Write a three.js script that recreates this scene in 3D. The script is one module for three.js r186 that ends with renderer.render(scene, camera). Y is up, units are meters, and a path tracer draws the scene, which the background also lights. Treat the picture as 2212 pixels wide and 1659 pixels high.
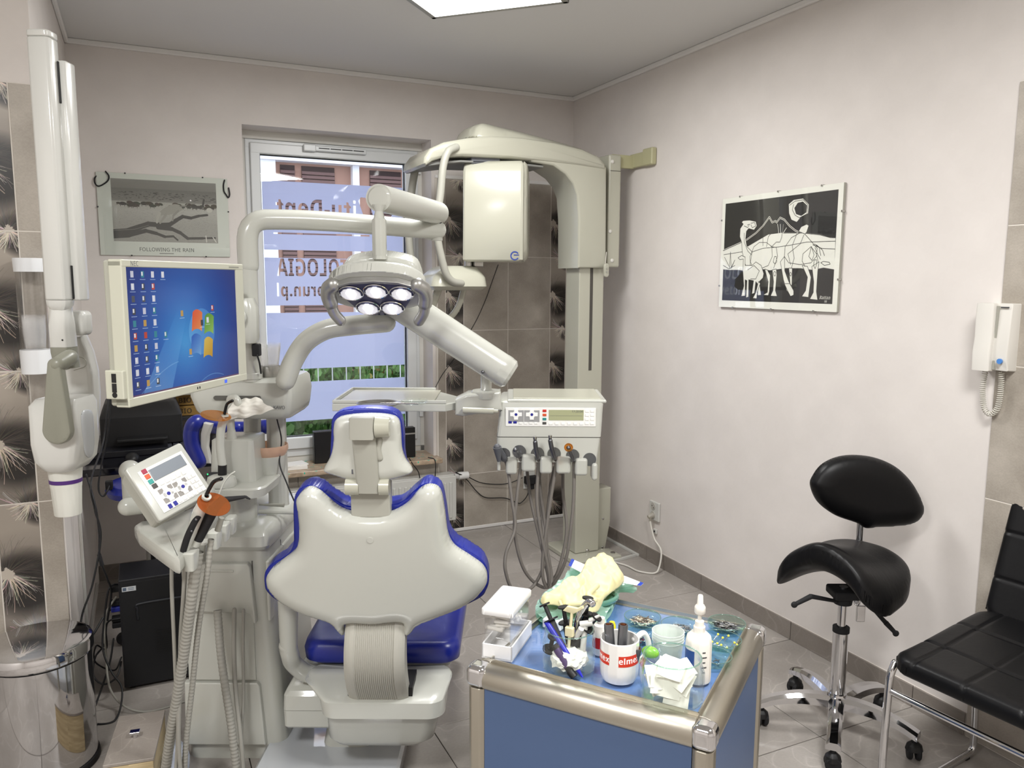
import * as THREE from 'three';
import { RoundedBoxGeometry } from 'three/addons/geometries/RoundedBoxGeometry.js';
import { mergeGeometries, mergeVertices, toCreasedNormals } from 'three/addons/utils/BufferGeometryUtils.js';
import { RectAreaLightUniformsLib } from 'three/addons/lights/RectAreaLightUniformsLib.js';
import { FontLoader } from 'three/addons/loaders/FontLoader.js';

// ---------- camera, sky, lights, exposure ----------
const scene = new THREE.Scene();
const renderer = new THREE.WebGLRenderer({ antialias: true });
renderer.toneMapping = THREE.LinearToneMapping;
renderer.toneMappingExposure = 1.12;
renderer.shadowMap.enabled = true;
const camera = new THREE.PerspectiveCamera(51.9, 2212 / 1659, 0.05, 80);
camera.position.set(-2.5338, 1.5628, 4.5009);
camera.rotation.set(-0.1295, -0.439, 0.0047, 'YXZ');
scene.add(camera);
scene.background = new THREE.Color().setRGB(0.80, 0.86, 1.0);   // even, bright overcast sky
scene.backgroundIntensity = 2.3;
RectAreaLightUniformsLib.init();
// ceiling panels: x, z, turn, power
const PANELS = [[-1.352, 1.6, Math.PI / 4, 30], [-1.25, 4.0, Math.PI / 4, 52], [-3.4, 4.0, Math.PI / 4, 52]];
for (const [x, z, a, power] of PANELS) {
  const l = new THREE.RectAreaLight(new THREE.Color().setRGB(1, 0.995, 0.982), power, 0.55, 0.55);
  l.position.set(x, 2.648, z); l.rotation.set(-Math.PI / 2, 0, a); scene.add(l);
}

// ---------- helpers ----------
const CEIL = 2.71, KYAW = -0.439, KORG = [-1.578, 0, 2.465];
let seed = 7; const rnd = () => { seed = (seed * 1664525 + 1013904223) >>> 0; return seed / 4294967296; };
const rr = (a, b) => a + (b - a) * rnd();
const used = new Map();
function numbered(n) { const c = used.get(n) || 0; used.set(n, c + 1); return c ? n + '_' + String(c).padStart(3, '0') : n; }
const shade = (m) => { m.castShadow = true; m.receiveShadow = true; return m; };
function tag(o, label, category, group) { o.userData.label = label; o.userData.category = category; if (group) o.userData.group = group; return o; }
// a thing: a Group at its base; `off` is the point of the working frame that the base stands for
function thing(name, label, category, pos = [0, 0, 0], rot = 0, group) {
  const o = new THREE.Group(); o.name = numbered(name); o.position.set(...pos);
  if (Array.isArray(rot)) o.rotation.set(rot[0], rot[1], rot[2], 'YXZ'); else o.rotation.y = rot;
  scene.add(o); tag(o, label, category, group); return o;
}
const OFF = new WeakMap();
const v3 = (a) => new THREE.Vector3(...a);
const yv = new THREE.Vector3(0, 1, 0);
const kw = (p) => v3(p).applyAxisAngle(yv, KYAW).add(v3(KORG)).toArray();
// a thing whose parts are given in the dental unit's own axes (k) or in room axes (w)
function kthing(name, label, category, base, group) { const o = thing(name, label, category, kw(base), KYAW, group); OFF.set(o, base); return o; }
function wthing(name, label, category, base, group) { const o = thing(name, label, category, base, 0, group); OFF.set(o, base); return o; }
function part(parent, name, geo, mat, label) {
  const off = OFF.get(parent);
  if (Array.isArray(geo)) geo = merge(geo);
  if (off) geo = geo.clone().translate(-off[0], -off[1], -off[2]);
  const m = shade(new THREE.Mesh(geo, mat)); m.name = name; parent.add(m);
  if (off) OFF.set(m, off);
  if (label) m.userData.label = label;
  return m;
}
function struct(name, geo, mat, kids) {
  const m = shade(new THREE.Mesh(Array.isArray(geo) ? merge(geo) : geo, mat)); m.name = numbered(name); m.userData.kind = 'structure'; scene.add(m); return m;
}
function clean(g) {
  g = g.index ? g.toNonIndexed() : g.clone();
  for (const k of Object.keys(g.attributes)) if (!['position', 'normal', 'uv'].includes(k)) g.deleteAttribute(k);
  if (!g.attributes.normal) g.computeVertexNormals();
  if (!g.attributes.uv) g.setAttribute('uv', new THREE.BufferAttribute(new Float32Array(g.attributes.position.count * 2), 2));
  g.clearGroups?.(); return g;
}
const merge = (list) => list.length === 1 ? list[0] : mergeGeometries(list.map(clean));
// uv in metres from the dominant axis
function uvm(g, s = 1, ou = 0, ov = 0) {
  g = clean(g); const p = g.attributes.position, n = g.attributes.normal, u = g.attributes.uv;
  for (let i = 0; i < p.count; i++) {
    const ax = Math.abs(n.getX(i)), ay = Math.abs(n.getY(i)), az = Math.abs(n.getZ(i));
    const a = ay > ax && ay > az ? [p.getX(i), p.getZ(i)] : ax > az ? [p.getZ(i), p.getY(i)] : [p.getX(i), p.getY(i)];
    u.setXY(i, a[0] * s + ou, a[1] * s + ov);
  }
  return g;
}
const box = (w, h, d, x = 0, y = 0, z = 0) => new THREE.BoxGeometry(w, h, d).translate(x, y, z);
const rbox = (w, h, d, r = 0.005, x = 0, y = 0, z = 0, s = 3) => new RoundedBoxGeometry(w, h, d, s, Math.min(r, w / 2.01, h / 2.01, d / 2.01)).translate(x, y, z);
const bx2 = (x0, x1, y0, y1, z0, z1, r = 0) => r ? rbox(x1 - x0, y1 - y0, z1 - z0, r, (x0 + x1) / 2, (y0 + y1) / 2, (z0 + z1) / 2) : box(x1 - x0, y1 - y0, z1 - z0, (x0 + x1) / 2, (y0 + y1) / 2, (z0 + z1) / 2);
const cyl = (r0, r1, h, x = 0, y = 0, z = 0, n = 32, open = false) => new THREE.CylinderGeometry(r1, r0, h, n, 1, open).translate(x, y + h / 2, z);
const sph = (r, x, y, z, sx = 1, sy = 1, sz = 1, n = 24) => new THREE.SphereGeometry(r, n, Math.ceil(n * .7)).scale(sx, sy, sz).translate(x, y, z);
function rod(a, b, r0, r1 = r0, n = 24) {
  const A = v3(a), B = v3(b), d = B.clone().sub(A), L = d.length();
  return new THREE.CylinderGeometry(r1, r0, L, n).applyQuaternion(new THREE.Quaternion().setFromUnitVectors(yv, d.normalize())).translate((A.x + B.x) / 2, (A.y + B.y) / 2, (A.z + B.z) / 2);
}
// cable or pipe through points; rounded = its ends are capped with hemispheres
function tube(pts, r, seg = 64, n = 12, caps = true, tension = 0.5) {
  const c = new THREE.CatmullRomCurve3(pts.map(v3), false, 'catmullrom', tension), L = [new THREE.TubeGeometry(c, seg, r, n)];
  if (caps) for (const t of [0, 1]) { const p = c.getPoint(t); L.push(new THREE.SphereGeometry(r, n, 8).translate(p.x, p.y, p.z)); }
  return merge(L);
}
// pipe with straight runs and rounded corners
function pipe(pts, r, bend = 0.05, n = 20, caps = true) {
  const P = pts.map(v3), q = [P[0].clone()];
  for (let i = 1; i < P.length - 1; i++) {
    const a = P[i - 1].clone().sub(P[i]), b = P[i + 1].clone().sub(P[i]), k = Math.min(bend, a.length() * .49, b.length() * .49);
    const s = P[i].clone().addScaledVector(a.normalize(), k), e = P[i].clone().addScaledVector(b.normalize(), k);
    for (let j = 0; j <= 8; j++) { const t = j / 8; q.push(s.clone().multiplyScalar((1 - t) * (1 - t)).addScaledVector(P[i], 2 * t * (1 - t)).addScaledVector(e, t * t)); }
  }
  q.push(P[P.length - 1].clone());
  const path = new THREE.CurvePath(); for (let i = 1; i < q.length; i++) if (q[i].distanceTo(q[i - 1]) > 1e-5) path.add(new THREE.LineCurve3(q[i - 1], q[i]));
  const c = new THREE.CatmullRomCurve3(q.filter((p, i) => !i || p.distanceTo(q[i - 1]) > 1e-5), false, 'chordal');
  const L = [new THREE.TubeGeometry(c, q.length * 4, r, n)];
  if (caps) for (const p of [P[0], P[P.length - 1]]) L.push(new THREE.SphereGeometry(r, n, 10).translate(p.x, p.y, p.z));
  return merge(L);
}
const lathe = (pts, n = 48) => new THREE.LatheGeometry(pts.map(([x, y]) => new THREE.Vector2(x, y)), n);
// smooth lathe with hard creases kept
const turn = (pts, n = 48, ang = 0.6) => toCreasedNormals(lathe(pts, n), ang);
function shapeOf(pts, smooth = 0) {
  if (!smooth) return new THREE.Shape(pts.map(([x, y]) => new THREE.Vector2(x, y)));
  const c = new THREE.CatmullRomCurve3(pts.map(([x, y]) => new THREE.Vector3(x, y, 0)), true, 'catmullrom', 0.5);
  return new THREE.Shape(c.getPoints(pts.length * smooth).slice(0, -1).map((p) => new THREE.Vector2(p.x, p.y)));
}
const area = (p) => { let a = 0; for (let i = 0; i < p.length; i++) { const q = p[(i + 1) % p.length]; a += p[i][0] * q[1] - q[0] * p[i][1]; } return a / 2; };
function extr(pts, depth, bevel = 0.003, smooth = 0, seg = 3, holes = []) {
  const s = Array.isArray(pts) ? shapeOf(pts, smooth) : pts;
  for (const h of holes) s.holes.push(new THREE.Path(h.map(([x, y]) => new THREE.Vector2(x, y))));
  const g = new THREE.ExtrudeGeometry(s, { depth: Math.max(1e-5, depth - 2 * bevel), bevelEnabled: bevel > 0, bevelThickness: bevel, bevelSize: bevel, bevelOffset: -bevel, bevelSegments: seg, curveSegments: 16 });
  return toCreasedNormals(g.translate(0, 0, bevel - depth / 2), 0.7);
}
const rrect = (w, h, r, n = 6) => { const o = []; for (const [cx, cy, a] of [[w / 2 - r, h / 2 - r, 0], [-w / 2 + r, h / 2 - r, 1], [-w / 2 + r, -h / 2 + r, 2], [w / 2 - r, -h / 2 + r, 3]]) for (let i = 0; i <= n; i++) { const t = (a + i / n) * Math.PI / 2; o.push([cx + r * Math.cos(t), cy + r * Math.sin(t)]); } return o; };
// inflated outline: a closed cushion or moulded shell; front/back bulge over the edge distance D, t = thickness at the rim
function pillow(outline, { n = 70, front = 0.03, back = 0.01, D = 0.05, t = 0.012, smooth = 8, warp } = {}) {
  const c = new THREE.CatmullRomCurve3(outline.map(([x, y]) => new THREE.Vector3(x, y, 0)), true, 'catmullrom', 0.5);
  const B = smooth ? c.getPoints(outline.length * smooth).slice(0, -1).map((p) => [p.x, p.y]) : outline;
  let x0 = 9, x1 = -9, y0 = 9, y1 = -9; for (const [x, y] of B) { x0 = Math.min(x0, x); x1 = Math.max(x1, x); y0 = Math.min(y0, y); y1 = Math.max(y1, y); }
  const s = Math.max(x1 - x0, y1 - y0) / n, nx = Math.ceil((x1 - x0) / s) + 2, ny = Math.ceil((y1 - y0) / s) + 2;
  const inside = (x, y) => { let w = false; for (let i = 0, j = B.length - 1; i < B.length; j = i++) if ((B[i][1] > y) !== (B[j][1] > y) && x < (B[j][0] - B[i][0]) * (y - B[i][1]) / (B[j][1] - B[i][1]) + B[i][0]) w = !w; return w; };
  const near = (x, y) => { let bd = 9, bp; for (let i = 0, j = B.length - 1; i < B.length; j = i++) { const ax = B[j][0], ay = B[j][1], dx = B[i][0] - ax, dy = B[i][1] - ay; const k = Math.max(0, Math.min(1, ((x - ax) * dx + (y - ay) * dy) / (dx * dx + dy * dy || 1))), px = ax + dx * k, py = ay + dy * k, d = Math.hypot(x - px, y - py); if (d < bd) { bd = d; bp = [px, py]; } } return [bd, bp]; };
  const V = [], id = (i, j) => j * (nx + 1) + i;
  for (let j = 0; j <= ny; j++) for (let i = 0; i <= nx; i++) { let x = x0 - s + i * s * (x1 - x0 + 2 * s) / (nx * s), y = y0 - s + j * s * (y1 - y0 + 2 * s) / (ny * s); const ins = inside(x, y); let [d, q] = near(x, y); let on = false; if (!ins || d < s * 0.45) { if (d < s * 1.45) { [x, y] = q; on = true; } d = 0; } V.push({ x, y, d, ins, on }); }
  const pos = [], idx = [], fi = {}, bi = {};
  const prof = (d) => { const k = 1 - Math.min(d / D, 1); return Math.sqrt(Math.max(0, 1 - k * k)); };
  const put = (v, z) => { const p = [v.x, v.y, z]; if (warp) warp(p, v.d); pos.push(...p); return pos.length / 3 - 1; };
  const F = (k) => fi[k] ??= put(V[k], t / 2 + front * prof(V[k].d)), K = (k) => bi[k] ??= put(V[k], -t / 2 - back * prof(V[k].d));
  const edge = new Map();
  const tri = (a, b, c2) => { const A = V[a], Bv = V[b], Cv = V[c2]; const ar = (Bv.x - A.x) * (Cv.y - A.y) - (Cv.x - A.x) * (Bv.y - A.y); if (ar < 1e-10) return; const mx = (A.x + Bv.x + Cv.x) / 3, my = (A.y + Bv.y + Cv.y) / 3; if (A.on && Bv.on && Cv.on && !inside(mx, my)) return; idx.push(F(a), F(b), F(c2), K(a), K(c2), K(b)); for (const [p, q] of [[a, b], [b, c2], [c2, a]]) { const r = q + '_' + p; if (edge.has(r)) edge.delete(r); else edge.set(p + '_' + q, [p, q]); } };
  for (let j = 0; j < ny; j++) for (let i = 0; i < nx; i++) { const q = [id(i, j), id(i + 1, j), id(i + 1, j + 1), id(i, j + 1)]; if (!q.some((k) => V[k].ins && !V[k].on)) { if (q.every((k) => V[k].on)) { } else continue; } if (q.some((k) => !V[k].ins && !V[k].on)) { const g = q.filter((k) => V[k].ins || V[k].on); if (g.length === 3) tri(...g); continue; } tri(q[0], q[1], q[2]); tri(q[0], q[2], q[3]); }
  for (const [p, q] of edge.values()) idx.push(F(q), F(p), K(p), F(q), K(p), K(q));
  const g = new THREE.BufferGeometry(); g.setAttribute('position', new THREE.Float32BufferAttribute(pos, 3)); g.setIndex(idx);
  const m = mergeVertices(g, 1e-5); m.computeVertexNormals();
  const uv = new Float32Array(m.attributes.position.count * 2); for (let i = 0; i < uv.length / 2; i++) { uv[2 * i] = m.attributes.position.getX(i); uv[2 * i + 1] = m.attributes.position.getY(i); } m.setAttribute('uv', new THREE.BufferAttribute(uv, 2));
  return m;
}
// rings of equal size joined into a skin; caps close the ends
function skin(rings, { close = true, caps = true, crease = 0.6 } = {}) {
  const n = rings[0].length, pos = [], idx = [];
  for (const r of rings) for (const p of r) pos.push(...p);
  for (let i = 0; i < rings.length - 1; i++) for (let j = 0; j < (close ? n : n - 1); j++) { const a = i * n + j, b = i * n + (j + 1) % n, c = a + n, d = b + n; idx.push(a, b, d, a, d, c); }
  if (caps) for (const [k, f] of [[0, 1], [rings.length - 1, 0]]) { const r = rings[k], m = [0, 1, 2].map((q) => r.reduce((s, p) => s + p[q], 0) / n), c = pos.length / 3; pos.push(...m); for (let j = 0; j < n; j++) { const a = k * n + j, b = k * n + (j + 1) % n; f ? idx.push(c, b, a) : idx.push(c, a, b); } }
  const g = new THREE.BufferGeometry(); g.setAttribute('position', new THREE.Float32BufferAttribute(pos, 3)); g.setIndex(idx);
  // outward check
  let vol = 0; for (let i = 0; i < idx.length; i += 3) { const [a, b, c] = [idx[i], idx[i + 1], idx[i + 2]].map((k) => new THREE.Vector3(pos[3 * k], pos[3 * k + 1], pos[3 * k + 2])); vol += a.dot(b.cross(c)); }
  if (caps && vol < 0) { for (let i = 0; i < idx.length; i += 3) [idx[i + 1], idx[i + 2]] = [idx[i + 2], idx[i + 1]]; g.setIndex(idx); }
  g.setAttribute('uv', new THREE.Float32BufferAttribute(new Float32Array(pos.length / 3 * 2), 2));
  return toCreasedNormals(g, crease);
}
// stack of rounded rectangles [y, x0, x1, z0, z1, r]
function loftY(secs, crease = 0.6, n = 6) {
  return skin(secs.map(([y, x0, x1, z0, z1, r]) => rrect(x1 - x0, z1 - z0, Math.min(r, (x1 - x0) / 2.01, (z1 - z0) / 2.01), n).map(([x, z]) => [x + (x0 + x1) / 2, y, -z + (z0 + z1) / 2])), { crease });
}
const tri = (...L) => L;
const onK = (g) => clean(g).applyMatrix4(new THREE.Matrix4().makeRotationY(KYAW).setPosition(...KORG));
const rotAbout = (g, axis, a, c) => g.translate(-c[0], -c[1], -c[2]).applyMatrix4(new THREE.Matrix4().makeRotationAxis(v3(axis), a)).translate(...c);

// ---------- textures and materials ----------
const P2 = new Uint8Array(512); { const q = [...Array(256).keys()]; let s = 99; for (let i = 255; i > 0; i--) { s = (s * 1103515245 + 12345) & 0x7fffffff; const j = s % (i + 1);[q[i], q[j]] = [q[j], q[i]]; } for (let i = 0; i < 512; i++) P2[i] = q[i & 255]; }
function vn(x, y, per) { // tileable value noise
  const xi = Math.floor(x), yi = Math.floor(y), xf = x - xi, yf = y - yi, u = xf * xf * (3 - 2 * xf), w = yf * yf * (3 - 2 * yf);
  const h = (a, b) => P2[P2[((a % per) + per) % per] + ((b % per) + per) % per] / 255;
  const a = h(xi, yi), b = h(xi + 1, yi), c = h(xi, yi + 1), d = h(xi + 1, yi + 1); return a + (b - a) * u + (c - a) * w + (a - b - c + d) * u * w;
}
function fbm(x, y, per, oct = 4) { let s = 0, k = .5; for (let o = 0; o < oct; o++) { s += k * vn(x, y, per); x *= 2; y *= 2; per *= 2; k *= .5; } return s; }
function tex(n, f, srgb = true) {
  const d = new Uint8Array(n * n * 4);
  for (let y = 0; y < n; y++) for (let x = 0; x < n; x++) { const c = f(x / n, y / n), o = (y * n + x) * 4; if (typeof c === 'number') d[o] = d[o + 1] = d[o + 2] = c; else { d[o] = c[0]; d[o + 1] = c[1]; d[o + 2] = c[2]; } d[o + 3] = 255; }
  const t = new THREE.DataTexture(d, n, n); t.wrapS = t.wrapT = THREE.RepeatWrapping; t.magFilter = THREE.LinearFilter; t.minFilter = THREE.LinearMipmapLinearFilter; if (srgb) t.colorSpace = THREE.SRGBColorSpace; t.needsUpdate = true; return t;
}
function canvasTex(w, h, draw) {
  const c = document.createElement('canvas'); c.width = w; c.height = h; draw(c.getContext('2d'), w, h);
  const t = new THREE.CanvasTexture(c); t.colorSpace = THREE.SRGBColorSpace; t.magFilter = THREE.LinearFilter; return t;
}
const std = (c, rough = 0.5, o = {}) => new THREE.MeshStandardMaterial({ color: c, roughness: rough, ...o });
const phy = (c, rough = 0.5, o = {}) => new THREE.MeshPhysicalMaterial({ color: c, roughness: rough, ...o });
const grain = tex(256, (u, v) => 128 + (fbm(u * 64, v * 64, 64, 3) - .45) * 150, false);
const fine = tex(256, (u, v) => 128 + (fbm(u * 128, v * 128, 128, 2) - .4) * 160, false);
const plasterTex = tex(512, (u, v) => { const k = (fbm(u * 8, v * 8, 8, 5) - .48) * 10; return [220 + k, 214 + k, 209 + k]; });
const tileTex = tex(512, (u, v) => { const k = (fbm(u * 5 + 3, v * 5, 5, 5) - .48) * 46 + (vn(u * 160, v * 160, 160) - .5) * 9; return [166 + k, 158 + k, 147 + k]; });
const floorTex = tex(1024, (u, v) => {
  const w = fbm(u * 4, v * 4, 4, 4), a = Math.abs(Math.sin((u * 3 + v * 5 + w * 2.6) * Math.PI)), b = Math.abs(Math.sin((u * 5 - v * 2 + w * 3.4 + .3) * Math.PI));
  const vein = Math.pow(1 - a, 14) * 30 * vn(u * 6, v * 6, 6) + Math.pow(1 - b, 20) * 24 * vn(u * 5 + 2, v * 5, 5), k = (w - .48) * 40 + vein + (vn(u * 200, v * 200, 200) - .5) * 6;
  return [160 + k, 154 + k, 148 + k];
});
const M = {
  wall: std(0xffffff, 0.9, { map: plasterTex, bumpMap: grain, bumpScale: 0.0006 }),
  ceil: std(0xd9d8d6, 0.95, { bumpMap: grain, bumpScale: 0.0005 }),
  crown: std(0xe4e2df, 0.8),
  tile: std(0xffffff, 0.42, { map: tileTex }), grout: std(0xd9d3ca, 0.9), groutFloor: std(0x544e49, 0.9),
  floor: std(0xffffff, 0.3, { map: floorTex }), base: std(0xd4d0cc, 0.35, { map: floorTex }),
  pvc: std(0xd9dcdc, 0.28), gasket: std(0x1c1d20, 0.6), white: phy(0xcdcdc8, 0.22, { clearcoat: 0.4, clearcoatRoughness: 0.1 }),
  whiteK: phy(0xbfc0b8, 0.24, { clearcoat: 0.5, clearcoatRoughness: 0.12 }), greyK: std(0xa3a298, 0.45), seam: std(0x5c5b56, 0.8),
  cream: phy(0xb3b2a3, 0.25, { clearcoat: 0.4, clearcoatRoughness: 0.15 }), greyDark: std(0x5b5d62, 0.45), matt: std(0xd8d6cf, 0.6),
  blue: phy(0x14248c, 0.33, { clearcoat: 0.25, clearcoatRoughness: 0.25, bumpMap: fine, bumpScale: 0.0004 }),
  black: std(0x0d0d0f, 0.5), blackGloss: std(0x0a0a0c, 0.18), rubber: std(0x17171a, 0.75), darkGrey: std(0x2b2c30, 0.5),
  leather: phy(0x0a0a0c, 0.42, { specularIntensity: 0.55, bumpMap: fine, bumpScale: 0.0006 }), chrome: std(0xd8d8da, 0.06, { metalness: 1 }), steel: std(0xb9b8b4, 0.22, { metalness: 1 }),
  brushed: std(0xb9b4a8, 0.38, { metalness: 1, bumpMap: fine, bumpScale: 0.0002 }), silver: std(0xa9a8a4, 0.35, { metalness: 0.75 }), gun: std(0x77787c, 0.3, { metalness: 0.9 }),
  hose: std(0x77726c, 0.55), hoseLight: std(0x9c9a92, 0.6), cable: std(0x101114, 0.5), cableWhite: std(0xd8d5cc, 0.5),
  glass: phy(0xfcfefd, 0.02, { transmission: 1, thickness: 0, ior: 1.5 }), pane: phy(0xffffff, 0.0, { transmission: 1, thickness: 0, ior: 1.45 }),
  greenGlass: phy(0xecf7f3, 0.04, { transmission: 1, thickness: 0, ior: 1.5 }), acrylic: phy(0xfafafa, 0.03, { transmission: 1, thickness: 0, ior: 1.48 }),
  cloudy: phy(0xf8fbf8, 0.6, { transmission: 0.7, thickness: 0, ior: 1.45 }), orange: phy(0xe4ac58, 0.1, { transmission: 0.8, thickness: 0, ior: 1.45 }), redOrange: phy(0xdc9050, 0.1, { transmission: 0.8, thickness: 0, ior: 1.45 }),
  cup: phy(0xffffff, 0.22, { transmission: 0.92, thickness: 0, ior: 1.45 }), rimGlass: phy(0xcfe4dd, 0.05, { transmission: 0.9, thickness: 0, ior: 1.5 }),
  paper: std(0xeceae4, 0.9), lampGlow: std(0xffffff, 0.6, { emissive: 0xfffdf8, emissiveIntensity: 3.2 }), ledGlow: std(0xffffff, 0.3, { emissive: 0xfafaff, emissiveIntensity: 2.6 }),
};
const fontB = await new FontLoader().loadAsync('fonts/droid/droid_sans_bold.typeface.json');
const fontR = await new FontLoader().loadAsync('fonts/droid/droid_sans_regular.typeface.json');
// raised lettering, about 0.4 mm thick, left-aligned on the xy plane
function letters(font, text, size, depth = 0.0006) {
  const L = font.generateShapes(text, size).map((s) => new THREE.ExtrudeGeometry(s, { depth, bevelEnabled: false, curveSegments: 4 }));
  return merge(L);
}

// ---------- the room ----------
const X0 = -2.8, XL = -4.6, ZP = 1.55, ZR = 6.2, TW = 0.12;
{ // floor: slab with every tile a piece of its own
  const f = struct('floor', box(5.2, 0.1, 7.4, -2.2, -0.056, 2.85), M.groutFloor);
  const px = 0.604, pz = 0.613, g = 0.003, geos = [];
  for (let k = 0; k < 6; k++) { const b = uvm(rbox(px - g, 0.006, pz - g, 0.0015, 0, -0.003, 0, 1), 1 / 1.2, rr(0, 1), rr(0, 1)); geos.push(b); }
  for (let i = -8; i < 2; i++) for (let j = -1; j < 11; j++) {
    let x0 = -0.472 + i * px, x1 = x0 + px, z0 = -0.425 + j * pz + 0.0, z1 = z0 + pz; z0 += 0.0; z1 += 0.0;
    const cx0 = Math.max(x0, XL), cx1 = Math.min(x1, 0), cz0 = Math.max(z0, 0), cz1 = Math.min(z1, ZR);
    if (cx1 - cx0 < 0.02 || cz1 - cz0 < 0.02) continue;
    if (cx1 < X0 + 0.02 && cz1 < ZP) continue;
    const full = cx1 - cx0 > px - 0.001 && cz1 - cz0 > pz - 0.001;
    const geo = full ? geos[Math.floor(rnd() * 6)] : uvm(rbox(cx1 - cx0 - g, 0.006, cz1 - cz0 - g, 0.0015, 0, -0.003, 0, 1), 1 / 1.2, rr(0, 1), rr(0, 1));
    const m = part(f, 'floor_tile', geo, M.floor); m.position.set((cx0 + cx1) / 2, 0, (cz0 + cz1) / 2);
  }
}
struct('ceiling', box(5.2, 0.12, 7.4, -2.2, CEIL + 0.06, 2.85), M.ceil);
const WX0 = -2.002, WX1 = -0.95, WY0 = 0.5, WY1 = 2.378, RD = 0.17;
const wallBack = struct('wall_back', [bx2(-3.0, WX0, 0, CEIL, -0.36, 0), bx2(WX1, 0.2, 0, CEIL, -0.36, 0), bx2(WX0, WX1, WY1, CEIL, -0.36, 0), bx2(WX0, WX1, 0, WY0 - 0.03, -0.36, 0)].map((g) => uvm(g, 1)), M.wall);
const wallRight = struct('wall_right', uvm(bx2(0, 0.2, 0, CEIL, -0.36, ZR + .2), 1), M.wall);
const wallLeft = struct('wall_left', uvm(bx2(X0 - 0.2, X0, 0, CEIL, -0.36, ZP), 1), M.wall);
const wallPart = struct('wall_partition', uvm(bx2(XL, X0 - 0.2, 0, CEIL, ZP - 0.2, ZP), 1), M.wall);
struct('wall_side', uvm(bx2(XL - 0.2, XL, 0, CEIL, ZP - 0.2, ZR + .2), 1), M.wall);
struct('wall_rear', uvm(bx2(XL, 0, 0, CEIL, ZR, ZR + 0.2), 1), M.wall);
// the strip of cornice under the ceiling
struct('trim_1', bx2(X0, 0, CEIL - 0.026, CEIL, 0, 0.018, 0.006), M.crown);
struct('trim_2', bx2(-0.018, 0, CEIL - 0.026, CEIL, 0, ZR, 0.006), M.crown);
struct('trim_3', bx2(X0, X0 + 0.018, CEIL - 0.026, CEIL, 0, ZP, 0.006), M.crown);
// patterned wall tile: white spider-chrysanthemum petals printed on a dark ground
function petals(c, w, h, cx, cy, R, s) {
  let q = s; const r = () => { q = (q * 1664525 + 1013904223) >>> 0; return q / 4294967296; };
  for (const [ox, oy, k] of [[.42, .28, .95], [.15, .1, .6]]) { const gx = cx + ox * R, gy = cy + oy * R, g = c.createRadialGradient(gx, gy, 0, gx, gy, R * k); g.addColorStop(0, 'rgba(26,23,22,.97)'); g.addColorStop(.6, 'rgba(30,27,25,.9)'); g.addColorStop(1, 'rgba(60,54,50,0)'); c.fillStyle = g; c.beginPath(); c.arc(gx, gy, R * k, 0, 7); c.fill(); }
  for (let i = 0; i < 300; i++) {
    const a = r() * Math.PI * 2, L = R * (.35 + .65 * r()), bend = (r() - .3) * .8; const up = Math.sin(a - .35) < -.1; c.strokeStyle = up ? `rgba(${70 + r() * 30},${64 + r() * 28},${58 + r() * 26},${.25 + .4 * r()})` : `rgba(${196 + r() * 40},${188 + r() * 35},${178 + r() * 30},${.35 + .6 * r()})`; c.lineWidth = w * (up ? .004 + .006 * r() : .004 + .02 * r() * r()); c.lineCap = 'round';
    c.beginPath(); c.moveTo(cx + Math.cos(a) * R * .1, cy + Math.sin(a) * R * .1); c.quadraticCurveTo(cx + Math.cos(a + bend * .3) * L * .6, cy + Math.sin(a + bend * .3) * L * .6, cx + Math.cos(a + bend) * L, cy + Math.sin(a + bend) * L); c.stroke();
  }
  c.fillStyle = 'rgb(186,177,165)'; c.beginPath(); for (let i = 0; i < 40; i++) { const a = i / 40 * Math.PI * 2, L = R * (.10 + .09 * r()); c.lineTo(cx + Math.cos(a) * L, cy + Math.sin(a) * L); } c.fill();
}
const flowerTex = canvasTex(256, 960, (c, w, h) => {
  c.fillStyle = 'rgb(162,153,142)'; c.fillRect(0, 0, w, h);
  const g = c.createLinearGradient(0, 0, w * .5, h); g.addColorStop(.2, 'rgba(90,83,77,.0)'); g.addColorStop(.42, 'rgba(90,83,77,.4)'); g.addColorStop(.55, 'rgba(60,54,50,.6)'); g.addColorStop(.85, 'rgba(80,73,68,.4)'); g.addColorStop(1, 'rgba(60,54,50,.3)'); c.fillStyle = g; c.fillRect(0, 0, w, h);
  petals(c, w, h, w * .14, h * .52, w * 1.15, 11); petals(c, w, h, w * .80, h * 1.0, w * .85, 23); petals(c, w, h, w * .80, h * .0, w * .6, 37);
});
M.flower = std(0xffffff, 0.35, { map: flowerTex });
// tiles on a wall: place(u, v, du, dv) gives position; each tile is a piece
function wallTiles(parent, cols, rows, toWall, t = 0.008) {
  for (const [u0, u1, deco] of cols) for (const [v0, v1] of rows) {
    const w = u1 - u0 - 0.004, h = v1 - v0 - 0.004; let g = rbox(w, h, t, 0.0012, 0, 0, 0, 1);
    if (deco) { g = clean(g); const p = g.attributes.position, uv = g.attributes.uv; for (let i = 0; i < p.count; i++) uv.setXY(i, p.getX(i) / w + .5, (p.getY(i) + h / 2) / 0.45 + (v1 - v0 < .44 && deco === 2 ? 0 : (0.45 - (v1 - v0)) / 0.45)); }
    else g = uvm(g, 1.6, rr(0, 1), rr(0, 1));
    const m = part(parent, deco ? 'patterned_tile' : 'wall_tile', g, deco ? M.flower : M.tile); toWall(m, (u0 + u1) / 2, (v0 + v1) / 2, t / 2);
  }
}
const ROWS = [[0.02, 0.362], [0.362, 0.812], [0.812, 1.262], [1.262, 1.712], [1.712, 2.162]];
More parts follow.
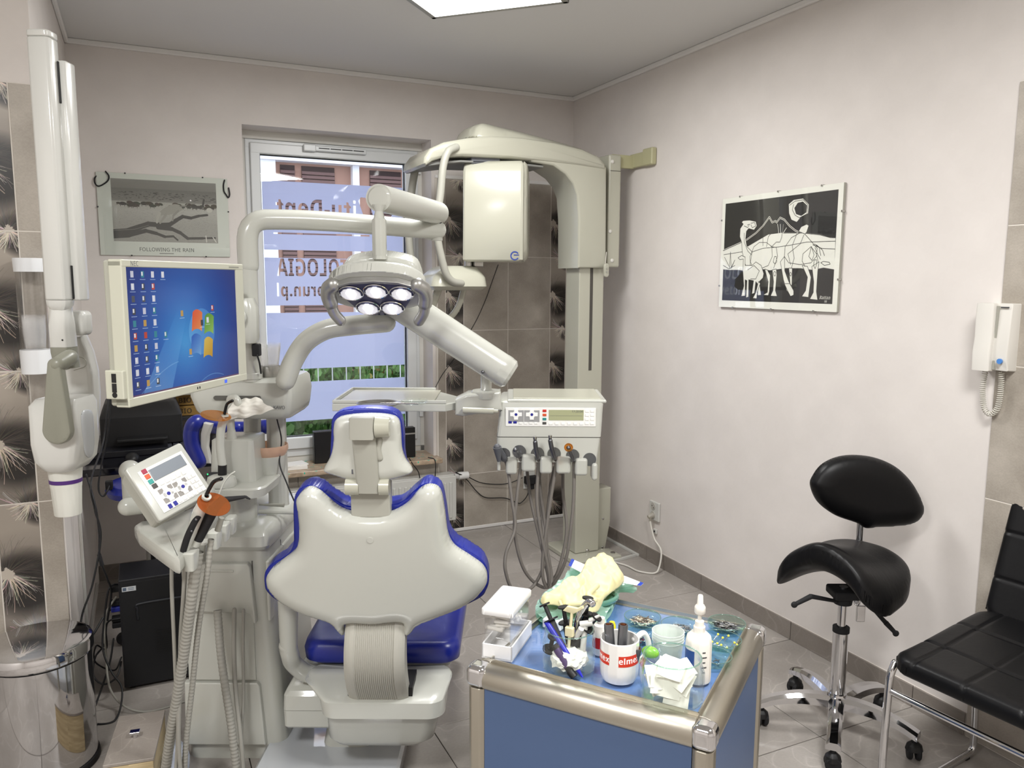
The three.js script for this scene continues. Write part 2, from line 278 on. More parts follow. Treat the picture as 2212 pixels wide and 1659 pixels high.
{ // back wall: tiled strip right of the window and below the sill
  const grout = part(wallBack, 'grout', bx2(-0.93, -0.001, 0.02, 2.162, 0, 0.0078), M.grout);
  wallTiles(wallBack, [[-0.92, -0.869], [-0.869, -0.752, 1], [-0.752, -0.454], [-0.454, -0.157], [-0.157, -0.044, 1], [-0.044, -0.003]], ROWS, (m, u, v, d) => m.position.set(u, v, d + 0.001));
  wallTiles(wallBack, [[-2.0, -1.77], [-1.77, -1.47], [-1.47, -1.17], [-1.17, -0.92]], [[0.02, 0.362], [0.362, 0.47]], (m, u, v, d) => m.position.set(u, v, d + 0.001));
  part(wallBack, 'edge_strip', bx2(-2.0, 0, 0.002, 0.02, 0, 0.014, 0.002), M.crown);
  part(wallBack, 'edge_strip', bx2(-0.93, 0, 2.162, 2.182, 0, 0.014, 0.003), M.crown);
}
{ // partition facing the camera, left edge of the picture
  part(wallPart, 'grout', bx2(XL, X0 - 0.005, 0.0, 2.162, ZP, ZP + 0.0078), M.grout);
  const R2 = [[0, 0.387], [0.387, 0.837], [0.837, 1.27], [1.27, 1.712], [1.712, 2.162]];
  wallTiles(wallPart, [[-2.87, -2.803], [-2.99, -2.87, 1], [-3.29, -2.99], [-3.59, -3.29], [-3.89, -3.59], [-4.19, -3.89], [-4.49, -4.19]], R2, (m, u, v, d) => m.position.set(u, v, ZP + d + 0.001));
}
{ // right wall: tiled field behind the visitor chair
  part(wallRight, 'grout', bx2(-0.0078, 0, 0.0, 2.19, 2.85, 4.6), M.grout);
  wallTiles(wallRight, [[2.847, 3.147], [3.147, 3.447], [3.447, 3.747], [3.747, 4.047], [4.047, 4.347]], [[0.0, 0.405], [0.405, 0.852], [0.852, 1.3], [1.3, 1.747], [1.747, 2.19]], (m, u, v, d) => { m.rotation.y = -Math.PI / 2; m.position.set(-d - 0.001, v, u); });
}
{ // skirting of floor tile, piece by piece
  const b = struct('baseboard_right', bx2(-0.006, 0, 0, 0.08, 0, 2.846), M.grout);
  const cuts = [0.02, 0.62, 0.93, 1.413, 2.03, 2.64, 2.846];
  for (let i = 0; i < cuts.length - 1; i++) { const L = cuts[i + 1] - cuts[i] - 0.003; const m = part(b, 'skirting_tile', uvm(rbox(0.009, 0.081, L, 0.0015, 0, 0, 0, 1), 1.0, rr(0, 1), rr(0, 1)), M.base); m.position.set(-0.0085, 0.0405, (cuts[i] + cuts[i + 1]) / 2); }
  const c = struct('baseboard_back', bx2(X0, -2.0, 0, 0.08, 0, 0.006), M.grout);
  for (let i = 0; i < 2; i++) { const m = part(c, 'skirting_tile', uvm(rbox(0.395, 0.081, 0.009, 0.0015, 0, 0, 0, 1), 1.0, rr(0, 1), rr(0, 1)), M.base); m.position.set(X0 + 0.2 + 0.4 * i, 0.0405, 0.0085); }
}
{ // window
  const ZF = -RD, w = new THREE.Group(); w.name = 'window_1'; w.userData.kind = 'structure'; scene.add(w);
  const fx0 = WX0 + 0.03, fx1 = WX1 - 0.024, fy0 = 0.53, fy1 = 2.336, gx0 = -1.893, gx1 = -1.057, gy0 = 0.648, gy1 = 2.256, d = 0.07;
  const bar = (x0, x1, y0, y1, z0, z1) => bx2(x0, x1, y0, y1, z0, z1, 0.006);
  const frame = part(w, 'frame', [bar(fx0, fx0 + .05, fy0, fy1, ZF - d, ZF), bar(fx1 - .05, fx1, fy0, fy1, ZF - d, ZF), bar(fx0 + .001, fx1 - .001, fy1 - .05, fy1 - .001, ZF - d + .001, ZF + .0008), bar(fx0 + .001, fx1 - .001, fy0 + .001, fy0 + .06, ZF - d + .001, ZF + .0008)], M.pvc);
  part(w, 'sash', [bar(fx0 + .026, gx0, gy0 - .07, gy1 + .06, ZF - d + .01, ZF + .018), bar(gx1, fx1 - .026, gy0 - .07, gy1 + .06, ZF - d + .01, ZF + .018), bar(fx0 + .027, fx1 - .027, gy1, gy1 + .059, ZF - d + .011, ZF + .0188), bar(fx0 + .027, fx1 - .027, gy0 - .069, gy0, ZF - d + .011, ZF + .0188)], M.pvc);
  part(w, 'gasket', [bx2(gx0 - .004, gx0 + .004, gy0, gy1, ZF - .03, ZF - .01), bx2(gx1 - .004, gx1 + .004, gy0, gy1, ZF - .03, ZF - .01), bx2(gx0, gx1, gy1 - .004, gy1 + .004, ZF - .03, ZF - .01), bx2(gx0, gx1, gy0 - .004, gy0 + .004, ZF - .03, ZF - .01)], M.gasket);
  part(w, 'pane', bx2(gx0, gx1, gy0, gy1, ZF - .036, ZF - .032), M.pane);
  part(w, 'fascia', bx2(WX0, WX1, fy1, WY1, ZF - .06, ZF + .004), M.matt);
  part(w, 'packing', [bx2(WX0, fx0, WY0, WY1, ZF - .1, ZF - .006), bx2(fx1, WX1, WY0, WY1, ZF - .1, ZF - .006), bx2(WX0, WX1, WY0 - .03, fy0 + .002, ZF - .1, ZF - .006)], M.matt);
  const vent = part(w, 'trickle_vent', [bx2(-1.655, -1.30, 2.287, 2.318, ZF + .018, ZF + .045, .006), bx2(-1.66, -1.59, 2.283, 2.322, ZF + .018, ZF + .048, .006)], M.pvc);
  part(vent, 'slot', [0, 1, 2, 3].map((i) => bx2(-1.575 + i * .066, -1.514 + i * .066, 2.301, 2.306, ZF + .043, ZF + .0465)), M.gasket);
  part(w, 'hinge_cap', bx2(fx1 - .012, fx1 + .012, 2.20, 2.29, ZF, ZF + .02, .004), M.pvc); part(w, 'hinge_cap', bx2(fx1 - .012, fx1 + .012, 0.72, 0.81, ZF, ZF + .02, .004), M.pvc);
  const hd = part(w, 'handle', [bx2(-1.955, -1.925, 1.30, 1.37, ZF + .018, ZF + .03, .006), bx2(-1.951, -1.929, 1.21, 1.35, ZF + .045, ZF + .06, .007), rod([-1.94, 1.335, ZF + .02], [-1.94, 1.335, ZF + .05], .009)], M.white);
  // frosted film on the outer face: bands with the lettering left clear, seen from the back
  M.film = phy(0xdfe2f2, 0.93, { transmission: 1, thickness: 0, ior: 1.3 });
  M.film.specularIntensity = 0.3;
  const zf = ZF - .039, fx = [gx0 + .012, gx1 - .006];
  const clear = (font, text, size, xr, y, sx = 1) => { // mirrored: text starts at xr and runs to the left
    const hs = [], isl = [];
    for (const s of font.generateShapes(text, size)) { const cv = (q) => q.getPoints(6).map((p) => new THREE.Vector2(xr - p.x * sx, y + p.y)); hs.push(new THREE.Path(cv(s))); for (const h of s.holes) isl.push(new THREE.Shape(cv(h))); }
    return [hs, isl];
  };
  const band = (y0, y1, texts) => {
    const s = new THREE.Shape([[fx[0], y0], [fx[1], y0], [fx[1], y1], [fx[0], y1]].map(([x, y]) => new THREE.Vector2(x, y))), isl = [];
    for (const [h, i] of texts) { s.holes.push(...h); isl.push(...i); }
    part(w, 'frosted_film', new THREE.ExtrudeGeometry([s, ...isl], { depth: 0.0004, bevelEnabled: false }).translate(0, 0, zf), M.film);
  };
  const V = (...p) => [[new THREE.Path(p.map(([x, y]) => new THREE.Vector2(x, y)))], []];
  const fit = (font, text, size, xr, xl, y) => { let m = 0; for (const q of font.generateShapes(text, size)) for (const p of q.getPoints(3)) m = Math.max(m, p.x); return clear(font, text, size, xr, y, (xr - xl) / m); };
  band(1.735, 2.12, [V([-1.333, 2.03], [-1.318, 2.052], [-1.29, 2.05], [-1.268, 2.02], [-1.205, 1.905], [-1.222, 1.872], [-1.262, 1.865], [-1.29, 1.905]), V([-1.212, 1.925], [-1.17, 2.0], [-1.135, 2.03], [-1.112, 2.02], [-1.113, 1.98], [-1.175, 1.885], [-1.2, 1.885]), fit(fontB, 'itu-Dent', 0.105, -1.34, -1.81, 1.922), V([-1.827, 1.824], [-1.27, 1.824], [-1.27, 1.833], [-1.827, 1.833])]);
  band(1.418, 1.69, [fit(fontB, 'STOMATOLOGIA', 0.1, -1.075, -1.815, 1.587), fit(fontB, 'www.vetorun.pl', 0.074, -1.2, -1.818, 1.47)]);
  band(1.045, 1.375, []);
  band(0.735, 0.967, []);
  const sill = part(w, 'sill', [uvm(bx2(WX0 + .0, WX1, WY0 - .03, WY0, ZF + .002, 0.0), 3), uvm(rbox(1.10, .03, .1, .006, -1.475, WY0 - .015, .05), 3)], std(0xc7b9a8, 0.35, { map: tex(256, (u, v) => { const k = (fbm(u * 12, v * 12, 12, 4) - .45) * 120; return [225 + k, 215 + k, 203 + k]; }) }));
}
{ // outside: pavement, hedge and fence by the window, building with roller shutters across the road
  const g = struct('ground', box(40, .1, 30, -1, -.35, -15.6), std(0x8c8a86, 0.9));
  const b = wthing('apartment_building', 'salmon rendered building with brown roller shutters, seen through window', 'building', [0, -.3, -9]);
  part(b, 'wall', bx2(-4.6, 7, -.3, 7, -9.4, -9), std(0xa88474, 0.9));
  part(b, 'pilaster', bx2(.785, .895, -.3, 7, -9.05, -8.85), std(0xe6e8ec, 0.8)); part(b, 'pilaster', bx2(-9, -.47, -.3, 7, -9.3, -8.8), std(0xeceef0, 0.8));
  part(b, 'balcony_slab', bx2(-9, 7, 3.46, 4.4, -9.05, -8.75), std(0xe6e8f0, 0.8));
  const sl = rbox(1, .052, .022, .006, 0, 0, 0, 1);
  for (const [x0, x1] of [[-.37, -.14], [-.03, .51], [1.11, 1.66], [1.95, 2.6]]) {
    const s = part(b, 'roller_shutter', bx2(x0, x1, .4, 3.42, -9.01, -8.985), std(0x3a2a28, 0.8));
    const m = std(0x6f5450, 0.6); for (let i = 0; i < 45; i++) part(s, 'slat', sl.clone().scale(x1 - x0, 1, 1).translate((x0 + x1) / 2, .43 + i * .0655, -8.975), m);
  }
  const leafG = new THREE.CircleGeometry(.028, 6).scale(.75, 1.15, 1).translate(0, .03, 0);
  const leafy = (name, label, cx, cy, cz, sx, sy, sz, n, mats) => {
    const im = new THREE.InstancedMesh(leafG, mats, n), m = new THREE.Matrix4(), q = new THREE.Quaternion(), e = new THREE.Euler(), c = new THREE.Color();
    for (let i = 0; i < n; i++) { e.set(rr(-1.2, .8), rr(-3, 3), rr(-1, 1)); m.compose(new THREE.Vector3(cx + rr(-sx, sx), cy + rr(-1, 1) * sy, cz + rr(-sz, sz)), q.setFromEuler(e), new THREE.Vector3().setScalar(rr(.6, 1.5))); im.setMatrixAt(i, m); const k = rr(.5, 1.3); c.setRGB(.2 * k + (rnd() < .04 ? .3 : 0), .40 * k, .11 * k); im.setColorAt(i, c); }
    im.name = name; im.castShadow = im.receiveShadow = true; scene.add(im); tag(im, label, 'hedge'); im.userData.kind = 'stuff';
  };
  const lm = phy(0xffffff, .6, { side: THREE.DoubleSide, transmission: .3, thickness: 0 });
  leafy('hedge', 'green leafy hedge behind the wire fence outside the window', -.6, .38, -2.9, 2.6, .55, .3, 24000, lm);
  leafy('ivy', 'low ivy leaves directly outside the bottom of the window', -1.5, .42, -.95, .9, .3, .18, 4500, lm);
  const f = wthing('wire_fence', 'pale wire mesh fence in front of the hedge outside', 'fence', [-.6, -.3, -2.2]);
  const fm = std(0xd9dce0, .5); for (let i = 0; i < 34; i++) part(f, 'wire', bx2(-2.4 + i * .12 - .004, -2.4 + i * .12 + .004, -.3, 1.06, -2.204, -2.196), fm);
  for (const y of [.1, .55, 1.0]) part(f, 'rail', bx2(-2.5, 1.7, y - .006, y + .006, -2.21, -2.19), fm);
}
{ // ceiling panels
  PANELS.forEach(([x, z, a], i) => {
    const t = thing('ceiling_light', ['square white ceiling panel light at top edge of view', 'square ceiling panel light behind the camera over the rear wall', 'square ceiling panel light over the area left of the camera'][i], 'ceiling light', [x, CEIL, z], a);
    const s = .6, w = .025; part(t, 'frame', [bx2(-s / 2, s / 2, -.05, 0, -s / 2, -s / 2 + w, .004), bx2(-s / 2, s / 2, -.05, 0, s / 2 - w, s / 2, .004), bx2(-s / 2, -s / 2 + w, -.05, 0, -s / 2, s / 2, .004), bx2(s / 2 - w, s / 2, -.05, 0, -s / 2, s / 2, .004)], M.silver);
    part(t, 'diffuser', box(s - 2 * w, .006, s - 2 * w, 0, -.047, 0), M.lampGlow);
  });
}

// ---------- dental chair ----------
const tiltG = (g, o, deg) => g.rotateX(deg * Math.PI / 180).translate(...o);
const onB = (g) => tiltG(g, [-.36, .85, .13], 10), onH = (g) => tiltG(g, [-.394, 1.12, .16], 4), onL = (g) => tiltG(g, [-.402, 1.516, -.13], 55);
{
  const c = kthing('dental_chair', 'white dental treatment chair with royal blue upholstery, seen from behind', 'dental chair', [-.38, 0, -.1]);
  const bk = part(c, 'backrest_shell', onB(pillow([[-0.224,0.126],[-0.195,0.155],[-0.166,0.147],[-0.119,0.101],[-0.082,0.083],[-0.028,0.075],[0.027,0.082],[0.074,0.109],[0.113,0.154],[0.143,0.165],[0.167,0.148],[0.177,0.089],[0.184,0.022],[0.201,-0.019],[0.245,-0.053],[0.282,-0.085],[0.293,-0.123],[0.271,-0.165],[0.223,-0.206],[0.148,-0.242],[0.094,-0.268],[0.069,-0.298],[0.053,-0.295],[0.046,-0.257],[-0.031,-0.263],[-0.111,-0.263],[-0.121,-0.302],[-0.137,-0.289],[-0.162,-0.259],[-0.228,-0.233],[-0.291,-0.195],[-0.324,-0.152],[-0.328,-0.119],[-0.31,-0.091],[-0.26,-0.051],[-0.235,-0.022],[-0.225,0.023],[-0.224,0.087]], { n: 110, front: .03, back: .004, D: .05, t: .022, smooth: 6 })), M.whiteK);
  part(bk, 'button', onB(turn([[0, 0], [.0095, 0], [.0095, .002], [.008, .003], [0, .003]], 24).rotateX(Math.PI / 2).translate(...[-0.024,0.019,0.04])), M.whiteK);
  part(c, 'backrest_cushion', onB(pillow([[-0.345,-0.154],[-0.34,-0.117],[-0.317,-0.089],[-0.272,-0.06],[-0.253,-0.028],[-0.248,0.019],[-0.242,0.1],[-0.228,0.137],[-0.198,0.154],[-0.166,0.145],[-0.134,0.117],[-0.093,0.093],[-0.035,0.089],[0.021,0.095],[0.059,0.107],[0.091,0.138],[0.121,0.161],[0.147,0.157],[0.167,0.137],[0.177,0.081],[0.185,0.017],[0.206,-0.022],[0.245,-0.049],[0.283,-0.081],[0.297,-0.129],[0.29,-0.169],[0.261,-0.204],[0.138,-0.262],[0.015,-0.275],[-0.107,-0.276],[-0.215,-0.258],[-0.306,-0.215],[-0.34,-0.181]], { n: 80, front: .004, back: .05, D: .06, t: .05, smooth: 6 }).translate(0, 0, -.045)), M.blue);
  // headrest
  const hs = part(c, 'headrest_shell', onH(pillow([[-0.083,0.049],[-0.074,0.076],[-0.04,0.087],[0.019,0.091],[0.069,0.087],[0.091,0.074],[0.096,0.042],[0.098,-0.004],[0.106,-0.034],[0.123,-0.06],[0.122,-0.073],[0.093,-0.084],[0.06,-0.092],[0.01,-0.095],[-0.05,-0.091],[-0.08,-0.082],[-0.11,-0.071],[-0.111,-0.058],[-0.092,-0.022],[-0.084,0.017]], { n: 70, front: .022, back: .004, D: .035, t: .016, smooth: 6 })), M.whiteK);
  part(c, 'headrest_cushion', onH(pillow([[-0.095,0.034],[-0.091,0.07],[-0.071,0.091],[-0.025,0.1],[0.039,0.1],[0.075,0.093],[0.095,0.071],[0.1,0.027],[0.1,-0.018],[0.104,-0.051],[0.107,-0.071],[0.055,-0.091],[-0.047,-0.092],[-0.103,-0.069],[-0.1,-0.026]], { n: 60, front: .004, back: .045, D: .05, t: .036, smooth: 6 }).translate(0, 0, -.035)), M.blue);
  const tl = [-0.425,1.207,0.2], br = [-0.322,1.152,0.2], al = [-0.423,1.149,0.19], ar = [-0.357,0.997,0.19], hl = [-0.447,1.033,0.175], hr = [-0.33,0.988,0.175], pl = [-0.438,0.987,0.165], pr = [-0.331,0.92,0.16];
  part(c, 'headrest_block', [extr([[.026, -.022], [.026, .012], [.018, .024], [.002, .028], [-.03, .028], [-.03, -.03], [.012, -.03]], (br[0] - tl[0]) * .62, .004).rotateY(-Math.PI / 2).scale(1, 1, 1).rotateY(Math.PI).translate(tl[0] + (br[0] - tl[0]) * .31, (tl[1] + br[1]) / 2, .195)], M.greyK);
  part(c, 'headrest_lock', rod([tl[0] + (br[0] - tl[0]) * .635, (tl[1] + br[1]) / 2, .197], [br[0], (tl[1] + br[1]) / 2, .197], .029, .026), M.cream);
  const arm = part(c, 'headrest_arm', loftY([[al[1] + .01, al[0] - .001, al[0] + .064, .165, .205, .006], [(al[1] + ar[1]) / 2, al[0] + .004, ar[0] + .001, .158, .196, .006], [ar[1] - .002, al[0] + .008, ar[0] + .001, .145, .186, .006]]), M.greyK);
  part(arm, 'arm_edge', box(.004, .11, .012, al[0] - .003, al[1] - .045, .18), M.greyDark);
  part(c, 'release_lever', [tube([[br[0] - .028, al[1] - .005, .185], [br[0] - .034, al[1] - .03, .185], [br[0] - .03, al[1] - .055, .183]], .011), ], M.greyK);
  for (const [a, b] of [[hl[0], al[0] + .012], [ar[0], hr[0]]]) part(c, 'hinge', rod([a, (hl[1] + hr[1]) / 2, .168], [b, (hl[1] + hr[1]) / 2, .168], .0235), M.cream);
  part(c, 'neck_plate', [bx2(pl[0], pr[0], pr[1], pl[1] + .03, .115, .158, .004), ], M.greyK);
  // bellows between backrest and drive
  const b0 = [-0.474,0.599,0.095], b1 = [-0.302,0.599,0.095], b2 = [-0.483,0.33,0.03], b3 = [-0.305,0.337,0.03];
  const rings = []; const NS = 26, NX = 92;
  for (let i = 0; i <= NS; i++) {
    const t = i / NS, y = b0[1] + .01 + (b2[1] - .02 - b0[1] - .01) * t, z = .09 + .045 * Math.sin(Math.PI * Math.min(1, t * 1.05)) - .055 * t * t, x0 = b0[0] + (b2[0] - b0[0]) * t, x1 = b1[0] + (b3[0] - b1[0]) * t, r = [];
    for (let j = 0; j <= NX; j++) { const u = j / NX, rib = u > .17 && u < .82 ? (j % 3 === 0 ? -.0022 : 0) : .0015; r.push([x0 + (x1 - x0) * u, y, z + rib - .012 * Math.pow(Math.abs(2 * u - 1), 6)]); }
    for (const [u, dz] of [[1, -.06], [.5, -.07], [0, -.06]]) r.push([x0 + (x1 - x0) * u, y, z + dz]);
    rings.push(r);
  }
  part(c, 'bellows', skin(rings, { crease: .5 }), std(0xb4b2a8, .45));
  // drive housing
  const q = (x, y, z) => [x, y, z], h0 = [-0.635,0.346,-0.12], h1 = [-0.187,0.358,-0.12], f0 = [-0.565,0.308,0.06], f1 = [-0.202,0.31,0.06], g0 = [-0.572,0.181,0.02], g1 = [-0.22,0.198,0.02];
  const yt = h0[1], yl = [-0.389,0.265,0.05][1], ys = [-0.387,0.321,0.055][1], yb = [-0.396,0.149,0.02][1];
  part(c, 'drive_cover', loftY([[yl, f0[0] + .012, f1[0] - .012, -.13, .04, .05], [yl + .007, f0[0] - .004, f1[0] + .004, -.135, .055, .05], [ys, f0[0] - .012, f1[0] + .006, -.138, .055, .05], [(yt + ys) / 2 + .01, h0[0] + .0, h1[0] + .004, -.14, .0, .06], [yt - .006, h0[0] + .0, h1[0] - .0, -.14, -.05, .04], [yt, h0[0] + .008, h1[0] - .008, -.135, -.065, .03]], .9), M.whiteK);
  part(c, 'drive_base', loftY([[yb, f0[0] + .045, g1[0] - .08, -.2, -.02, .05], [yb + .008, f0[0] + .02, g1[0] - .04, -.2, .005, .05], [yb + .03, f0[0] + .008, g1[0] - .014, -.2, .02, .045], [yl + .003, f0[0] + .006, g1[0] + .008, -.2, .036, .045]], .9), M.whiteK);
  part(c, 'drive_slot', bx2(b2[0] - .003, b3[0] + .012, b2[1] - .004, b3[1] + .022, -.08, .031), M.black);
  part(c, 'lift_column', loftY([[.03, -.62, -.46, -.45, -.15, .04], [.3, -.56, -.34, -.4, -.12, .04]]), M.whiteK);
  // seat, leg section, armrest, step box, foot plate
  const s0 = [-0.664,0.369,-0.12], s1 = [-0.163,0.379,-0.12];
  const sy = [-0.416,0.347,-0.12][1] - .405;
  part(c, 'seat_cushion', loftY([[.405, s0[0] + .02, s1[0] - .015, -.68, -.14, .05], [.42, s0[0] + .003, s1[0] - .002, -.7, -.122, .05], [.455, s0[0], s1[0], -.7, -.118, .05], [.476, s0[0] + .006, s1[0] - .006, -.695, -.126, .05], [.484, s0[0] + .02, s1[0] - .02, -.68, -.142, .05], [.474, s0[0] + .06, s1[0] - .06, -.64, -.2, .06], [.468, s0[0] + .12, s1[0] - .12, -.58, -.28, .06]], 1.2, 8).translate(0, sy, 0), M.blue);
  part(c, 'leg_cushion', loftY([[-.035, -.55, -.22, -.16, .16, .08], [-.02, -.57, -.20, -.18, .18, .09], [.02, -.57, -.20, -.18, .18, .09], [.035, -.54, -.23, -.16, .16, .08]], 1.2, 8).rotateX(-1.1).translate(0, .2, -.76), M.blue);
  part(c, 'seat_frame', bx2(s0[0] + .03, s1[0] - .03, .36 + sy, .41 + sy, -.66, -.2, .02), M.whiteK);
  const a0 = [-0.668,0.586,-0.06], a1 = [-0.685,0.433,-0.08], a2 = [-0.68,0.371,-0.1], a3 = [-0.635,0.312,-0.12];
  part(c, 'armrest', [rod([a0[0] - .004, a0[1] + .1, -.03], [a1[0], a1[1], -.06], .033, .026), tube([[a1[0] - .002, a1[1] + .012, -.06], [a1[0], a1[1] - .02, -.07], [a2[0] - .002, a2[1] - .005, -.1], [a3[0] - .01, a3[1] + .005, -.13], [a3[0] + .08, a3[1] - .01, -.14]], .028, 40, 20)], M.whiteK);
  part(c, 'armrest_pad', tube([[a0[0] - .004, a0[1] + .1, -.03], [a0[0] - .004, a0[1] + .13, -.09], [a0[0] - .004, a0[1] + .13, -.36]], .03), M.blue);
  const k0 = [-0.719,0.294,-0.1], k1 = [-0.605,0.149,-0.1];
  part(c, 'step_box', [loftY([[k1[1], k0[0] + .004, k1[0] + .05, -.3, -.102, .01], [k1[1] + .008, k0[0], k1[0] + .05, -.31, -.095, .012], [k1[1] + .062, k0[0] - .001, k1[0] + .05, -.31, -.093, .012]]), loftY([[k1[1] + .0635, k0[0] - .001, k1[0] + .05, -.31, -.093, .012], [k0[1] - .035, k0[0], k1[0] + .05, -.31, -.095, .014], [k0[1] - .022, k0[0] + .006, k1[0] + .05, -.31, -.105, .014], [k0[1] + .012, k0[0] + .03, k1[0] + .05, -.31, -.21, .014]])], M.whiteK);
  part(c, 'foot_plate', loftY([[.002, -.80, -.347, -.55, .7, .05], [.045, -.80, -.347, -.55, .7, .05], [.055, -.79, -.357, -.54, .69, .045]]), phy(0xb9bcc0, .05, { clearcoat: 1, clearcoatRoughness: .02 }));
}

// ---------- dental unit: cabinet, turret, spittoon, head, mast ----------
{
  const u = kthing('dental_unit', 'white dental unit cabinet with spittoon and lamp mast, left of the chair', 'dental unit', [-.9, 0, -.35]);
  const L = -1.045, R = -.775, ZB = -.62, ZFr = -.15, W = M.whiteK;
  part(u, 'cabinet', loftY([[.0, L - .02, R + .04, ZB, ZFr - .02, .04], [.3, L - .012, R + .02, ZB, ZFr - .015, .04], [.7, L, R, ZB, ZFr - .012, .035], [.722, L + .004, R - .003, ZB, ZFr - .014, .03]]), W);
  part(u, 'worktop', loftY([[.716, L + .03, R + .002, ZB, ZFr - .006, .03], [.728, L + .028, R + .006, ZB, ZFr + .002, .03], [.758, L + .03, R, ZB, ZFr - .006, .03], [.77, L + .04, R - .012, ZB, ZFr - .03, .03], [.776, L + .06, R - .03, ZB, ZFr - .06, .03]], .8), W);
  const d0 = [-1.04,0.675,-0.15], d1 = [-0.824,0.514,-0.15], e0 = [-1.052,0.274,-0.145], e1 = [-0.81,-0.085,-0.145];
  const dr = part(u, 'upper_door', extr([[d0[0], d0[1]], [d1[0] - .008, d0[1]], [d1[0], d0[1] - .01], [d1[0] + .012, d1[1] - .02], [d1[0] + .012, d1[1] - .036], [d1[0] + .004, d1[1] - .034], [d1[0] - .006, d1[1] - .004], [d1[0] - .02, d1[1]], [d0[0], d1[1] + .004]], .03, .004).translate(0, 0, ZFr - .005), W);
  part(dr, 'grip', rod([d0[0] + .05, d0[1] - .022, ZFr + .009], [d1[0] - .05, d0[1] - .022, ZFr + .009], .004), W);
  part(u, 'lower_door', extr([[e0[0], e0[1]], [e1[0] - .008, e0[1]], [e1[0], e0[1] - .012], [e1[0] + .012, .06], [e0[0] - .006, .06]], .03, .005).translate(0, 0, ZFr - .012), W);
  part(u, 'recess', bx2(d0[0], d1[0], e0[1] + .006, d1[1] - .004, ZFr - .02, ZFr - .0085), M.whiteK);
  part(u, 'seam', [bx2(d1[0] + .0005, d1[0] + .0035, d1[1] - .02, d0[1] + .004, ZFr - .02, ZFr - .0098), bx2(R - .012, R + .0015, .6, .7, ZFr - .16, ZFr - .157)], M.seam);
  const sd = part(u, 'side_door', [rbox(.012, .2, .16, .006, R + .002, .58, ZFr - .085), rbox(.012, .2, .2, .006, R + .002, .58, ZFr - .27)], W);
  // turret
  const t0 = [-0.902,0.734,-0.24], cx = [-0.921,0.79,-0.3][0];
  part(u, 'turret', [turn([[0, .77], [.069, .77], [.069, .82], [.0685, .822], [.0685, .826], [.069, .828], [.068, .872], [0, .872]], 48).translate(cx, 0, -.31)], W);
  part(u, 'platform', loftY([[.868, cx - .1, cx + .1, -.42, -.2, .05], [.873, cx - .105, cx + .125, -.43, -.19, .05], [.9, cx - .105, cx + .13, -.43, -.19, .05], [.905, cx - .1, cx + .125, -.425, -.195, .05]]), W);
  const w0 = [-0.988,1.046,-0.27], w1 = [-0.844,0.906,-0.27];
  part(u, 'spittoon_block', [loftY([[.9, w0[0] - .004, w1[0] + .002, -.42, -.275, .02], [.97, w0[0], w1[0], -.42, -.275, .02], [w0[1] - .004, w0[0] + .006, w1[0] - .002, -.42, -.277, .014], [w0[1], w0[0] + .012, w1[0] - .008, -.415, -.285, .01]])], W);
  const tp = [-0.921,1.184,-0.29];
  part(u, 'water_spout', [pipe([[tp[0], w0[1] - .01, -.3], [tp[0], tp[1] - .002, -.3], [tp[0] + .024, tp[1] - .003, -.292], [tp[0] + .03, tp[1] - .02, -.29]], .0125, .022), turn([[0, 0], [.017, 0], [.015, .015], [.013, .03], [0, .03]]).translate(tp[0], w0[1] - .002, -.3)], W);
  const bw = [-0.839,0.936,-0.42];
  part(u, 'spittoon_bowl', turn([[0, -.05], [.034, -.048], [.05, -.036], [.056, -.01], [.059, .03], [.055, .031], [.05, .0], [.03, -.024], [0, -.03]], 48).translate(bw[0], bw[1], bw[2]), W);
  part(u, 'splash_rim', turn([[.05, .02], [.06, .034], [.067, .05], [.066, .066], [.0645, .066], [.065, .05], [.058, .035], [.048, .021]], 48).translate(bw[0], bw[1], bw[2]), phy(0xf6d8c0, .3, { transmission: .55, thickness: 0 }));
  const co = [-0.827,0.783,-0.45], ct = [-0.821,1.093,-0.45];
  part(u, 'rear_column', [turn([[0, 0], [.036, 0], [.036, .01], [.035, .02], [.033, ct[1] - co[1] + .03], [0, ct[1] - co[1] + .03]]).translate(co[0], co[1] - .02, -.48), rod([-0.937,0.974,-0.55], [-0.933,1.092,-0.55], .03)], M.whiteK);
  // head with tissue slot
  const p0 = [-1.066,1.241,-0.32], p1 = [-0.729,1.108,-0.32], xm = (p0[0] + p1[0]) / 2, hw = (p1[0] - p0[0]) / 2, yb = [-0.926,1.103,-0.32][1], yt = [-0.92,1.238,-0.32][1];
  const hd = part(u, 'unit_head', loftY([[yb, xm - hw + .045, xm + hw - .018, -.6, -.345, .04], [yb + .01, xm - hw + .03, xm + hw - .01, -.61, -.333, .025], [yb + .03, xm - hw + .016, xm + hw - .004, -.61, -.324, .025], [(yb + yt) / 2 + .01, xm - hw, xm + hw, -.62, -.32, .025], [yt - .012, xm - hw, xm + hw - .006, -.62, -.33, .025], [yt - .002, xm - hw + .008, xm + hw - .012, -.615, -.35, .035], [yt, xm - hw + .02, xm + hw - .025, -.6, -.365, .03]], .8), W);
  const sl = [-0.903,1.175,-0.316];
  part(hd, 'tissue_slot', extr(rrect(.155, .014, .0068), .012, .001).translate(sl[0], sl[1] + .003, -.32), M.seam);
  const lg = letters(fontR, 'KAVO', .0115); part(hd, 'maker_mark', lg.translate([-0.787,1.138,-0.318][0], [-0.787,1.141,-0.318][1], -.3195), M.greyDark);
  // mast with monitor joint
  const m0 = [-0.866,1.245,-0.33], m1 = [-0.859,1.688,-0.33];
  part(u, 'mast', [rod([m0[0], yt - .01, -.36], [m0[0], m1[1], -.36], .0305), turn([[.031, 0], [.034, .002], [.034, .02], [.031, .022]]).translate(m0[0], yt - .002, -.36)], W);
  const mk = [-0.863,1.435,-0.33];
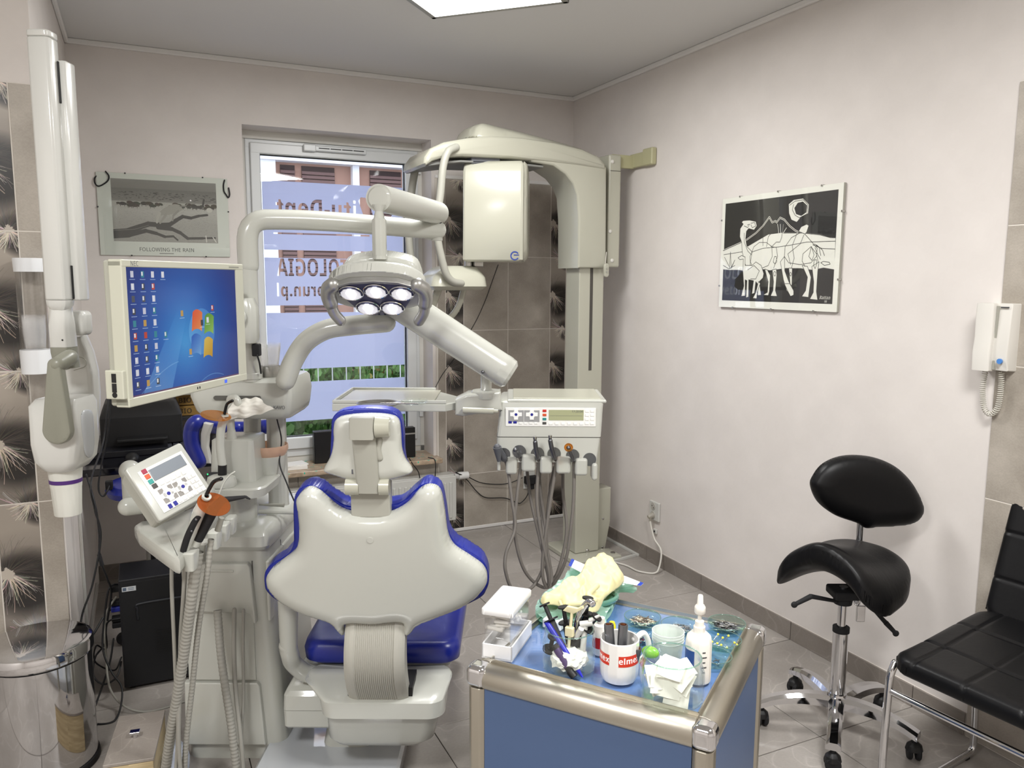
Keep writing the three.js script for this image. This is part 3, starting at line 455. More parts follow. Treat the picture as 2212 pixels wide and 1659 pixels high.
  const mt = part(u, 'monitor_mount', [loftY([[mk[1] - .075, mk[0] - .035, mk[0] + .03, -.35, -.29, .02], [mk[1] - .06, mk[0] - .04, mk[0] + .036, -.36, -.285, .025], [mk[1] + .04, mk[0] - .04, mk[0] + .036, -.36, -.285, .025], [mk[1] + .07, mk[0] - .035, mk[0] + .024, -.35, -.295, .02]]), sph(.035, mk[0] - .02, mk[1] + .01, -.27), sph(.021, mk[0] - .015, mk[1] + .085, -.28)], W);
  part(mt, 'arm', pipe([[mk[0] - .02, mk[1] + .01, -.27], [mk[0] - .03, mk[1] + .01, -.2], [-.884, 1.445, .22]], .022, .03), W);
}

// ---------- operating lamp ----------
{
  const l = kthing('operating_lamp', 'white dental operating lamp with five lit lenses and two silver handles', 'lamp', [-0.862,1.63,-0.36]);
  const a = [-0.864,1.63,-0.36], b = [-0.859,1.752,-0.36], j = [-0.276,1.747,-0.68], k0 = [-0.274,1.808,-0.68], k1 = [-0.401,1.808,-0.16];
  part(l, 'mast_arm', [pipe([[a[0], a[1] - .02, -.36], [a[0], b[1] + .01, -.36], j], .0335, .13, 28)], M.whiteK);
  part(l, 'joint', [rod([j[0], j[1] - .038, j[2]], [j[0], k0[1], k0[2]], .02), rod([j[0] - .03, j[1], j[2] - .02], [j[0] + .004, j[1], j[2]], .037)], M.whiteK);
  part(l, 'joint_screw', sph(.009, j[0] + .012, (j[1] + k0[1]) / 2, j[2] + .02), M.black);
  part(l, 'spring_arm', [rod(k0, k1, .041, .041, 36), sph(.041, ...k0), turn([[0, .006], [.03, .005], [.041, -.004], [.041, -.012], [0, -.012]], 40).rotateX(Math.PI / 2).applyQuaternion(new THREE.Quaternion().setFromUnitVectors(new THREE.Vector3(0, 0, 1), v3(k1).sub(v3(k0)).normalize())).translate(...k1)], M.whiteK);
  const n0 = [-0.398,1.777,-0.13], n1 = [-0.399,1.626,-0.13];
  part(l, 'drop_tube', turn([[0, 0], [.0205, 0], [.0205, .012], [.0215, .014], [.0215, n0[1] - n1[1] - .035], [.017, n0[1] - n1[1] - .03], [.012, n0[1] - n1[1] - .01], [.02, n0[1] - n1[1] + .01], [0, n0[1] - n1[1] + .01]]).translate(n1[0], n1[1], -.15), M.whiteK);
  const cap = part(l, 'lamp_hood', tiltG(pillow([[-.122, -.05], [-.118, .0], [-.1, .03], [-.05, .045], [0, .05], [.05, .045], [.1, .03], [.118, 0], [.122, -.05], [.08, -.075], [0, -.08], [-.08, -.075]], { n: 50, front: .012, back: .012, D: .03, t: .05 }), [-.402, 1.6, -.2], 20), M.whiteK);
  part(cap, 'maker_mark', tiltG(letters(fontR, 'KAVO', .0105).translate(-.0165, .004, .0372), [-.402, 1.6, -.2], 20), M.black);
  part(l, 'lamp_body', onL(pillow([[-.138, -.04], [-.144, .02], [-.138, .06], [-.10, .098], [-.05, .114], [0, .118], [.05, .114], [.10, .098], [.138, .06], [.144, .02], [.138, -.04], [.085, -.075], [0, -.085], [-.085, -.075]], { n: 70, front: .002, back: .022, D: .04, t: .026 }).translate(0, .0, -.022)), M.whiteK);
  const face = part(l, 'lamp_face', onL(extr([[-.122, .058], [-.06, .079], [0, .084], [.06, .079], [.122, .058], [.116, .03], [.062, -.083], [.045, -.095], [-.045, -.095], [-.062, -.083], [-.116, .03]], .016, .003)), std(0x4a4a66, .4));
  part(l, 'face_rim', onL(extr([[-.128, .06], [-.07, .088], [0, .095], [.07, .088], [.128, .06], [.128, .048], [.07, .076], [0, .083], [-.07, .076], [-.128, .048]], .02, .003).translate(0, 0, .002)), M.silver);
  const facet = turn([[0, .0], [.01, .001], [.018, .004], [.0305, .007]], 10, .01);
  for (const [x, y] of [[-.075, .032], [0, .042], [.075, .032], [-.037, -.047], [.037, -.047]]) {
    const s = part(l, 'lens', onL(turn([[0, .0075], [.012, .0075], [.0345, .008], [.0375, .012], [.0355, .0135], [.034, .0115]], 36).rotateX(Math.PI / 2).translate(x, y, 0)), M.chrome);
    part(s, 'reflector', onL(facet.clone().rotateX(Math.PI / 2).translate(x, y, .0085)), std(0xffffff, .35, { emissive: 0xf4f4ff, emissiveIntensity: .22 }));
    part(s, 'led', onL(box(.011, .052, .003, x, y, .0145)), M.ledGlow);
  }
  for (const s of [-1, 1]) {
    const h = part(l, 'handle', onL(tube([[s * .124, .06, .0], [s * .139, .045, .004], [s * .144, .02, .012], [s * .141, -.002, .022]], .0225, 30, 16)), M.silver);
    part(h, 'grip', onL(tube([[s * .141, -.004, .024], [s * .135, -.032, .038], [s * .119, -.058, .05]], .0165, 24, 16)), M.silver);
  }
  part(l, 'sensor', onL([box(.006, .004, .003, -.009, -.087, .008), box(.006, .004, .003, .009, -.087, .008)].reduce((p, q) => merge([p, q]))), M.black);
  const sp = new THREE.SpotLight(0xfafaff, 1.2, 4, .35, .6, 2); sp.position.set(...kw([-.402, 1.49, -.1])); sp.target.position.set(...kw([-.402, .5, .5])); scene.add(sp, sp.target);
}

// ---------- dentist's delivery unit ----------
{
  const Z = -.38, d = kthing('delivery_unit', 'white instrument table on swing arm with control panel and hose holders', 'instrument table', [-.1, .8, -.5]);
  const W = M.whiteK;
  // swivel arm from the unit head and balanced arm
  part(d, 'swing_arm', [tube([[-0.737,1.239,-0.3], [-0.709,1.305,-0.3], [-0.666,1.366,-0.3], [-0.6,1.405,-0.3], [-0.52,1.418,-0.31], [-0.412,1.427,-0.33]], .032, 60, 28), rod([[-0.424,1.427,-0.33][0], [-0.424,1.437,-0.33][1], -.33], [[-0.423,1.482,-0.33][0], [-0.423,1.497,-0.33][1], -.33], .014)], W);
  const s0 = [-0.4,1.513,-0.32], s1 = [-0.027,1.274,-0.3];
  const st = part(d, 'balanced_arm', [rod(s0, s1, .055, .052, 40), sph(.055, ...s0)], W);
  const dir = v3(s1).sub(v3(s0)).normalize();
  part(st, 'end_cap', turn([[0, .016], [.04, .014], [.05, .004], [.0515, -.01], [.0525, -.012], [.0525, -.03], [0, -.03]], 40).applyQuaternion(new THREE.Quaternion().setFromUnitVectors(yv, dir)).translate(s1[0] + dir.x * .016, s1[1] + dir.y * .016, s1[2] + dir.z * .016), W);
  part(st, 'screw', sph(.006, [-0.093,1.276,-0.25][0], [-0.093,1.276,-0.25][1], -.247), M.gun);
  const p = [-0.088,1.183,-0.46], pt = [-0.088,1.264,-0.4];
  part(d, 'pivot', [turn([[0, 0], [.05, 0], [.051, .004], [.051, .02], [.047, .026], [.02, .027], [.0185, .03], [.0185, .09], [0, .09]], 48).translate(p[0], 1.168, -.42)], W);
  // instrument body
  const x0 = [-0.046,1.109,-0.38][0], x1 = [0.309,1.111,-0.38][0], y1 = [0.132,1.16,-0.38][1], ym = [0.117,1.041,-0.38][1], y0 = [0.118,0.931,-0.38][1];
  part(d, 'body', loftY([[ym, x0 - .004, x1 - .006, -.6, Z + .004, .012], [y1 - .02, x0 + .006, x1, -.62, Z - .006, .014], [y1 - .004, x0 + .008, x1 + .003, -.63, Z - .01, .014], [y1, x0 + .014, x1 - .002, -.625, Z - .016, .012]]), W);
  part(d, 'table_top', [bx2(x0 + .03, x1 + .012, y1 - .006, y1 + .006, -.66, Z - .01, .006)], W);
  part(d, 'top_mat', [bx2(x0 + .05, x1 - .004, y1 + .004, y1 + .009, -.65, Z - .03, .003)], M.cream);
  part(d, 'seam', bx2(x0 - .002, x1 - .008, ym - .003, ym, -.58, Z + .001), M.seam);
  // apron with six notched cradles
  const cxs = [1089, 1122.5, 1161, 1197, 1236, 1272].map((x) => x), C6 = [[-0.027,0.981,-0.38], [0.026,0.991,-0.38], [0.088,0.984,-0.38], [0.144,0.984,-0.38], [0.207,0.978,-0.38], [0.264,0.965,-0.38]];
  part(d, 'apron', loftY([[y0 + .024, x0 - .004, x1 - .02, Z - .1, Z + .012, .012], [(y0 + ym) / 2 + .01, x0 - .005, x1 - .014, Z - .16, Z + .006, .012], [ym - .003, x0 - .005, x1 - .008, -.6, Z + .003, .012]]), W);
  C6.forEach((q, i) => {
    const s = part(d, 'instrument_cradle', [turn([[.0205, 0], [.0225, .0], [.0225, .004], [.0205, .004]], 28).rotateX(Math.PI / 2).translate(q[0], q[1], Z + .008), turn([[0, 0], [.021, 0], [.021, .0015], [0, .0015]], 28).rotateX(Math.PI / 2).translate(q[0], q[1], Z + .0105)], M.gun);
    const n = C6[i + 1]; const xa = q[0] + .007, xb = n ? n[0] - .007 : x1 - .018, yy = q[1] - .045;
    part(d, 'cradle_fork', rbox(Math.max(.012, xb - xa), .06, .06, .01, (xa + xb) / 2, yy + .008 - (n ? 0 : .004), Z - .004), W);
  });
  part(d, 'cradle_fork', rbox(.012, .05, .05, .005, x0 + .003, C6[0][1] - .03, Z - .002), W);
  // membrane control panel
  const a0 = [-0.021,1.142,-0.38], a1 = [0.284,1.077,-0.38], pw = a1[0] - a0[0], ph = .064, pcx = (a0[0] + a1[0]) / 2, pcy = (a0[1] + a1[1]) / 2 - .001;
  const pan = part(d, 'control_panel', rbox(pw, ph, .004, .0015, pcx, pcy, Z + .001), std(0xf0f0ec, .4));
  const lx = (t) => pcx - pw / 2 + pw * t, ly = (t) => pcy + ph / 2 - ph * t, zp = Z + .003, btn = (x, y, w, h, m, n = 'button') => part(pan, n, rbox(w, h, .003, .0012, x, y, zp + .0006), m);
  const B = { grey: std(0x9b9b9b, .5), w: std(0xf7f7f4, .35), navy: std(0x1a1f8a, .4), red: std(0xc22a20, .4), or: std(0xd4562a, .4), teal: std(0x2a8a86, .4), dark: std(0x4a4846, .4), lcd: std(0xa8ab86, .25) };
  part(pan, 'key_field', [box(.052, .04, .001, lx(.115), ly(.45), zp), box(.052, .04, .001, lx(.29), ly(.45), zp)], B.grey);
  for (const t of [.115, .29]) { part(pan, 'rocker', [rbox(.04, .013, .003, .001, lx(t), ly(.36), zp + .001), rbox(.014, .036, .003, .001, lx(t), ly(.36), zp + .0011), cyl(.012, .012, .002).rotateX(Math.PI / 2).translate(lx(t), ly(.36), zp)], B.w); part(pan, 'rocker_dot', cyl(.0048, .0048, .0015, 0, 0, 0, 20).rotateX(Math.PI / 2).translate(lx(t), ly(.36), zp + .0018), B.navy); }
  btn(lx(.05), ly(.78), .012, .008, B.navy); btn(lx(.105), ly(.78), .012, .008, B.navy); for (let i = 0; i < 4; i++) btn(lx(.165 + i * .057), ly(.82), .011, .0075, B.w);
  [B.red, B.or, B.teal, B.dark].forEach((m, i) => btn(lx(.43), ly(.16 + i * .22), .013, .0085, m));
  const lcd = part(pan, 'display', rbox(.118, .036, .002, .0008, lx(.67), ly(.39), zp), B.lcd); part(lcd, 'readout', letters(fontR, '17:20:04', .007).translate(lx(.73), ly(.24), zp + .001), M.greyDark);
  part(lcd, 'readout_line', box(.11, .0006, .0004, lx(.67), ly(.42), zp + .0012), M.greyDark);
  for (let i = 0; i < 6; i++) btn(lx(.50 + i * .068), ly(.84), .0125, .0085, B.w);
  for (let r = 0; r < 4; r++) for (let c = 0; c < 2; c++) btn(lx(.9 + c * .058), ly(.16 + r * .22), .0125, .0085, B.w);
  // connecting bracket, handle and side tray
  const h0 = [-0.164,1.134,-0.36], h1 = [-0.061,1.131,-0.36];
  part(d, 'bracket', [extr([[-0.19,1.165],[-0.15,1.185],[-0.04,1.191],[-0.032,1.131],[-0.166,1.11],[-0.191,1.114]], .11, .008, 0).translate(0, 0, -.43)], W);
  part(d, 'handle', [rod(h0, h1, .0105), rod(h1, [h1[0] + .015, h1[1], h1[2]], .006)], M.cream);
  const ty = 1.158, tx0 = -.60, tx1 = -.185, tz0 = -.69, tz1 = Z + .01;
  const sh = shapeOf([[tx0, -tz1], [tx1 - .04, -tz1], [tx1, -tz1 + .05], [tx1, -tz0 - .16], [tx1 - .1, -tz0], [tx0, -tz0]]);
  const tray = part(d, 'side_tray', new THREE.ExtrudeGeometry(sh, { depth: .02, bevelEnabled: true, bevelSize: .003, bevelThickness: .003, bevelSegments: 3 }).rotateX(-Math.PI / 2).translate(0, ty - .028, 0), W);
  part(tray, 'rim', [bx2(tx0 - .003, tx1 - .035, ty - .004, ty + .007, tz1 - .007, tz1 + .002, .002), bx2(tx0 - .003, tx0 + .005, ty - .004, ty + .007, tz0, tz1, .002), bx2(tx0, tx1 - .1, ty - .004, ty + .007, tz0 - .003, tz0 + .006, .002)], W);
  part(tray, 'tray_mat', bx2(tx0 + .015, tx1 - .08, ty - .004, ty + .0005, tz0 + .02, tz1 - .02, .001), M.cream);
  // round mirror tray and dish lying on the side tray
  const mi = [-0.435,1.16,-0.296], di = [-0.322,1.16,-0.329];
  const mtray = kthing('instrument_tray', 'round polished metal dish lying on the swing-arm side tray', 'tray', [mi[0], 1.159, mi[2]]);
  part(mtray, 'plate', turn([[0, .001], [.06, .001], [.068, .006], [.072, .007], [.071, .009], [.066, .008], [.058, .003], [0, .003]]).translate(mi[0], 1.159, mi[2]), M.steel);
  const gd = kthing('glass_dish', 'small clear glass dish beside the round metal dish on side tray', 'dish', [di[0], 1.159, di[2]]);
  part(gd, 'bowl', turn([[0, .001], [.036, .001], [.042, .006], [.044, .014], [.042, .014], [.04, .007], [.034, .003], [0, .003]]).translate(di[0], 1.159, di[2]), M.glass);
  const tw = kthing('tweezers', 'thin steel tweezers lying between the two dishes on side tray', 'tweezers', [mi[0] + .07, 1.168, mi[2]]);
  part(tw, 'prong', rod([mi[0] + .01, 1.171, mi[2] + .03], [mi[0] + .13, 1.166, mi[2] + .005], .0015, .0025), M.steel); part(tw, 'prong', rod([mi[0] + .012, 1.171, mi[2] + .022], [mi[0] + .13, 1.166, mi[2] + .005], .0015, .0025), M.steel);
  // five handpieces with their hoses
  const H = [
    ['dark grey', M.greyDark, 'leftmost handpiece on the holder, dark grey air nozzle with wide lip'], ['', M.gun, 'short stubby steel handpiece, second cradle from the left'],
    ['', M.gun, 'slim steel turbine handpiece with bent neck, third cradle from the left'], ['', M.gun, 'slim steel contra-angle handpiece with tall neck, fourth cradle from the left'], ['', M.gun, 'handpiece with amber ring head, beside the empty cradle']];
  const tips = [[[-0.048,1.019,-0.31], .010], [[0.012,1.01,-0.31], .009], [[0.078,1.034,-0.32], .006], [[0.128,1.039,-0.32], .006], [[0.188,1.018,-0.31], .014]];
  const loops = [
    [[-0.013,0.93,-0.38], [0.002,0.825,-0.36], [0.013,0.734,-0.34], [-0.017,0.659,-0.3], [-0.018,0.602,-0.28], [0.01,0.529,-0.3], [0.074,0.509,-0.38], [0.117,0.583,-0.42], [0.12,0.686,-0.44], [0.103,0.829,-0.47], [0.097,0.905,-0.5]],
    [[0.03,0.93,-0.38], [0.018,0.826,-0.36], [0.012,0.715,-0.35], [0.041,0.588,-0.36], [0.091,0.511,-0.4], [0.133,0.504,-0.42], [0.107,0.635,-0.44], [0.069,0.795,-0.47], [0.054,0.905,-0.5]],
    [[0.091,0.934,-0.38], [0.087,0.823,-0.37], [0.101,0.712,-0.36], [0.131,0.564,-0.36], [0.127,0.513,-0.38], [0.11,0.549,-0.4], [0.114,0.686,-0.44], [0.099,0.809,-0.48], [0.102,0.905,-0.5]],
    [[0.15,0.934,-0.38], [0.129,0.791,-0.37], [0.111,0.646,-0.36], [0.108,0.564,-0.36], [0.124,0.509,-0.38], [0.143,0.528,-0.41], [0.124,0.666,-0.45], [0.137,0.826,-0.48], [0.153,0.905,-0.5]],
    [[0.213,0.934,-0.38], [0.212,0.824,-0.37], [0.202,0.713,-0.36], [0.187,0.614,-0.36], [0.155,0.526,-0.39], [0.124,0.493,-0.42], [0.166,0.538,-0.45], [0.197,0.677,-0.47], [0.185,0.807,-0.49], [0.183,0.905,-0.5]]];
  H.forEach(([, m, label], i) => {
    const q = C6[i], [t, r] = tips[i], h = kthing('handpiece', label, 'handpiece', [q[0], q[1], Z + .02], 'handpieces on the instrument table');
    const g = [tube([[q[0] + .002, q[1] - .012, Z + .02], [q[0] - .001, q[1] - .004, Z + .035], [(q[0] + t[0]) / 2 - .002, (q[1] + t[1]) / 2, Z + .052], t], .0078 + (i === 0 ? .004 : 0), 24, 16)];
    if (i === 2 || i === 3) g.push(rod([t[0], t[1], t[2]], [t[0] - .001, t[1] + .014, t[2] + .002], .0055, .0055));
    if (i === 0) g.push(rod([t[0] + .006, t[1] - .05, t[2] - .01], t, .006, .015));
    part(h, 'body', g, m);
    if (i === 4) part(h, 'head', turn([[.006, -.008], [.012, -.008], [.015, .004], [.013, .008], [.01, .002], [0, .0]], 24).rotateX(1.1).translate(...t), M.orange);
    else if (i > 1) part(h, 'head', rod([t[0] - .001, t[1] + .012, t[2] + .002], [t[0] - .001, t[1] + .02, t[2] + .003], .0065), M.steel);
    part(h, 'hose', tube([[q[0] + .002, q[1] - .01, Z + .018], ...loops[i]], .0058, 120, 10), M.hose);
  });
}

// ---------- monitor on the mast ----------
{
  const t = thing('monitor', 'flat white widescreen monitor with blue desktop picture, on swivel arm at left', 'monitor', [-2.426, 1.445, 2.353], 0.9477);
  const x0 = [-0.247,0.158,0][0], x1 = [0.27,0.168,0][0], y1 = [-0.04,0.162,0][1], y0 = [-0.259,-0.168,0][1], s0 = [-0.231,0.145,0], s1 = [0.229,-0.144,0], sb = [-0.243,-0.15,0];
  const sx0 = s0[0] + .001, sx1 = s1[0], sy1 = s0[1], sy0 = (s1[1] + sb[1]) / 2;
  part(t, 'bezel', [bx2(x0, x1, sy1, y1, -.03, .004, .003), bx2(x0, x1, y0, sy0, -.03, .004, .003), bx2(x0, sx0, y0 + .002, y1 - .002, -.03, .0035, .003), bx2(sx1, x1, y0 + .002, y1 - .002, -.03, .0035, .003)], std(0xbcbcac, .4));
  part(t, 'case', [bx2(x0 + .002, x1 - .002, y0 + .002, y1 - .002, -.045, -.006, .006), bx2(x0 + .06, x1 - .06, y0 + .05, y1 - .05, -.075, -.04, .015)], std(0xa5a598, .5));
  const hub = part(t, 'port_box', bx2(x0 - .012, x0 + .01, y0 + .02, y0 + .085, -.045, .0, .003), std(0xbcbcac, .4));
  part(hub, 'port', [box(.0015, .02, .011, x0 - .0125, y0 + .068, -.022), box(.0015, .02, .011, x0 - .0125, y0 + .046, -.022), cyl(.006, .006, .0015).rotateZ(Math.PI / 2).translate(x0 - .0118, y0 + .03, -.022)], M.black);
  const W = 1024, H = 640, scr = canvasTex(W, H, (c) => {
    const g = c.createRadialGradient(W * .46, H * .62, 20, W * .5, H * .5, W * .62); g.addColorStop(0, '#3f9be0'); g.addColorStop(.35, '#1765bd'); g.addColorStop(.75, '#0b3a92'); g.addColorStop(1, '#0a2574'); c.fillStyle = g; c.fillRect(0, 0, W, H);
    c.strokeStyle = 'rgba(190,225,255,.35)'; c.lineWidth = 5; c.beginPath(); c.moveTo(60, H); c.quadraticCurveTo(260, H * .8, 400, H * .78); c.stroke(); c.beginPath(); c.moveTo(600, H); c.quadraticCurveTo(720, H * .9, 850, H * .97); c.stroke();
    const lg = c.createLinearGradient(250, H, 470, 200); lg.addColorStop(0, 'rgba(170,215,255,.45)'); lg.addColorStop(1, 'rgba(120,180,255,0)'); c.fillStyle = lg; c.beginPath(); c.moveTo(80, H); c.lineTo(330, H); c.lineTo(520, 200); c.lineTo(430, 200); c.fill();
    c.fillStyle = 'rgba(150,205,255,.35)'; c.beginPath(); c.arc(640, 350, 130, 0, 7); c.fill();
    // four-pane flag
    const pane = (x, y, w, h, a, b) => { const q = c.createLinearGradient(x, y, x + w, y + h); q.addColorStop(0, a); q.addColorStop(1, b); c.fillStyle = q; c.beginPath(); c.moveTo(x + 8, y + 8); c.bezierCurveTo(x + w * .35, y - 16, x + w * .65, y - 12, x + w, y + 12); c.lineTo(x + w - 12, y + h + 6); c.bezierCurveTo(x + w * .6, y + h - 14, x + w * .3, y + h - 18, x - 8, y + h + 2); c.fill(); };
    pane(545, 232, 105, 112, '#e8501e', '#f0a060'); pane(668, 258, 100, 108, '#5a9a2c', '#9cc860'); pane(525, 366, 105, 112, '#1e5cc0', '#7ab4e8'); pane(650, 392, 98, 108, '#e8c860', '#c89410');
    c.fillStyle = 'rgba(20,110,200,.0)';
    const cols = ['#d8d8e8', '#c8402c', '#3c4048', '#e8e8f0', '#caa050', '#2c8c9c', '#50545c'];
    const icon = (x, y, k) => { c.fillStyle = cols[k % 7]; c.fillRect(x, y, 24, 32); c.fillStyle = '#f4f4f8'; if (k % 2) c.fillRect(x + 3, y + 3, 12, 20); c.fillStyle = 'rgba(230,240,255,.75)'; c.fillRect(x - 10, y + 40, 44, 3); };
    for (let r = 0; r < 10; r++) for (let q = 0; q < 3; q++) icon(34 + q * 82, 18 + r * 61, r * 3 + q * 5 + (r * q) % 3);
    icon(284, 18, 3); icon(284, 330, 5); icon(440, 225, 4); icon(745, 205, 1); icon(630, 285, 2); icon(690, 272, 3); icon(505, 440, 4);
    c.fillStyle = '#6a4a6a'; c.fillRect(0, H - 8, W, 8);
  });
  part(t, 'screen', new THREE.PlaneGeometry(sx1 - sx0, sy1 - sy0).translate((sx0 + sx1) / 2, (sy0 + sy1) / 2, .001), std(0x05070c, .25, { emissive: 0xffffff, emissiveMap: scr, emissiveIntensity: .62 }));
  part(t, 'maker_mark', letters(fontR, 'NEC', .011).translate(x0 + .03, sy1 + .003, .0035), M.greyDark);
  part(t, 'model_mark', box(.05, .0035, .0006, x1 - .05, sy1 + .0075, .0042), std(0x8a8a80, .6));
  part(t, 'sensor', [box(.004, .006, .0006, .02, y0 + .01, .0042), box(.004, .006, .0006, .03, y0 + .01, .0042)], M.black);
  part(t, 'power_light', box(.012, .009, .0008, .155, y0 + .011, .0042), std(0x3a5ad0, .4, { emissive: 0x3a5ad0, emissiveIntensity: .5 }));
}

// ---------- assistant's element ----------
function ribTube(pts, r, ribs, amp, seg = 400, n = 14) {
  const c = new THREE.CatmullRomCurve3(pts.map(v3), false, 'catmullrom', .5), g = new THREE.TubeGeometry(c, seg, r, n), p = g.attributes.position, P = new THREE.Vector3();
  for (let i = 0; i <= seg; i++) { c.getPointAt(i / seg, P); const k = 1 + amp * (0.5 + 0.5 * Math.sin(i / seg * ribs * Math.PI * 2)); for (let j = 0; j <= n; j++) { const q = i * (n + 1) + j; p.setXYZ(q, P.x + (p.getX(q) - P.x) * k, P.y + (p.getY(q) - P.y) * k, P.z + (p.getZ(q) - P.z) * k); } }
  g.computeVertexNormals(); return g;
}
{
  const a = kthing('assistant_element', 'white tilted control panel with instrument cradles on arm below the monitor', 'control panel', [-.92, .9, .16]);
  const A2K = new THREE.Matrix4().makeRotationY(KYAW).setPosition(...KORG).invert().multiply(new THREE.Matrix4().compose(new THREE.Vector3(-2.483, 1.022, 2.217), new THREE.Quaternion().setFromEuler(new THREE.Euler(-.523, .457, .281, 'YXZ')), new THREE.Vector3(1, 1, 1)));
  const onA = (g) => clean(g).applyMatrix4(A2K), W = M.whiteK;
  const hs = part(a, 'panel_housing', onA(extr(rrect(.176, .166, .008), .02, .004).translate(0, 0, -.011)), W);
  part(a, 'panel_back', onA(skin([rrect(.17, .16, .008), rrect(.165, .155, .012), rrect(.10, .11, .02)].map((r, i) => r.map(([x, y]) => [x - .012 * i, y - .01 * i, [-.018, -.04, -.06][i]])))), M.greyK);
  const d = [[-0.038,0.054,0], [0.06,0.053,0], [0.063,0.014,0], [-0.032,0.02,0]], plate = part(hs, 'key_field', onA(box(.14, .128, .002, .004, -.004, 0)), std(0xeeeeea, .4));
  const lcd = part(hs, 'display', onA(rbox(Math.abs(d[1][0] - d[0][0]) + .006, Math.abs(d[0][1] - d[3][1]), .004, .001, (d[0][0] + d[1][0] + d[2][0] + d[3][0]) / 4, (d[0][1] + d[3][1] + d[1][1] + d[2][1]) / 4, .001)), std(0x8d949c, .12));
  const C = { w: std(0xf2f2ee, .35), navy: std(0x1c1f90, .4), mag: std(0xa8304c, .4), or: std(0xe0603c, .4), teal: std(0x3aa098, .4), dark: std(0x4a4846, .4), grey: std(0x97938e, .5) };
  const key = (p, w, h, m) => part(hs, 'button', onA(rbox(w, h, .003, .0014, p[0], p[1], .0018)), m);
  key([-0.049,0.054,0], .014, .013, C.mag); key([-0.049,0.038,0], .014, .013, C.or); key([-0.049,0.022,0], .014, .013, C.teal); key([-0.047,0.007,0], .014, .013, C.dark);
  for (const p of [[-0.026,0.006,0], [-0.009,0.005,0], [0.009,0.004,0], [0.025,0.004,0], [0.043,0.003,0]]) key(p, .012, .012, C.w);
  for (const p of [[0.049,-0.016,0], [0.063,-0.016,0], [0.051,-0.031,0], [0.064,-0.032,0], [0.052,-0.047,0], [0.067,-0.047,0], [0.053,-0.062,0], [0.066,-0.063,0]]) key(p, .0115, .0105, C.w);
  for (const p of [[-0.01,-0.06,0], [0.005,-0.06,0], [0.021,-0.061,0], [0.036,-0.061,0]]) key(p, .011, .0105, C.w);
  key([-0.042,-0.06,0], .0105, .0125, C.navy); key([-0.025,-0.06,0], .0105, .0125, C.navy);
  for (const p of [[-0.027,-0.028,0], [0.018,-0.03,0]]) { part(hs, 'rocker_field', onA(rbox(.042, .042, .0022, .001, p[0], p[1], .0008)), C.grey); part(hs, 'rocker', onA(merge([rbox(.042, .015, .003, .001, p[0], p[1], .002), rbox(.015, .042, .003, .001, p[0], p[1], .0021), cyl(.015, .015, .003).rotateX(Math.PI / 2).translate(p[0], p[1], .0005)])), C.w); part(hs, 'rocker_dot', onA(cyl(.005, .005, .0012, 0, 0, 0, 20).rotateX(Math.PI / 2).translate(p[0], p[1], .0036)), C.navy); }
  // cradle tray
  const Y = .865, plan = [[-1.083,0.055],[-1.083,0.015],[-1.032,0.005],[-0.978,-0.151],[-0.905,-0.111],[-0.837,0.33],[-0.855,0.324],[-0.933,0.24],[-1.036,0.126]];
  const slab = extr(plan.map(([x, z]) => [x, -z]), .045, .012, 0, 4).rotateX(-Math.PI / 2).translate(0, Y - .0225, 0);
  part(a, 'cradle_tray', slab, W);
  for (const [q, w] of [[[-0.834,0.865,0.275], .035], [[-0.831,0.865,0.201], .036], [[-0.835,0.865,0.106], .034], [[-0.834,0.865,0.038], .034], [[-0.836,0.865,-0.026], .03]]) part(a, 'cradle', loftY([[Y - .052, q[0] - w * .36, q[0] + w * .32, q[2] - .026, q[2] + .012, .006], [Y - .005, q[0] - w * .42, q[0] + w * .42, q[2] - .03, q[2] + .016, .006], [Y - .001, q[0] - w * .36, q[0] + w * .36, q[2] - .026, q[2] + .012, .005]]), W);
  const p0 = [-1.091,0.931,0.08], p1 = [-1.098,1.015,0.04];
  part(a, 'swing_arm', [rod([p1[0] - .005, p0[1] - .03, .02], [p1[0] - .005, p1[1], .02], .024), sph(.03, p1[0] - .005, p1[1], .02), rod([p0[0] - .005, p0[1] - .012, .06], [p0[0] + .1, p0[1] - .015, -.02], .026, .026), sph(.026, p0[0] - .005, p0[1] - .012, .06), rod([p0[0] + .1, p0[1] - .015, -.02], [-.95, p0[1] - .05, -.3], .026)], W);

  // suction hoses and cables
  const hose = (label, pts, r, ribs, m) => { const h = kthing('suction_hose', label, 'hose', pts[pts.length - 1], 'hoses hanging from the unit'); part(h, 'hose', ribs ? ribTube(pts, r, ribs, .1) : tube(pts, r, 90, 12), m); return h; };
  hose('thick ribbed grey suction hose hanging from the cradle under the black grip', [[-0.829,0.848,0.235], [-0.847,0.738,0.24], [-0.89,0.576,0.2], [-0.937,0.405,0.16], [-0.982,0.255,0.12], [-1.025,0.098,0.08]], .0135, 64, M.hoseLight);
  hose('thinner ribbed grey hose hanging from the third cradle', [[-0.799,0.878,0.22], [-0.816,0.769,0.22], [-0.855,0.625,0.19], [-0.898,0.428,0.15], [-0.937,0.241,0.12], [-0.959,0.097,0.1]], .0075, 70, M.hoseLight);
  hose('ribbed grey hose curving down from under the upper door', [[-0.923,0.532,-0.12], [-0.908,0.421,-0.09], [-0.887,0.315,-0.06], [-0.869,0.182,-0.05], [-0.856,-0.004,-0.05]], .0115, 46, M.hoseLight);
  hose('slim smooth grey hose below the upper door, middle of three', [[-0.87,0.533,-0.12], [-0.869,0.417,-0.1], [-0.862,0.289,-0.08], [-0.845,0.145,-0.06], [-0.839,-0.011,-0.06]], .007, 0, M.hoseLight);
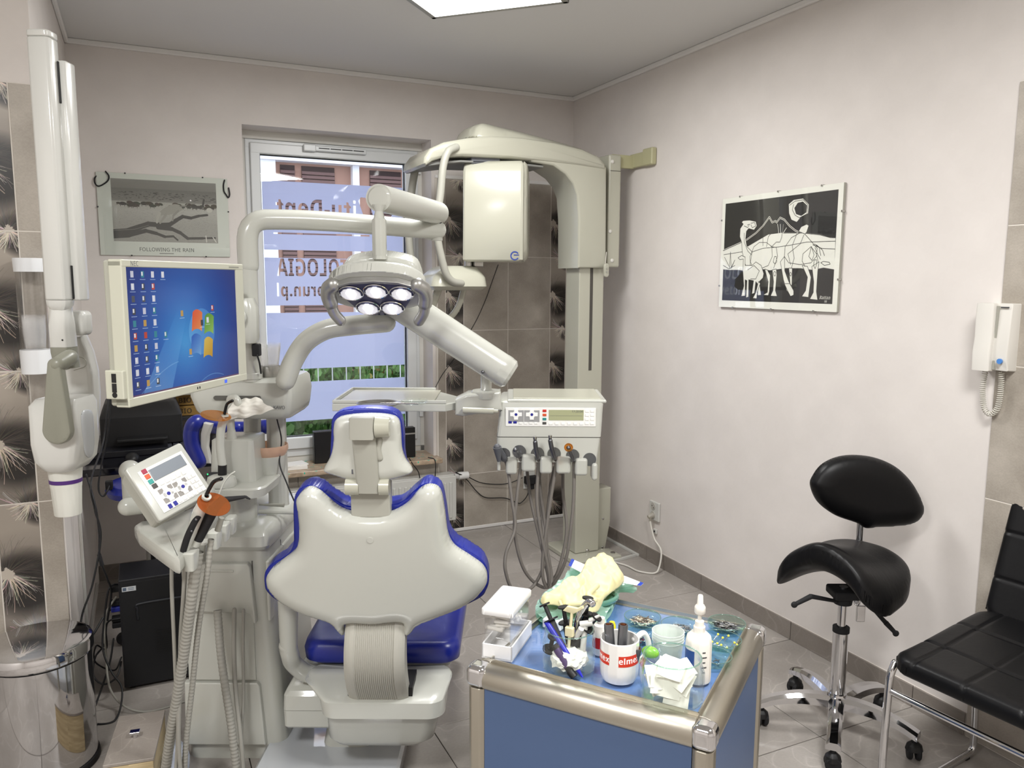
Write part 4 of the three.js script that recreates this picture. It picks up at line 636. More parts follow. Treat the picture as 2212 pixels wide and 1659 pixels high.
  hose('thin pale cable below the upper door, nearest the side panel', [[-0.841,0.533,-0.12], [-0.844,0.412,-0.11], [-0.845,0.262,-0.1], [-0.85,0.118,-0.08], [-0.84,-0.018,-0.07]], .005, 0, M.hoseLight);
  hose('slim grey cable hanging from the lowest tip of the cradle tray', [[-0.885,0.832,0.27], [-0.902,0.737,0.24], [-0.921,0.589,0.2], [-0.936,0.438,0.17], [-0.951,0.282,0.14], [-0.976,0.111,0.12]], .005, 0, M.hoseLight);
  hose('slim smooth grey hose hanging below the white curing light', [[-0.858,0.825,0.25], [-0.876,0.721,0.23], [-0.907,0.584,0.19], [-0.931,0.419,0.16], [-0.95,0.253,0.14], [-0.957,0.111,0.12]], .006, 0, M.hoseLight);
  // white curing light with orange shield, hanging in the first cradle
  const cl = kthing('curing_light', 'white and black curing light with tilted orange shield, hanging in the first cradle', 'curing light', [-0.858,0.847,0.26]);
  const c0 = [-0.861,0.846,0.265], c1 = [-0.827,0.915,0.275], c2 = [-0.801,0.973,0.285], c3 = [-0.786,1.005,0.28];
  part(cl, 'body', [rod(c0, c1, .012, .0135), rod(c1, c2, .0135, .0155), rod(c2, c3, .0155, .012), sph(.012, ...c0), sph(.0135, ...c1), sph(.0155, ...c2)], W);
  part(cl, 'grip', [tube([[-0.849,0.868,0.278], [-0.833,0.906,0.287], [-0.814,0.942,0.291], [-0.801,0.963,0.292]], .0085, 30, 14)], M.rubber);
  part(cl, 'button', [sph(.0035, ...[-0.803,0.957,0.3]), sph(.003, ...[-0.818,0.925,0.296])], M.gun);
  part(cl, 'light_guide', [tube([[-0.781,1.015,0.285], [-0.77,1.035,0.29], [-0.758,1.052,0.295], [-0.746,1.06,0.3], [-0.731,1.066,0.31]], .0052, 40, 14)], M.blackGloss);
  const sh = [-0.762,0.993,0.285]; const dsk = (R) => turn([[0, -.001], [R, -.001], [R + .001, 0], [R, .001], [0, .001]], 48);
  part(cl, 'shield', dsk(.041).scale(1, 1, .82).rotateZ(-.5).rotateX(.62).translate(sh[0] - .0, sh[1], sh[2]), M.redOrange);
  part(cl, 'ring', turn([[.006, -.003], [.012, -.003], [.012, .003], [.006, .003]], 28).rotateZ(-.5).rotateX(.5).translate(...[-0.779,1.013,0.288]), M.whiteK);
  // black air-polisher and white tip beside it
  const bt = kthing('scaler_handpiece', 'black cylindrical handpiece with slanted black nozzle, beside the white curing light', 'handpiece', [-0.822,0.863,0.25]);
  part(bt, 'body', [rod([-0.82,0.889,0.255], [-0.772,0.975,0.26], .0135, .0145), rod([-0.772,0.975,0.26], [-0.751,0.997,0.25], .0125, .011)], M.rubber);
  part(bt, 'collar', rod([-0.829,0.874,0.253], [-0.819,0.892,0.255], .0125, .0135), W);
  part(bt, 'nozzle', [rod([-0.753,0.994,0.25], [-0.696,1,0.24], .0085, .004), rod([-0.696,1,0.24], [-0.683,0.995,0.243], .004, .002)], M.rubber);
  const ej = kthing('saliva_ejector', 'grey suction nozzle with thin bent white tube, in the third cradle', 'suction tube', [-0.794,0.878,0.2]);
  part(ej, 'nozzle', [rod([-0.784,0.899,0.21], [-0.77,0.936,0.215], .0085, .007)], M.greyK);
  part(ej, 'tube', tube([[-0.796,0.957,0.2], [-0.779,0.998,0.2], [-0.765,1.028,0.2], [-0.75,1.047,0.2], [-0.736,1.057,0.2]], .0025, 40, 8), M.whiteK);
}
{ // second curing light on its charger, cup stack, tissue
  const t = kthing('curing_light', 'upright white curing light with flat orange shield, standing on a charger', 'curing light', [[-0.932,0.905,-0.225][0], .905, -.225]);
  const b = [-0.932,0.905,-0.225], yb = .9055;
  part(t, 'charger', turn([[0, 0], [.045, 0], [.047, .006], [.047, .018], [.043, .03], [.03, .036], [.016, .037], [0, .037]], 40).scale(1, 1, .8).translate(b[0], yb, -.225), M.whiteK);
  part(t, 'charger_back', rbox(.05, .034, .03, .01, b[0] - .035, yb + .02, -.255), M.darkGrey);
  part(t, 'status_light', sph(.0025, [-0.98,0.941,-0.238][0], [-0.98,0.941,-0.238][1], -.236), std(0x30c070, .4, { emissive: 0x30c070, emissiveIntensity: 1.5 }));
  const p = [[-0.929,0.942,-0.225], [-0.927,0.975,-0.225], [-0.931,1.042,-0.225], [-0.917,1.124,-0.225], [-0.911,1.143,-0.22], [-0.903,1.169,-0.218], [-0.895,1.178,-0.215], [-0.881,1.185,-0.21]];
  part(t, 'collar', rod([p[0][0], p[0][1] - .01, -.225], p[1], .0138), M.black);
  part(t, 'body', [tube([p[1], [-0.93,1.011,-0.225], p[2], [-0.927,1.087,-0.225], p[3]], .0132, 40, 20)], M.whiteK);
  part(t, 'light_guide', tube(p.slice(4), .0048, 30, 14), M.blackGloss);
  const s = [-0.936,1.137,-0.2]; part(t, 'shield', turn([[0, -.001], [.046, -.001], [.047, 0], [.046, .001], [0, .001]], 48).rotateX(.13).rotateZ(-.24).translate(s[0], s[1], -.212), M.orange);
  part(t, 'ring', turn([[.006, -.003], [.0115, -.003], [.0115, .003], [.006, .003]], 28).translate(p[4][0], p[4][1] - .008, -.222), M.whiteK);
  const yt = [-0.92,1.238,-0.32][1], h0 = [-0.822,1.234,-0.42];
  const hdr = kthing('cup_holder', 'small brushed silver cup holder on top of the unit head', 'cup holder', [h0[0], yt, -.42]);
  part(hdr, 'body', turn([[0, 0], [.036, 0], [.037, .004], [.033, .034], [.031, .038], [.029, .038], [.029, .01], [0, .01]], 40).translate(h0[0], yt - .001, -.42), M.silver);
  for (let i = 0; i < 5; i++) { // nested cups, each a thing
    const c = kthing('plastic_cup', ['innermost and topmost clear ribbed cup of the nested stack above the silver holder', 'second clear cup from the top of the nested stack', 'middle clear cup of the nested stack above the silver holder', 'second lowest clear cup of the nested stack above the silver holder', 'lowest clear cup, its base down in the silver holder'][i], 'cup', [h0[0], yt + .012 + (4 - i) * .0045, -.42], 'nested plastic cups');
    const y = yt + .012 + (4 - i) * .0045, L = []; for (let k = 0; k <= 10; k++) L.push([.0245 + k * .00098 + (k % 2 ? .0003 : 0), .003 + k * .0077]);
    part(c, 'cup', turn([[0, .003], ...L, [.0355, .08], [.0365, .0825], [.0358, .084]], 36).translate(h0[0], y, -.42), M.cup);
  }
  const tn = kthing('tissue', 'crumpled white paper tissue pulled from the slot of the unit head', 'tissue', [-0.848,1.165,-0.3]);
  const n = 26, gp = new THREE.PlaneGeometry(1, 1, n, n), q = gp.attributes.position;
  const T = [[-0.913,1.174,-0.312], [-0.826,1.182,-0.312], [-0.911,1.116,-0.27], [-0.769,1.15,-0.262]];
  for (let i = 0; i < q.count; i++) { const u = q.getX(i) + .5, v = .5 - q.getY(i), k = [0, 1, 2].map((j) => T[0][j] * (1 - u) * (1 - v) + T[1][j] * u * (1 - v) + T[2][j] * (1 - u) * v + T[3][j] * u * v); q.setXYZ(i, k[0] + .003 * Math.sin(v * 9), k[1] + .0022 * Math.sin(u * 17 + v * 5) * (1 - v * .3) - .006 * Math.sin(u * Math.PI) * v, k[2] + .007 * Math.sin(u * 14 + v * 3) * v + .006 * vn(u * 9, v * 9, 64) + .022 * Math.sin(v * Math.PI) * (1 - u * .5)); }
  gp.computeVertexNormals(); part(tn, 'sheet', gp, std(0xe6e3da, .95, { side: THREE.DoubleSide }));
  const sw = kthing('camera_socket', 'small black plug box on the mast with cable beside cup stack', 'plug', [-0.836,1.334,-0.31]);
  part(sw, 'box', [rbox(.024, .04, .03, .004, [-0.836,1.336,-0.31][0], [-0.836,1.336,-0.31][1], -.325)], M.rubber); part(sw, 'cable', tube([[-0.828,1.32,-0.305], [-0.823,1.293,-0.31], [-0.826,1.259,-0.33]], .003, 20, 8), M.cable);
  const rc = kthing('power_cable', 'thin black cable looping down beside the spittoon column to the worktop', 'cable', [-0.715,0.839,-0.3]);
  part(rc, 'cable', tube([[-0.8,1.094,-0.4], [-0.787,1.022,-0.4], [-0.79,0.946,-0.38], [-0.758,0.891,-0.34], [-0.724,0.814,-0.33], [-0.711,0.793,-0.35]], .0025, 60, 8), M.cable);
  const lv = kthing('white_handpiece', 'slim white wand lying on the worktop beside the turret', 'wand', [-0.795,0.79,-0.357]);
  part(lv, 'wand', [rod([[-0.852,0.79,-0.34][0], .787, [-0.852,0.79,-0.34][2]], [[-0.723,0.79,-0.326][0], .79, [-0.723,0.79,-0.326][2]], .008)], M.whiteK);
  part(lv, 'nozzle', rod([[-0.864,0.795,-0.378][0], .8, [-0.864,0.795,-0.378][2]], [[-0.779,0.795,-0.379][0], .798, [-0.779,0.795,-0.379][2]], .003, .007), M.greyK);
}

// ---------- intraoral x-ray on its folded wall arm ----------
{
  const x = kthing('xray_arm', 'tall folded white wall arm carrying a small dental x-ray head with grey fork', 'x-ray machine', [-1.2, 1.2, .22]);
  const W = M.white, a0 = [-1.182,2.147,0.25], a1 = [-1.133,2.145,0.25], a2 = [-1.184,1.51,0.25], a3 = [-1.132,1.508,0.25];
  const w = a1[0] - a0[0] + .002, cx = (a0[0] + a3[0]) / 2 - .0, h = a0[1] - a2[1];
  part(x, 'upper_arm', extr(rrect(.056, .05, .012), h, .004).rotateX(-Math.PI / 2).translate(a0[0] + .026, (a0[1] + a2[1]) / 2, .222), W);
  part(x, 'arm_cap', extr(rrect(.0565, .0505, .012), .016, .004).rotateX(-Math.PI / 2).translate(a0[0] + .026, a0[1] + .0085, .222), W);
  part(x, 'arm_cap', loftY([[a2[1] - .026, a0[0] + .008, a0[0] + .044, .205, .24, .01], [a2[1] - .014, a0[0] + .0, a0[0] + .052, .199, .246, .012], [a2[1] - .0005, a0[0] - .002, a0[0] + .054, .197, .247, .012]]), W);
  part(x, 'rear_arm', [extr(rrect(.028, .05, .01), h - .045, .004).rotateX(-Math.PI / 2).translate(a0[0] + .058, (a0[1] + a2[1]) / 2 - .024, .185)], W);
  part(x, 'arm_slot', [rbox(.004, .10, .006, .0018, a0[0] + .0555, a0[1] - .1, .212), rbox(.004, .085, .006, .0018, a0[0] + .0555, a2[1] + .045, .212)], M.black);
  const k0 = [-1.158,1.5,0.23], k1 = [-1.164,1.39,0.23];
  part(x, 'knuckle', loftY([[k1[1], k0[0] - .026, k0[0] + .027, .19, .243, .014], [(k0[1] + k1[1]) / 2, k0[0] - .027, k0[0] + .025, .19, .243, .014], [k0[1] - .012, k0[0] - .023, k0[0] + .022, .193, .24, .014], [k0[1], k0[0] - .023, k0[0] + .022, .193, .24, .014]]), W);
  part(x, 'screw', sph(.0022, [-1.145,1.409,0.245][0], [-1.145,1.409,0.245][1], .2435), M.black);
  const c1 = [-1.174,1.329,0.22];
  part(x, 'collar', loftY([[c1[1] + .006, k0[0] - .024, k0[0] + .029, .185, .235, .016], [k1[1] - .014, k0[0] - .026, k0[0] + .028, .19, .243, .015], [k1[1] - .0005, k0[0] - .026, k0[0] + .027, .19, .243, .014]]), std(0x8d8d80, .35));
  // fork: a teardrop plate in front of the head
  const f0 = [-1.133,1.363,0.3], f1 = [-1.138,1.186,0.3];
  const tear = []; for (let i = 0; i <= 20; i++) { const t = i / 20 * Math.PI; tear.push([f0[0] + .0175 * Math.cos(t), f0[1] - .012 + .0175 * Math.sin(t)]); } for (let i = 0; i <= 28; i++) { const t = Math.PI + i / 28 * Math.PI; tear.push([f1[0] + .0365 * Math.cos(t), f1[1] + .002 + .0365 * Math.sin(t)]); }
  part(x, 'fork', extr(tear, .026, .008, 0, 5).translate(0, 0, .3), std(0x8d8d80, .3));
  part(x, 'fork_bridge', [pipe([[f0[0] + .004, f0[1] - .01, .296], [f0[0] + .012, f0[1] + .006, .25], [k0[0], c1[1] + .02, .215]], .02, .02)], std(0x8d8d80, .35));
  const t0 = [-1.232,1.253,0.22], t1 = [-1.1,1.254,0.22], t2 = [-1.182,1.064,0.22], L = t0[0] + .004, R = t1[0] - .004, mid = (L + R) / 2;
  part(x, 'tube_head', loftY([[t2[1] + .004, mid - .03, mid + .03, .2, .27, .026], [t2[1] + .012, L + .022, R - .02, .17, .285, .03], [t2[1] + .035, L + .004, R - .004, .16, .29, .03], [t2[1] + .08, L, R, .155, .29, .024], [t0[1] - .01, L + .002, R - .002, .155, .288, .02], [t0[1] + .006, L + .012, R - .01, .16, .27, .014]], .9), W);
  part(x, 'head_cap', pillow([[-.05, .07], [.04, .07], [.055, .03], [.05, -.04], [.02, -.09], [-.03, -.08], [-.055, -.03]], { n: 30, front: .004, back: .002, D: .03, t: .003 }).scale(.5, .75, 1).rotateY(Math.PI / 2).translate(R - .0015, (t0[1] + t2[1]) / 2 + .01, .225), std(0xb5b8ba, .3));
  const q0 = [-1.166,1.065,0.235], q1 = [-1.166,1.043,0.235], q2 = [-1.172,0.95,0.235];
  part(x, 'cone', [turn([[0, q2[1] + .002], [.0305, q2[1] + .002], [.0315, q2[1]], [.0325, q2[1] + .002], [.0365, q1[1] - .02], [.0375, q1[1] - .016], [.038, q1[1] - .006], [0, q1[1] - .006]], 40).translate(q1[0], 0, .235), turn([[0, q1[1] + .004], [.0385, q1[1] + .004], [.0415, q0[1] + .014], [0, q0[1] + .014]], 40).translate(q1[0], 0, .235)], std(0xd4d4cc, .45));
  part(x, 'purple_ring', turn([[0, q1[1] - .006], [.039, q1[1] - .006], [.0393, q1[1] + .004], [0, q1[1] + .004]], 40).translate(q1[0], 0, .235), std(0x4a2470, .4));
  // lower arm, folded up behind the head
  const l0 = [-1.196,1.405,0.12], l1 = [-1.14,1.061,0.12];
  part(x, 'elbow', [rbox(.062, .066, .05, .014, [-1.155,1.448,0.15][0], [-1.155,1.448,0.15][1], .15)], W);
  part(x, 'lower_arm', extr([[-1.194,1.395],[-1.177,1.41],[-1.154,1.413],[-1.138,1.368],[-1.129,1.318],[-1.128,1.254],[-1.134,1.19],[-1.147,1.126],[-1.16,1.074],[-1.173,1.06],[-1.194,1.06],[-1.215,1.08],[-1.213,1.19],[-1.204,1.317]], .05, .014, 0, 5).translate(0, 0, .12), W);
  part(x, 'cable', tube([[-1.174,1.357,0.16], [-1.146,1.357,0.16], [-1.133,1.347,0.16], [-1.138,1.332,0.16], [-1.167,1.322,0.16]], .0012, 40, 6), M.greyK);
  part(x, 'wall_bracket', rod([[-1.195,1.108,0.1][0], [-1.195,1.108,0.1][1], .1], [-1.55,1.031,-0.5], .018), W);
}
{ // cup dispenser on the tiled partition
  const z = 1.61, a = [-2.84,1.607,1.61], b = [-2.852,1.342,1.61], c = [-2.849,1.267,1.61], d = [-2.85,1.127,1.61];
  const t = wthing('cup_dispenser', 'clear tube cup dispenser with white bands on the patterned wall tiles', 'cup dispenser', [a[0], c[1], z - .06]);
  const tx = a[0], y1 = a[1] + .02, y0 = b[1];
  part(t, 'tube', turn([[.041, y0], [.0415, y1 - .035], [.0395, y1 - .035], [.039, y0]], 40).translate(tx, 0, z), M.acrylic);
  part(t, 'top_band', turn([[0, y1], [.046, y1], [.0465, y1 - .006], [.0445, y1 - .042], [0, y1 - .042]], 40).translate(tx, 0, z), std(0xe4e6e8, .35));
  part(t, 'lower_band', turn([[0, y0], [.0445, y0], [.045, y0 - .006], [.0435, c[1]], [0, c[1]]], 40).translate(tx, 0, z), std(0xe4e6e8, .35));
  part(t, 'outlet', turn([[.034, c[1]], [.032, d[1]], [.03, d[1]], [.032, c[1]]], 40).translate(tx, 0, z), M.acrylic);
  part(t, 'bracket', [box(.03, .04, .03, tx, y1 - .02, 1.567), box(.03, .04, .03, tx, y0 - .02, 1.567)], std(0xe4e6e8, .4));
  const s = wthing('cup_stack', 'translucent plastic cups stacked inside the clear dispenser tube', 'cups', [tx, y0, z]); s.userData.kind = 'stuff';
  const L = []; for (let i = 0; i < 12; i++) L.push(lathe([[.028, 0], [.033, .05], [.035, .052]], 24).translate(tx, y0 + .002 + i * .005, z)); part(s, 'cups', L, M.cup);
}
{ // pedal bin
  const c = [-1.506,0.412,-0.135], r = .154, H = c[1] + .012;
  const t = kthing('pedal_bin', 'round polished steel pedal bin with flat lid in lower left corner', 'bin', [c[0], 0, -.1355]);
  part(t, 'body', turn([[0, .012], [r - .006, .012], [r - .004, .03], [r - .004, H - .05], [r - .008, H - .048], [0, H - .048]], 72).translate(c[0], 0, -.1355), M.chrome);
  part(t, 'base_ring', turn([[0, 0], [r, 0], [r + .002, .006], [r, .02], [0, .02]], 64).translate(c[0], 0, -.1355), M.rubber);
  part(t, 'gasket', turn([[0, H - .05], [r - .006, H - .05], [r - .006, H - .044], [0, H - .044]], 64).translate(c[0], 0, -.1355), M.rubber);
  part(t, 'lid', turn([[0, H - .044], [r, H - .044], [r + .003, H - .04], [r + .003, H - .012], [r - .001, H - .003], [r - .012, H], [0, H + .002]], 72, .5).translate(c[0], 0, -.1355), M.chrome);
  part(t, 'pedal', rbox(.05, .012, .06, .004, c[0] + .02, .016, -.1355 + r + .02), M.rubber);
}
{ // small box with a tile lid and square knob
  const t = thing('lidded_box', 'small light wooden box with marble-look lid and square chrome knob, on floor', 'box', [-2.615, 0, 1.915], -0.14);
  const wood = std(0xe2dac6, .6, { map: tex(128, (u, v) => { const k = (fbm(u * 3, v * 24, 24, 4) - .45) * 60; return [226 + k, 212 + k, 184 + k]; }) });
  const w = .135, l = .275, h = .135;
  part(t, 'body', [uvm(rbox(.012, h, l, .002, -w / 2 + .006, h / 2, 0, 1), 5), uvm(rbox(.012, h, l, .002, w / 2 - .006, h / 2, 0, 1), 5), uvm(rbox(w - .02, h, .012, .002, 0, h / 2, l / 2 - .006, 1), 5), uvm(rbox(w - .02, h, .012, .002, 0, h / 2, -l / 2 + .006, 1), 5), uvm(box(w - .02, .01, l - .02, 0, .006, 0), 5)], wood);
  const lid = part(t, 'lid', [uvm(rbox(w + .004, .01, l + .004, .002, 0, h + .006, 0, 1), 1.4)], std(0xf4f0ec, .3, { map: floorTex }));
  part(t, 'knob', [cyl(.006, .006, .016, 0, h + .011, .01), rbox(.03, .008, .022, .002, 0, h + .03, .01)], M.chrome);
  const bag = thing('plastic_bag', 'crumpled translucent bag with blue stripe beside the lidded box', 'bag', [-2.50, 0, 1.96], -0.1);
  const g = new THREE.IcosahedronGeometry(.06, 4), p = g.attributes.position; for (let i = 0; i < p.count; i++) { const k = .75 + .5 * vn(p.getX(i) * 60 + 40, p.getY(i) * 60 + p.getZ(i) * 45 + 40, 256); p.setXYZ(i, p.getX(i) * k * .6, Math.max(-.05, p.getY(i) * k * .9) + .05, p.getZ(i) * k * 1.4); } const mg = mergeVertices(clean(g).deleteAttribute('normal') && g); mg.computeVertexNormals();
  part(bag, 'film', mg, phy(0xdfe6f4, .3, { transmission: .6, thickness: 0 })); part(bag, 'stripe', rbox(.045, .01, .004, .001, 0, .05, .085), std(0x2a6ad8, .4));
}
{ // computer under the desk
  const t = wthing('computer_tower', 'black computer tower with mesh side panel and label, on floor under desk', 'computer', [-2.46, 0, 1.2]);
  const x0 = -2.662, x1 = -2.26, z0 = 1.1, z1 = 1.302, h = .44;
  part(t, 'case', bx2(x0, x1, .012, h, z0, z1, .004), std(0x15161b, .5));
  const sp = part(t, 'side_panel', [bx2(x0 + .006, x1 - .02, .02, h - .012, z1, z1 + .002, .0008)], std(0x121317, .55));
  part(sp, 'ridge', [tube([[x0 + .06, h - .16, z1 + .003], [x0 + .06, h - .12, z1 + .003], [x0 + .08, h - .1, z1 + .003], [x1 - .04, h - .1, z1 + .003]], .005, 40, 8)], std(0x1f2126, .45));
  const L = []; for (let i = 0; i < 15; i++) for (let j = 0; j < 12; j++) L.push(new THREE.CylinderGeometry(.0035, .0035, .001, 6).rotateX(Math.PI / 2).translate(x0 + .12 + i * .0095 + (j % 2) * .0048, .13 + j * .0085, z1 + .0022)); const vh = part(sp, 'vent_holes', L, M.black); vh.userData.kind = 'stuff';
  const lab = part(t, 'label', box(.048, .018, .0006, x0 + .035, h - .036, z1 + .0025), std(0xd6dade, .5)); part(lab, 'print', [box(.012, .012, .0004, x0 + .02, h - .036, z1 + .003), box(.02, .002, .0004, x0 + .042, h - .033, z1 + .003), box(.02, .002, .0004, x0 + .042, h - .039, z1 + .003)], std(0x5a6a80, .6));
  for (let i = 0; i < 4; i++) part(t, 'foot', cyl(.012, .012, .013, i % 2 ? x0 + .03 : x1 - .03, 0, i < 2 ? z0 + .03 : z1 - .03), M.rubber);
  for (const [y, m] of [[.375, M.rubber], [.32, M.rubber], [.295, std(0x24309a, .5)], [.255, M.rubber], [.23, M.rubber]]) part(t, 'plug', rbox(.035, .02, .03, .004, x0 - .016, y, 1.2), m);
}
{ // desk in the alcove and what stands on it
  const d = wthing('desk', 'dark high-gloss desk in the alcove left of the window', 'desk', [-2.5, 0, .4]);
  const top = std(0x0b0c14, .1);
  part(d, 'desk_top', bx2(-2.795, -2.1, .74, .772, .02, .83, .004), top);
  part(d, 'leg', bx2(-2.45, -2.39, 0, .74, .62, .68, .004), M.blackGloss); part(d, 'leg', bx2(-2.17, -2.11, 0, .74, .1, .16, .004), M.blackGloss);
  part(d, 'rail', bx2(-2.795, -2.1, .69, .74, .1, .12), M.darkGrey);
  part(d, 'monitor_shelf', bx2(-2.795, -2.45, .772, .80, .3, .62, .003), std(0x14151b, .4));
  const pr = wthing('printer', 'black printer behind the monitor, on the dark desk', 'printer', [-2.55, .772, .3]);
  part(pr, 'body', loftY([[.8, -2.73, -2.38, .16, .5, .03], [.93, -2.73, -2.38, .17, .5, .03], [.985, -2.71, -2.4, .19, .44, .04], [.995, -2.69, -2.42, .21, .4, .04]]), M.black);
  part(pr, 'paper_tray', bx2(-2.66, -2.45, .83, .842, .5, .58, .003), M.black);
  part(pr, 'lid_edge', bx2(-2.40, -2.31, 1.0, 1.012, .2, .34, .003).rotateZ(0), M.greyK);
  const kb = wthing('keyboard', 'black keyboard lying lengthwise on the dark desk', 'keyboard', [-2.42, .772, .42], 'x'); kb.userData.group = undefined; delete kb.userData.group;
  part(kb, 'base', bx2(-2.53, -2.36, .773, .788, .12, .62, .004), M.rubber);
  const kc = std(0x33353d, .45); for (let i = 0; i < 5; i++) for (let j = 0; j < 15; j++) part(kb, 'key', rbox(.026, .008, .027, .002, -2.507 + i * .031, .791, .145 + j * .032, 1), kc);
  const ms = wthing('mouse', 'black computer mouse beside the keyboard on the desk', 'mouse', [-2.6, .772, .68]);
  part(ms, 'body', sph(.03, -2.6, .772, .68, 1, .9, 1.7).translate(0, .002, 0), M.black);
  const bxm = std(0x8c6c34, .8);
  for (const [i, y, lab] of [[0, .90, 'lower yellow-brown cardboard box with large lettering, behind the printer'], [1, .955, 'upper yellow-brown cardboard box, topmost of the pair behind the printer']]) {
    const b = wthing('cardboard_box', lab, 'box', [-2.33, y - .025, .12], 0, 'cardboard boxes');
    part(b, 'carton', bx2(-2.45, -2.18, y - .025, y + .025, .05, .2, .002), bxm); part(b, 'print', letters(fontB, 'BIO', .026).translate(-2.385, y - .013, .2004), std(0x4a3a22, .8));
  }
  const st = wthing('document_shelf', 'low dark shelf under the cardboard boxes, at the back of the desk', 'shelf', [-2.32, .772, .12]); part(st, 'board', bx2(-2.46, -2.15, .855, .873, .04, .22, .002), M.darkGrey); part(st, 'side', bx2(-2.46, -2.44, .773, .855, .04, .22), M.darkGrey); part(st, 'side', bx2(-2.17, -2.15, .773, .855, .04, .22), M.darkGrey);
}
{ // assistant's stool: blue seat and wrap-round armrest
  const t = wthing('assistant_stool', 'royal blue stool with curved padded armrest, half hidden behind the dental unit', 'stool', [-2.54, 0, .92]);
  part(t, 'seat', turn([[0, .78], [.1, .78], [.15, .765], [.165, .74], [.155, .715], [.1, .705], [0, .705]], 40).translate(-2.54, -.04, .92), M.blue);
  part(t, 'column', cyl(.025, .025, .54, -2.54, .11, .92), M.steel);
  part(t, 'armrest', [onK(tube([[-1.201,0.873,-0.72], [-1.223,0.937,-0.72], [-1.224,0.991,-0.72], [-1.206,1.02,-0.74], [-1.193,0.972,-0.9], [-1.134,0.946,-1], [-1.011,0.964,-0.95]], .03, 80, 20))], M.blue);
  part(t, 'armrest_bracket', [onK(extr([[-1.177,1.022],[-1.145,1.016],[-1.162,0.971],[-1.167,0.926],[-1.156,0.862],[-1.177,0.862],[-1.193,0.917],[-1.19,0.98]], .03, .006).translate(0, 0, -.73))], M.white);
  for (let i = 0; i < 5; i++) { const a = i / 5 * Math.PI * 2 - Math.PI / 2, c = Math.cos(a) * .14, s = Math.sin(a) * .18; part(t, 'leg', rod([-2.54, .1, .92], [-2.54 + c, .07, .92 + s], .02, .014), M.steel); part(t, 'castor', turn([[0, -.012], [.025, -.012], [.027, 0], [.025, .012], [0, .012]]).rotateX(Math.PI / 2).rotateY(a).translate(-2.54 + c, .028, .92 + s), M.rubber); }
  part(t, 'mechanism', cyl(.05, .06, .03, -2.54, .635, .92), M.rubber);
}
{ // cables on the left
  const cab = (label, pts, r = .0035, m = M.cable, cat = 'cable') => { const t = wthing('power_cable', label, cat, pts[pts.length - 1], 'cables at the alcove'); part(t, 'cable', tube(pts, r, 140, 8), m); return t; };
  const c1 = cab('long black cable hanging from the desk edge to behind the bin', [[-2.66,1.199,0.95], [-2.673,1.056,1], [-2.696,0.917,1.05], [-2.73,0.83,1.3], [-2.722,0.73,1.32], [-2.708,0.626,1.33], [-2.742,0.465,1.36], [-2.775,0.381,1.4], [-2.786,0.334,1.45]]);
  cab('black cable hanging in a small loop under the desk edge', [[-2.657,1.142,0.95], [-2.676,0.959,0.98], [-2.71,0.814,1], [-2.722,0.735,1.02], [-2.708,0.703,1.03], [-2.691,0.722,1.02], [-2.684,0.735,1]]);
  const ad = wthing('power_adapter', 'small black power adapter hanging under the desk', 'adapter', [-2.684,0.739,1]); part(ad, 'case', rbox(.028, .036, .03, .004, ...[-2.685,0.734,0.98]), M.rubber);
  cab('thin black cable with inline switch running down to the tower', [[-2.75,0.835,1.2], [-2.723,0.737,1.28], [-2.714,0.635,1.3], [-2.717,0.538,1.3], [-2.698,0.447,1.28], [-2.689,0.384,1.26], [-2.708,0.273,1.25]]);
  const sw = wthing('cable_coupling', 'black inline cable coupling hanging above the tower', 'coupling', [-2.716,0.529,1.3]); part(sw, 'body', rod([-2.719,0.551,1.3], [-2.711,0.507,1.3], .007), M.rubber);
  cab('black cable from the tower coiling in loops on the floor', [[-2.661,0.398,1.22], [-2.695,0.396,1.24], [-2.716,0.296,1.26], [-2.727,0.187,1.3], [-2.701,0.117,1.36], [-2.666,0.066,1.42], [-2.69, .006, 1.52], [-2.77, .006, 1.5], [-2.76, .006, 1.4], [-2.711,0.11,1.3], [-2.691,0.199,1.26]]);
  cab('black cable looped loosely behind the tower', [[-2.662,0.261,1.22], [-2.71,0.251,1.22], [-2.723,0.178,1.24], [-2.755,0.147,1.28], [-2.762,0.093,1.32], [-2.728,0.062,1.34], [-2.685,0.077,1.33], [-2.669,0.11,1.28]]);
  cab('black cable making a wide round loop on the wall side', [[-2.667,0.301,1.2], [-2.716,0.272,1.2], [-2.719,0.15,1.22], [-2.751,0.179,1.25], [-2.758,0.115,1.25], [-2.697,0.068,1.25], [-2.67,0.102,1.22]], .003);
  cab('grey cable from the tower running over the floor to the unit', [[-2.676,0.348,1.22], [-2.715,0.28,1.22], [-2.72,0.168,1.26], [-2.70, .05, 1.4], [-2.6, .006, 1.5], [-2.42, .006, 1.48]], .004, M.hoseLight);
  cab('black mains plug lead running from the wall box behind the bin', [[-2.763,0.286,1.45], [-2.743,0.296,1.4], [-2.717,0.324,1.35]], .004);
  const ch = wthing('cable_duct', 'thin white cable duct on the left alcove wall', 'cable duct', [-2.79, .1, 1.1]); part(ch, 'duct', [bx2(-2.8, -2.788, .08, .65, 1.02, 1.035, .003), bx2(-2.8, -2.788, .08, .095, .3, 1.02, .003)], M.white);
}
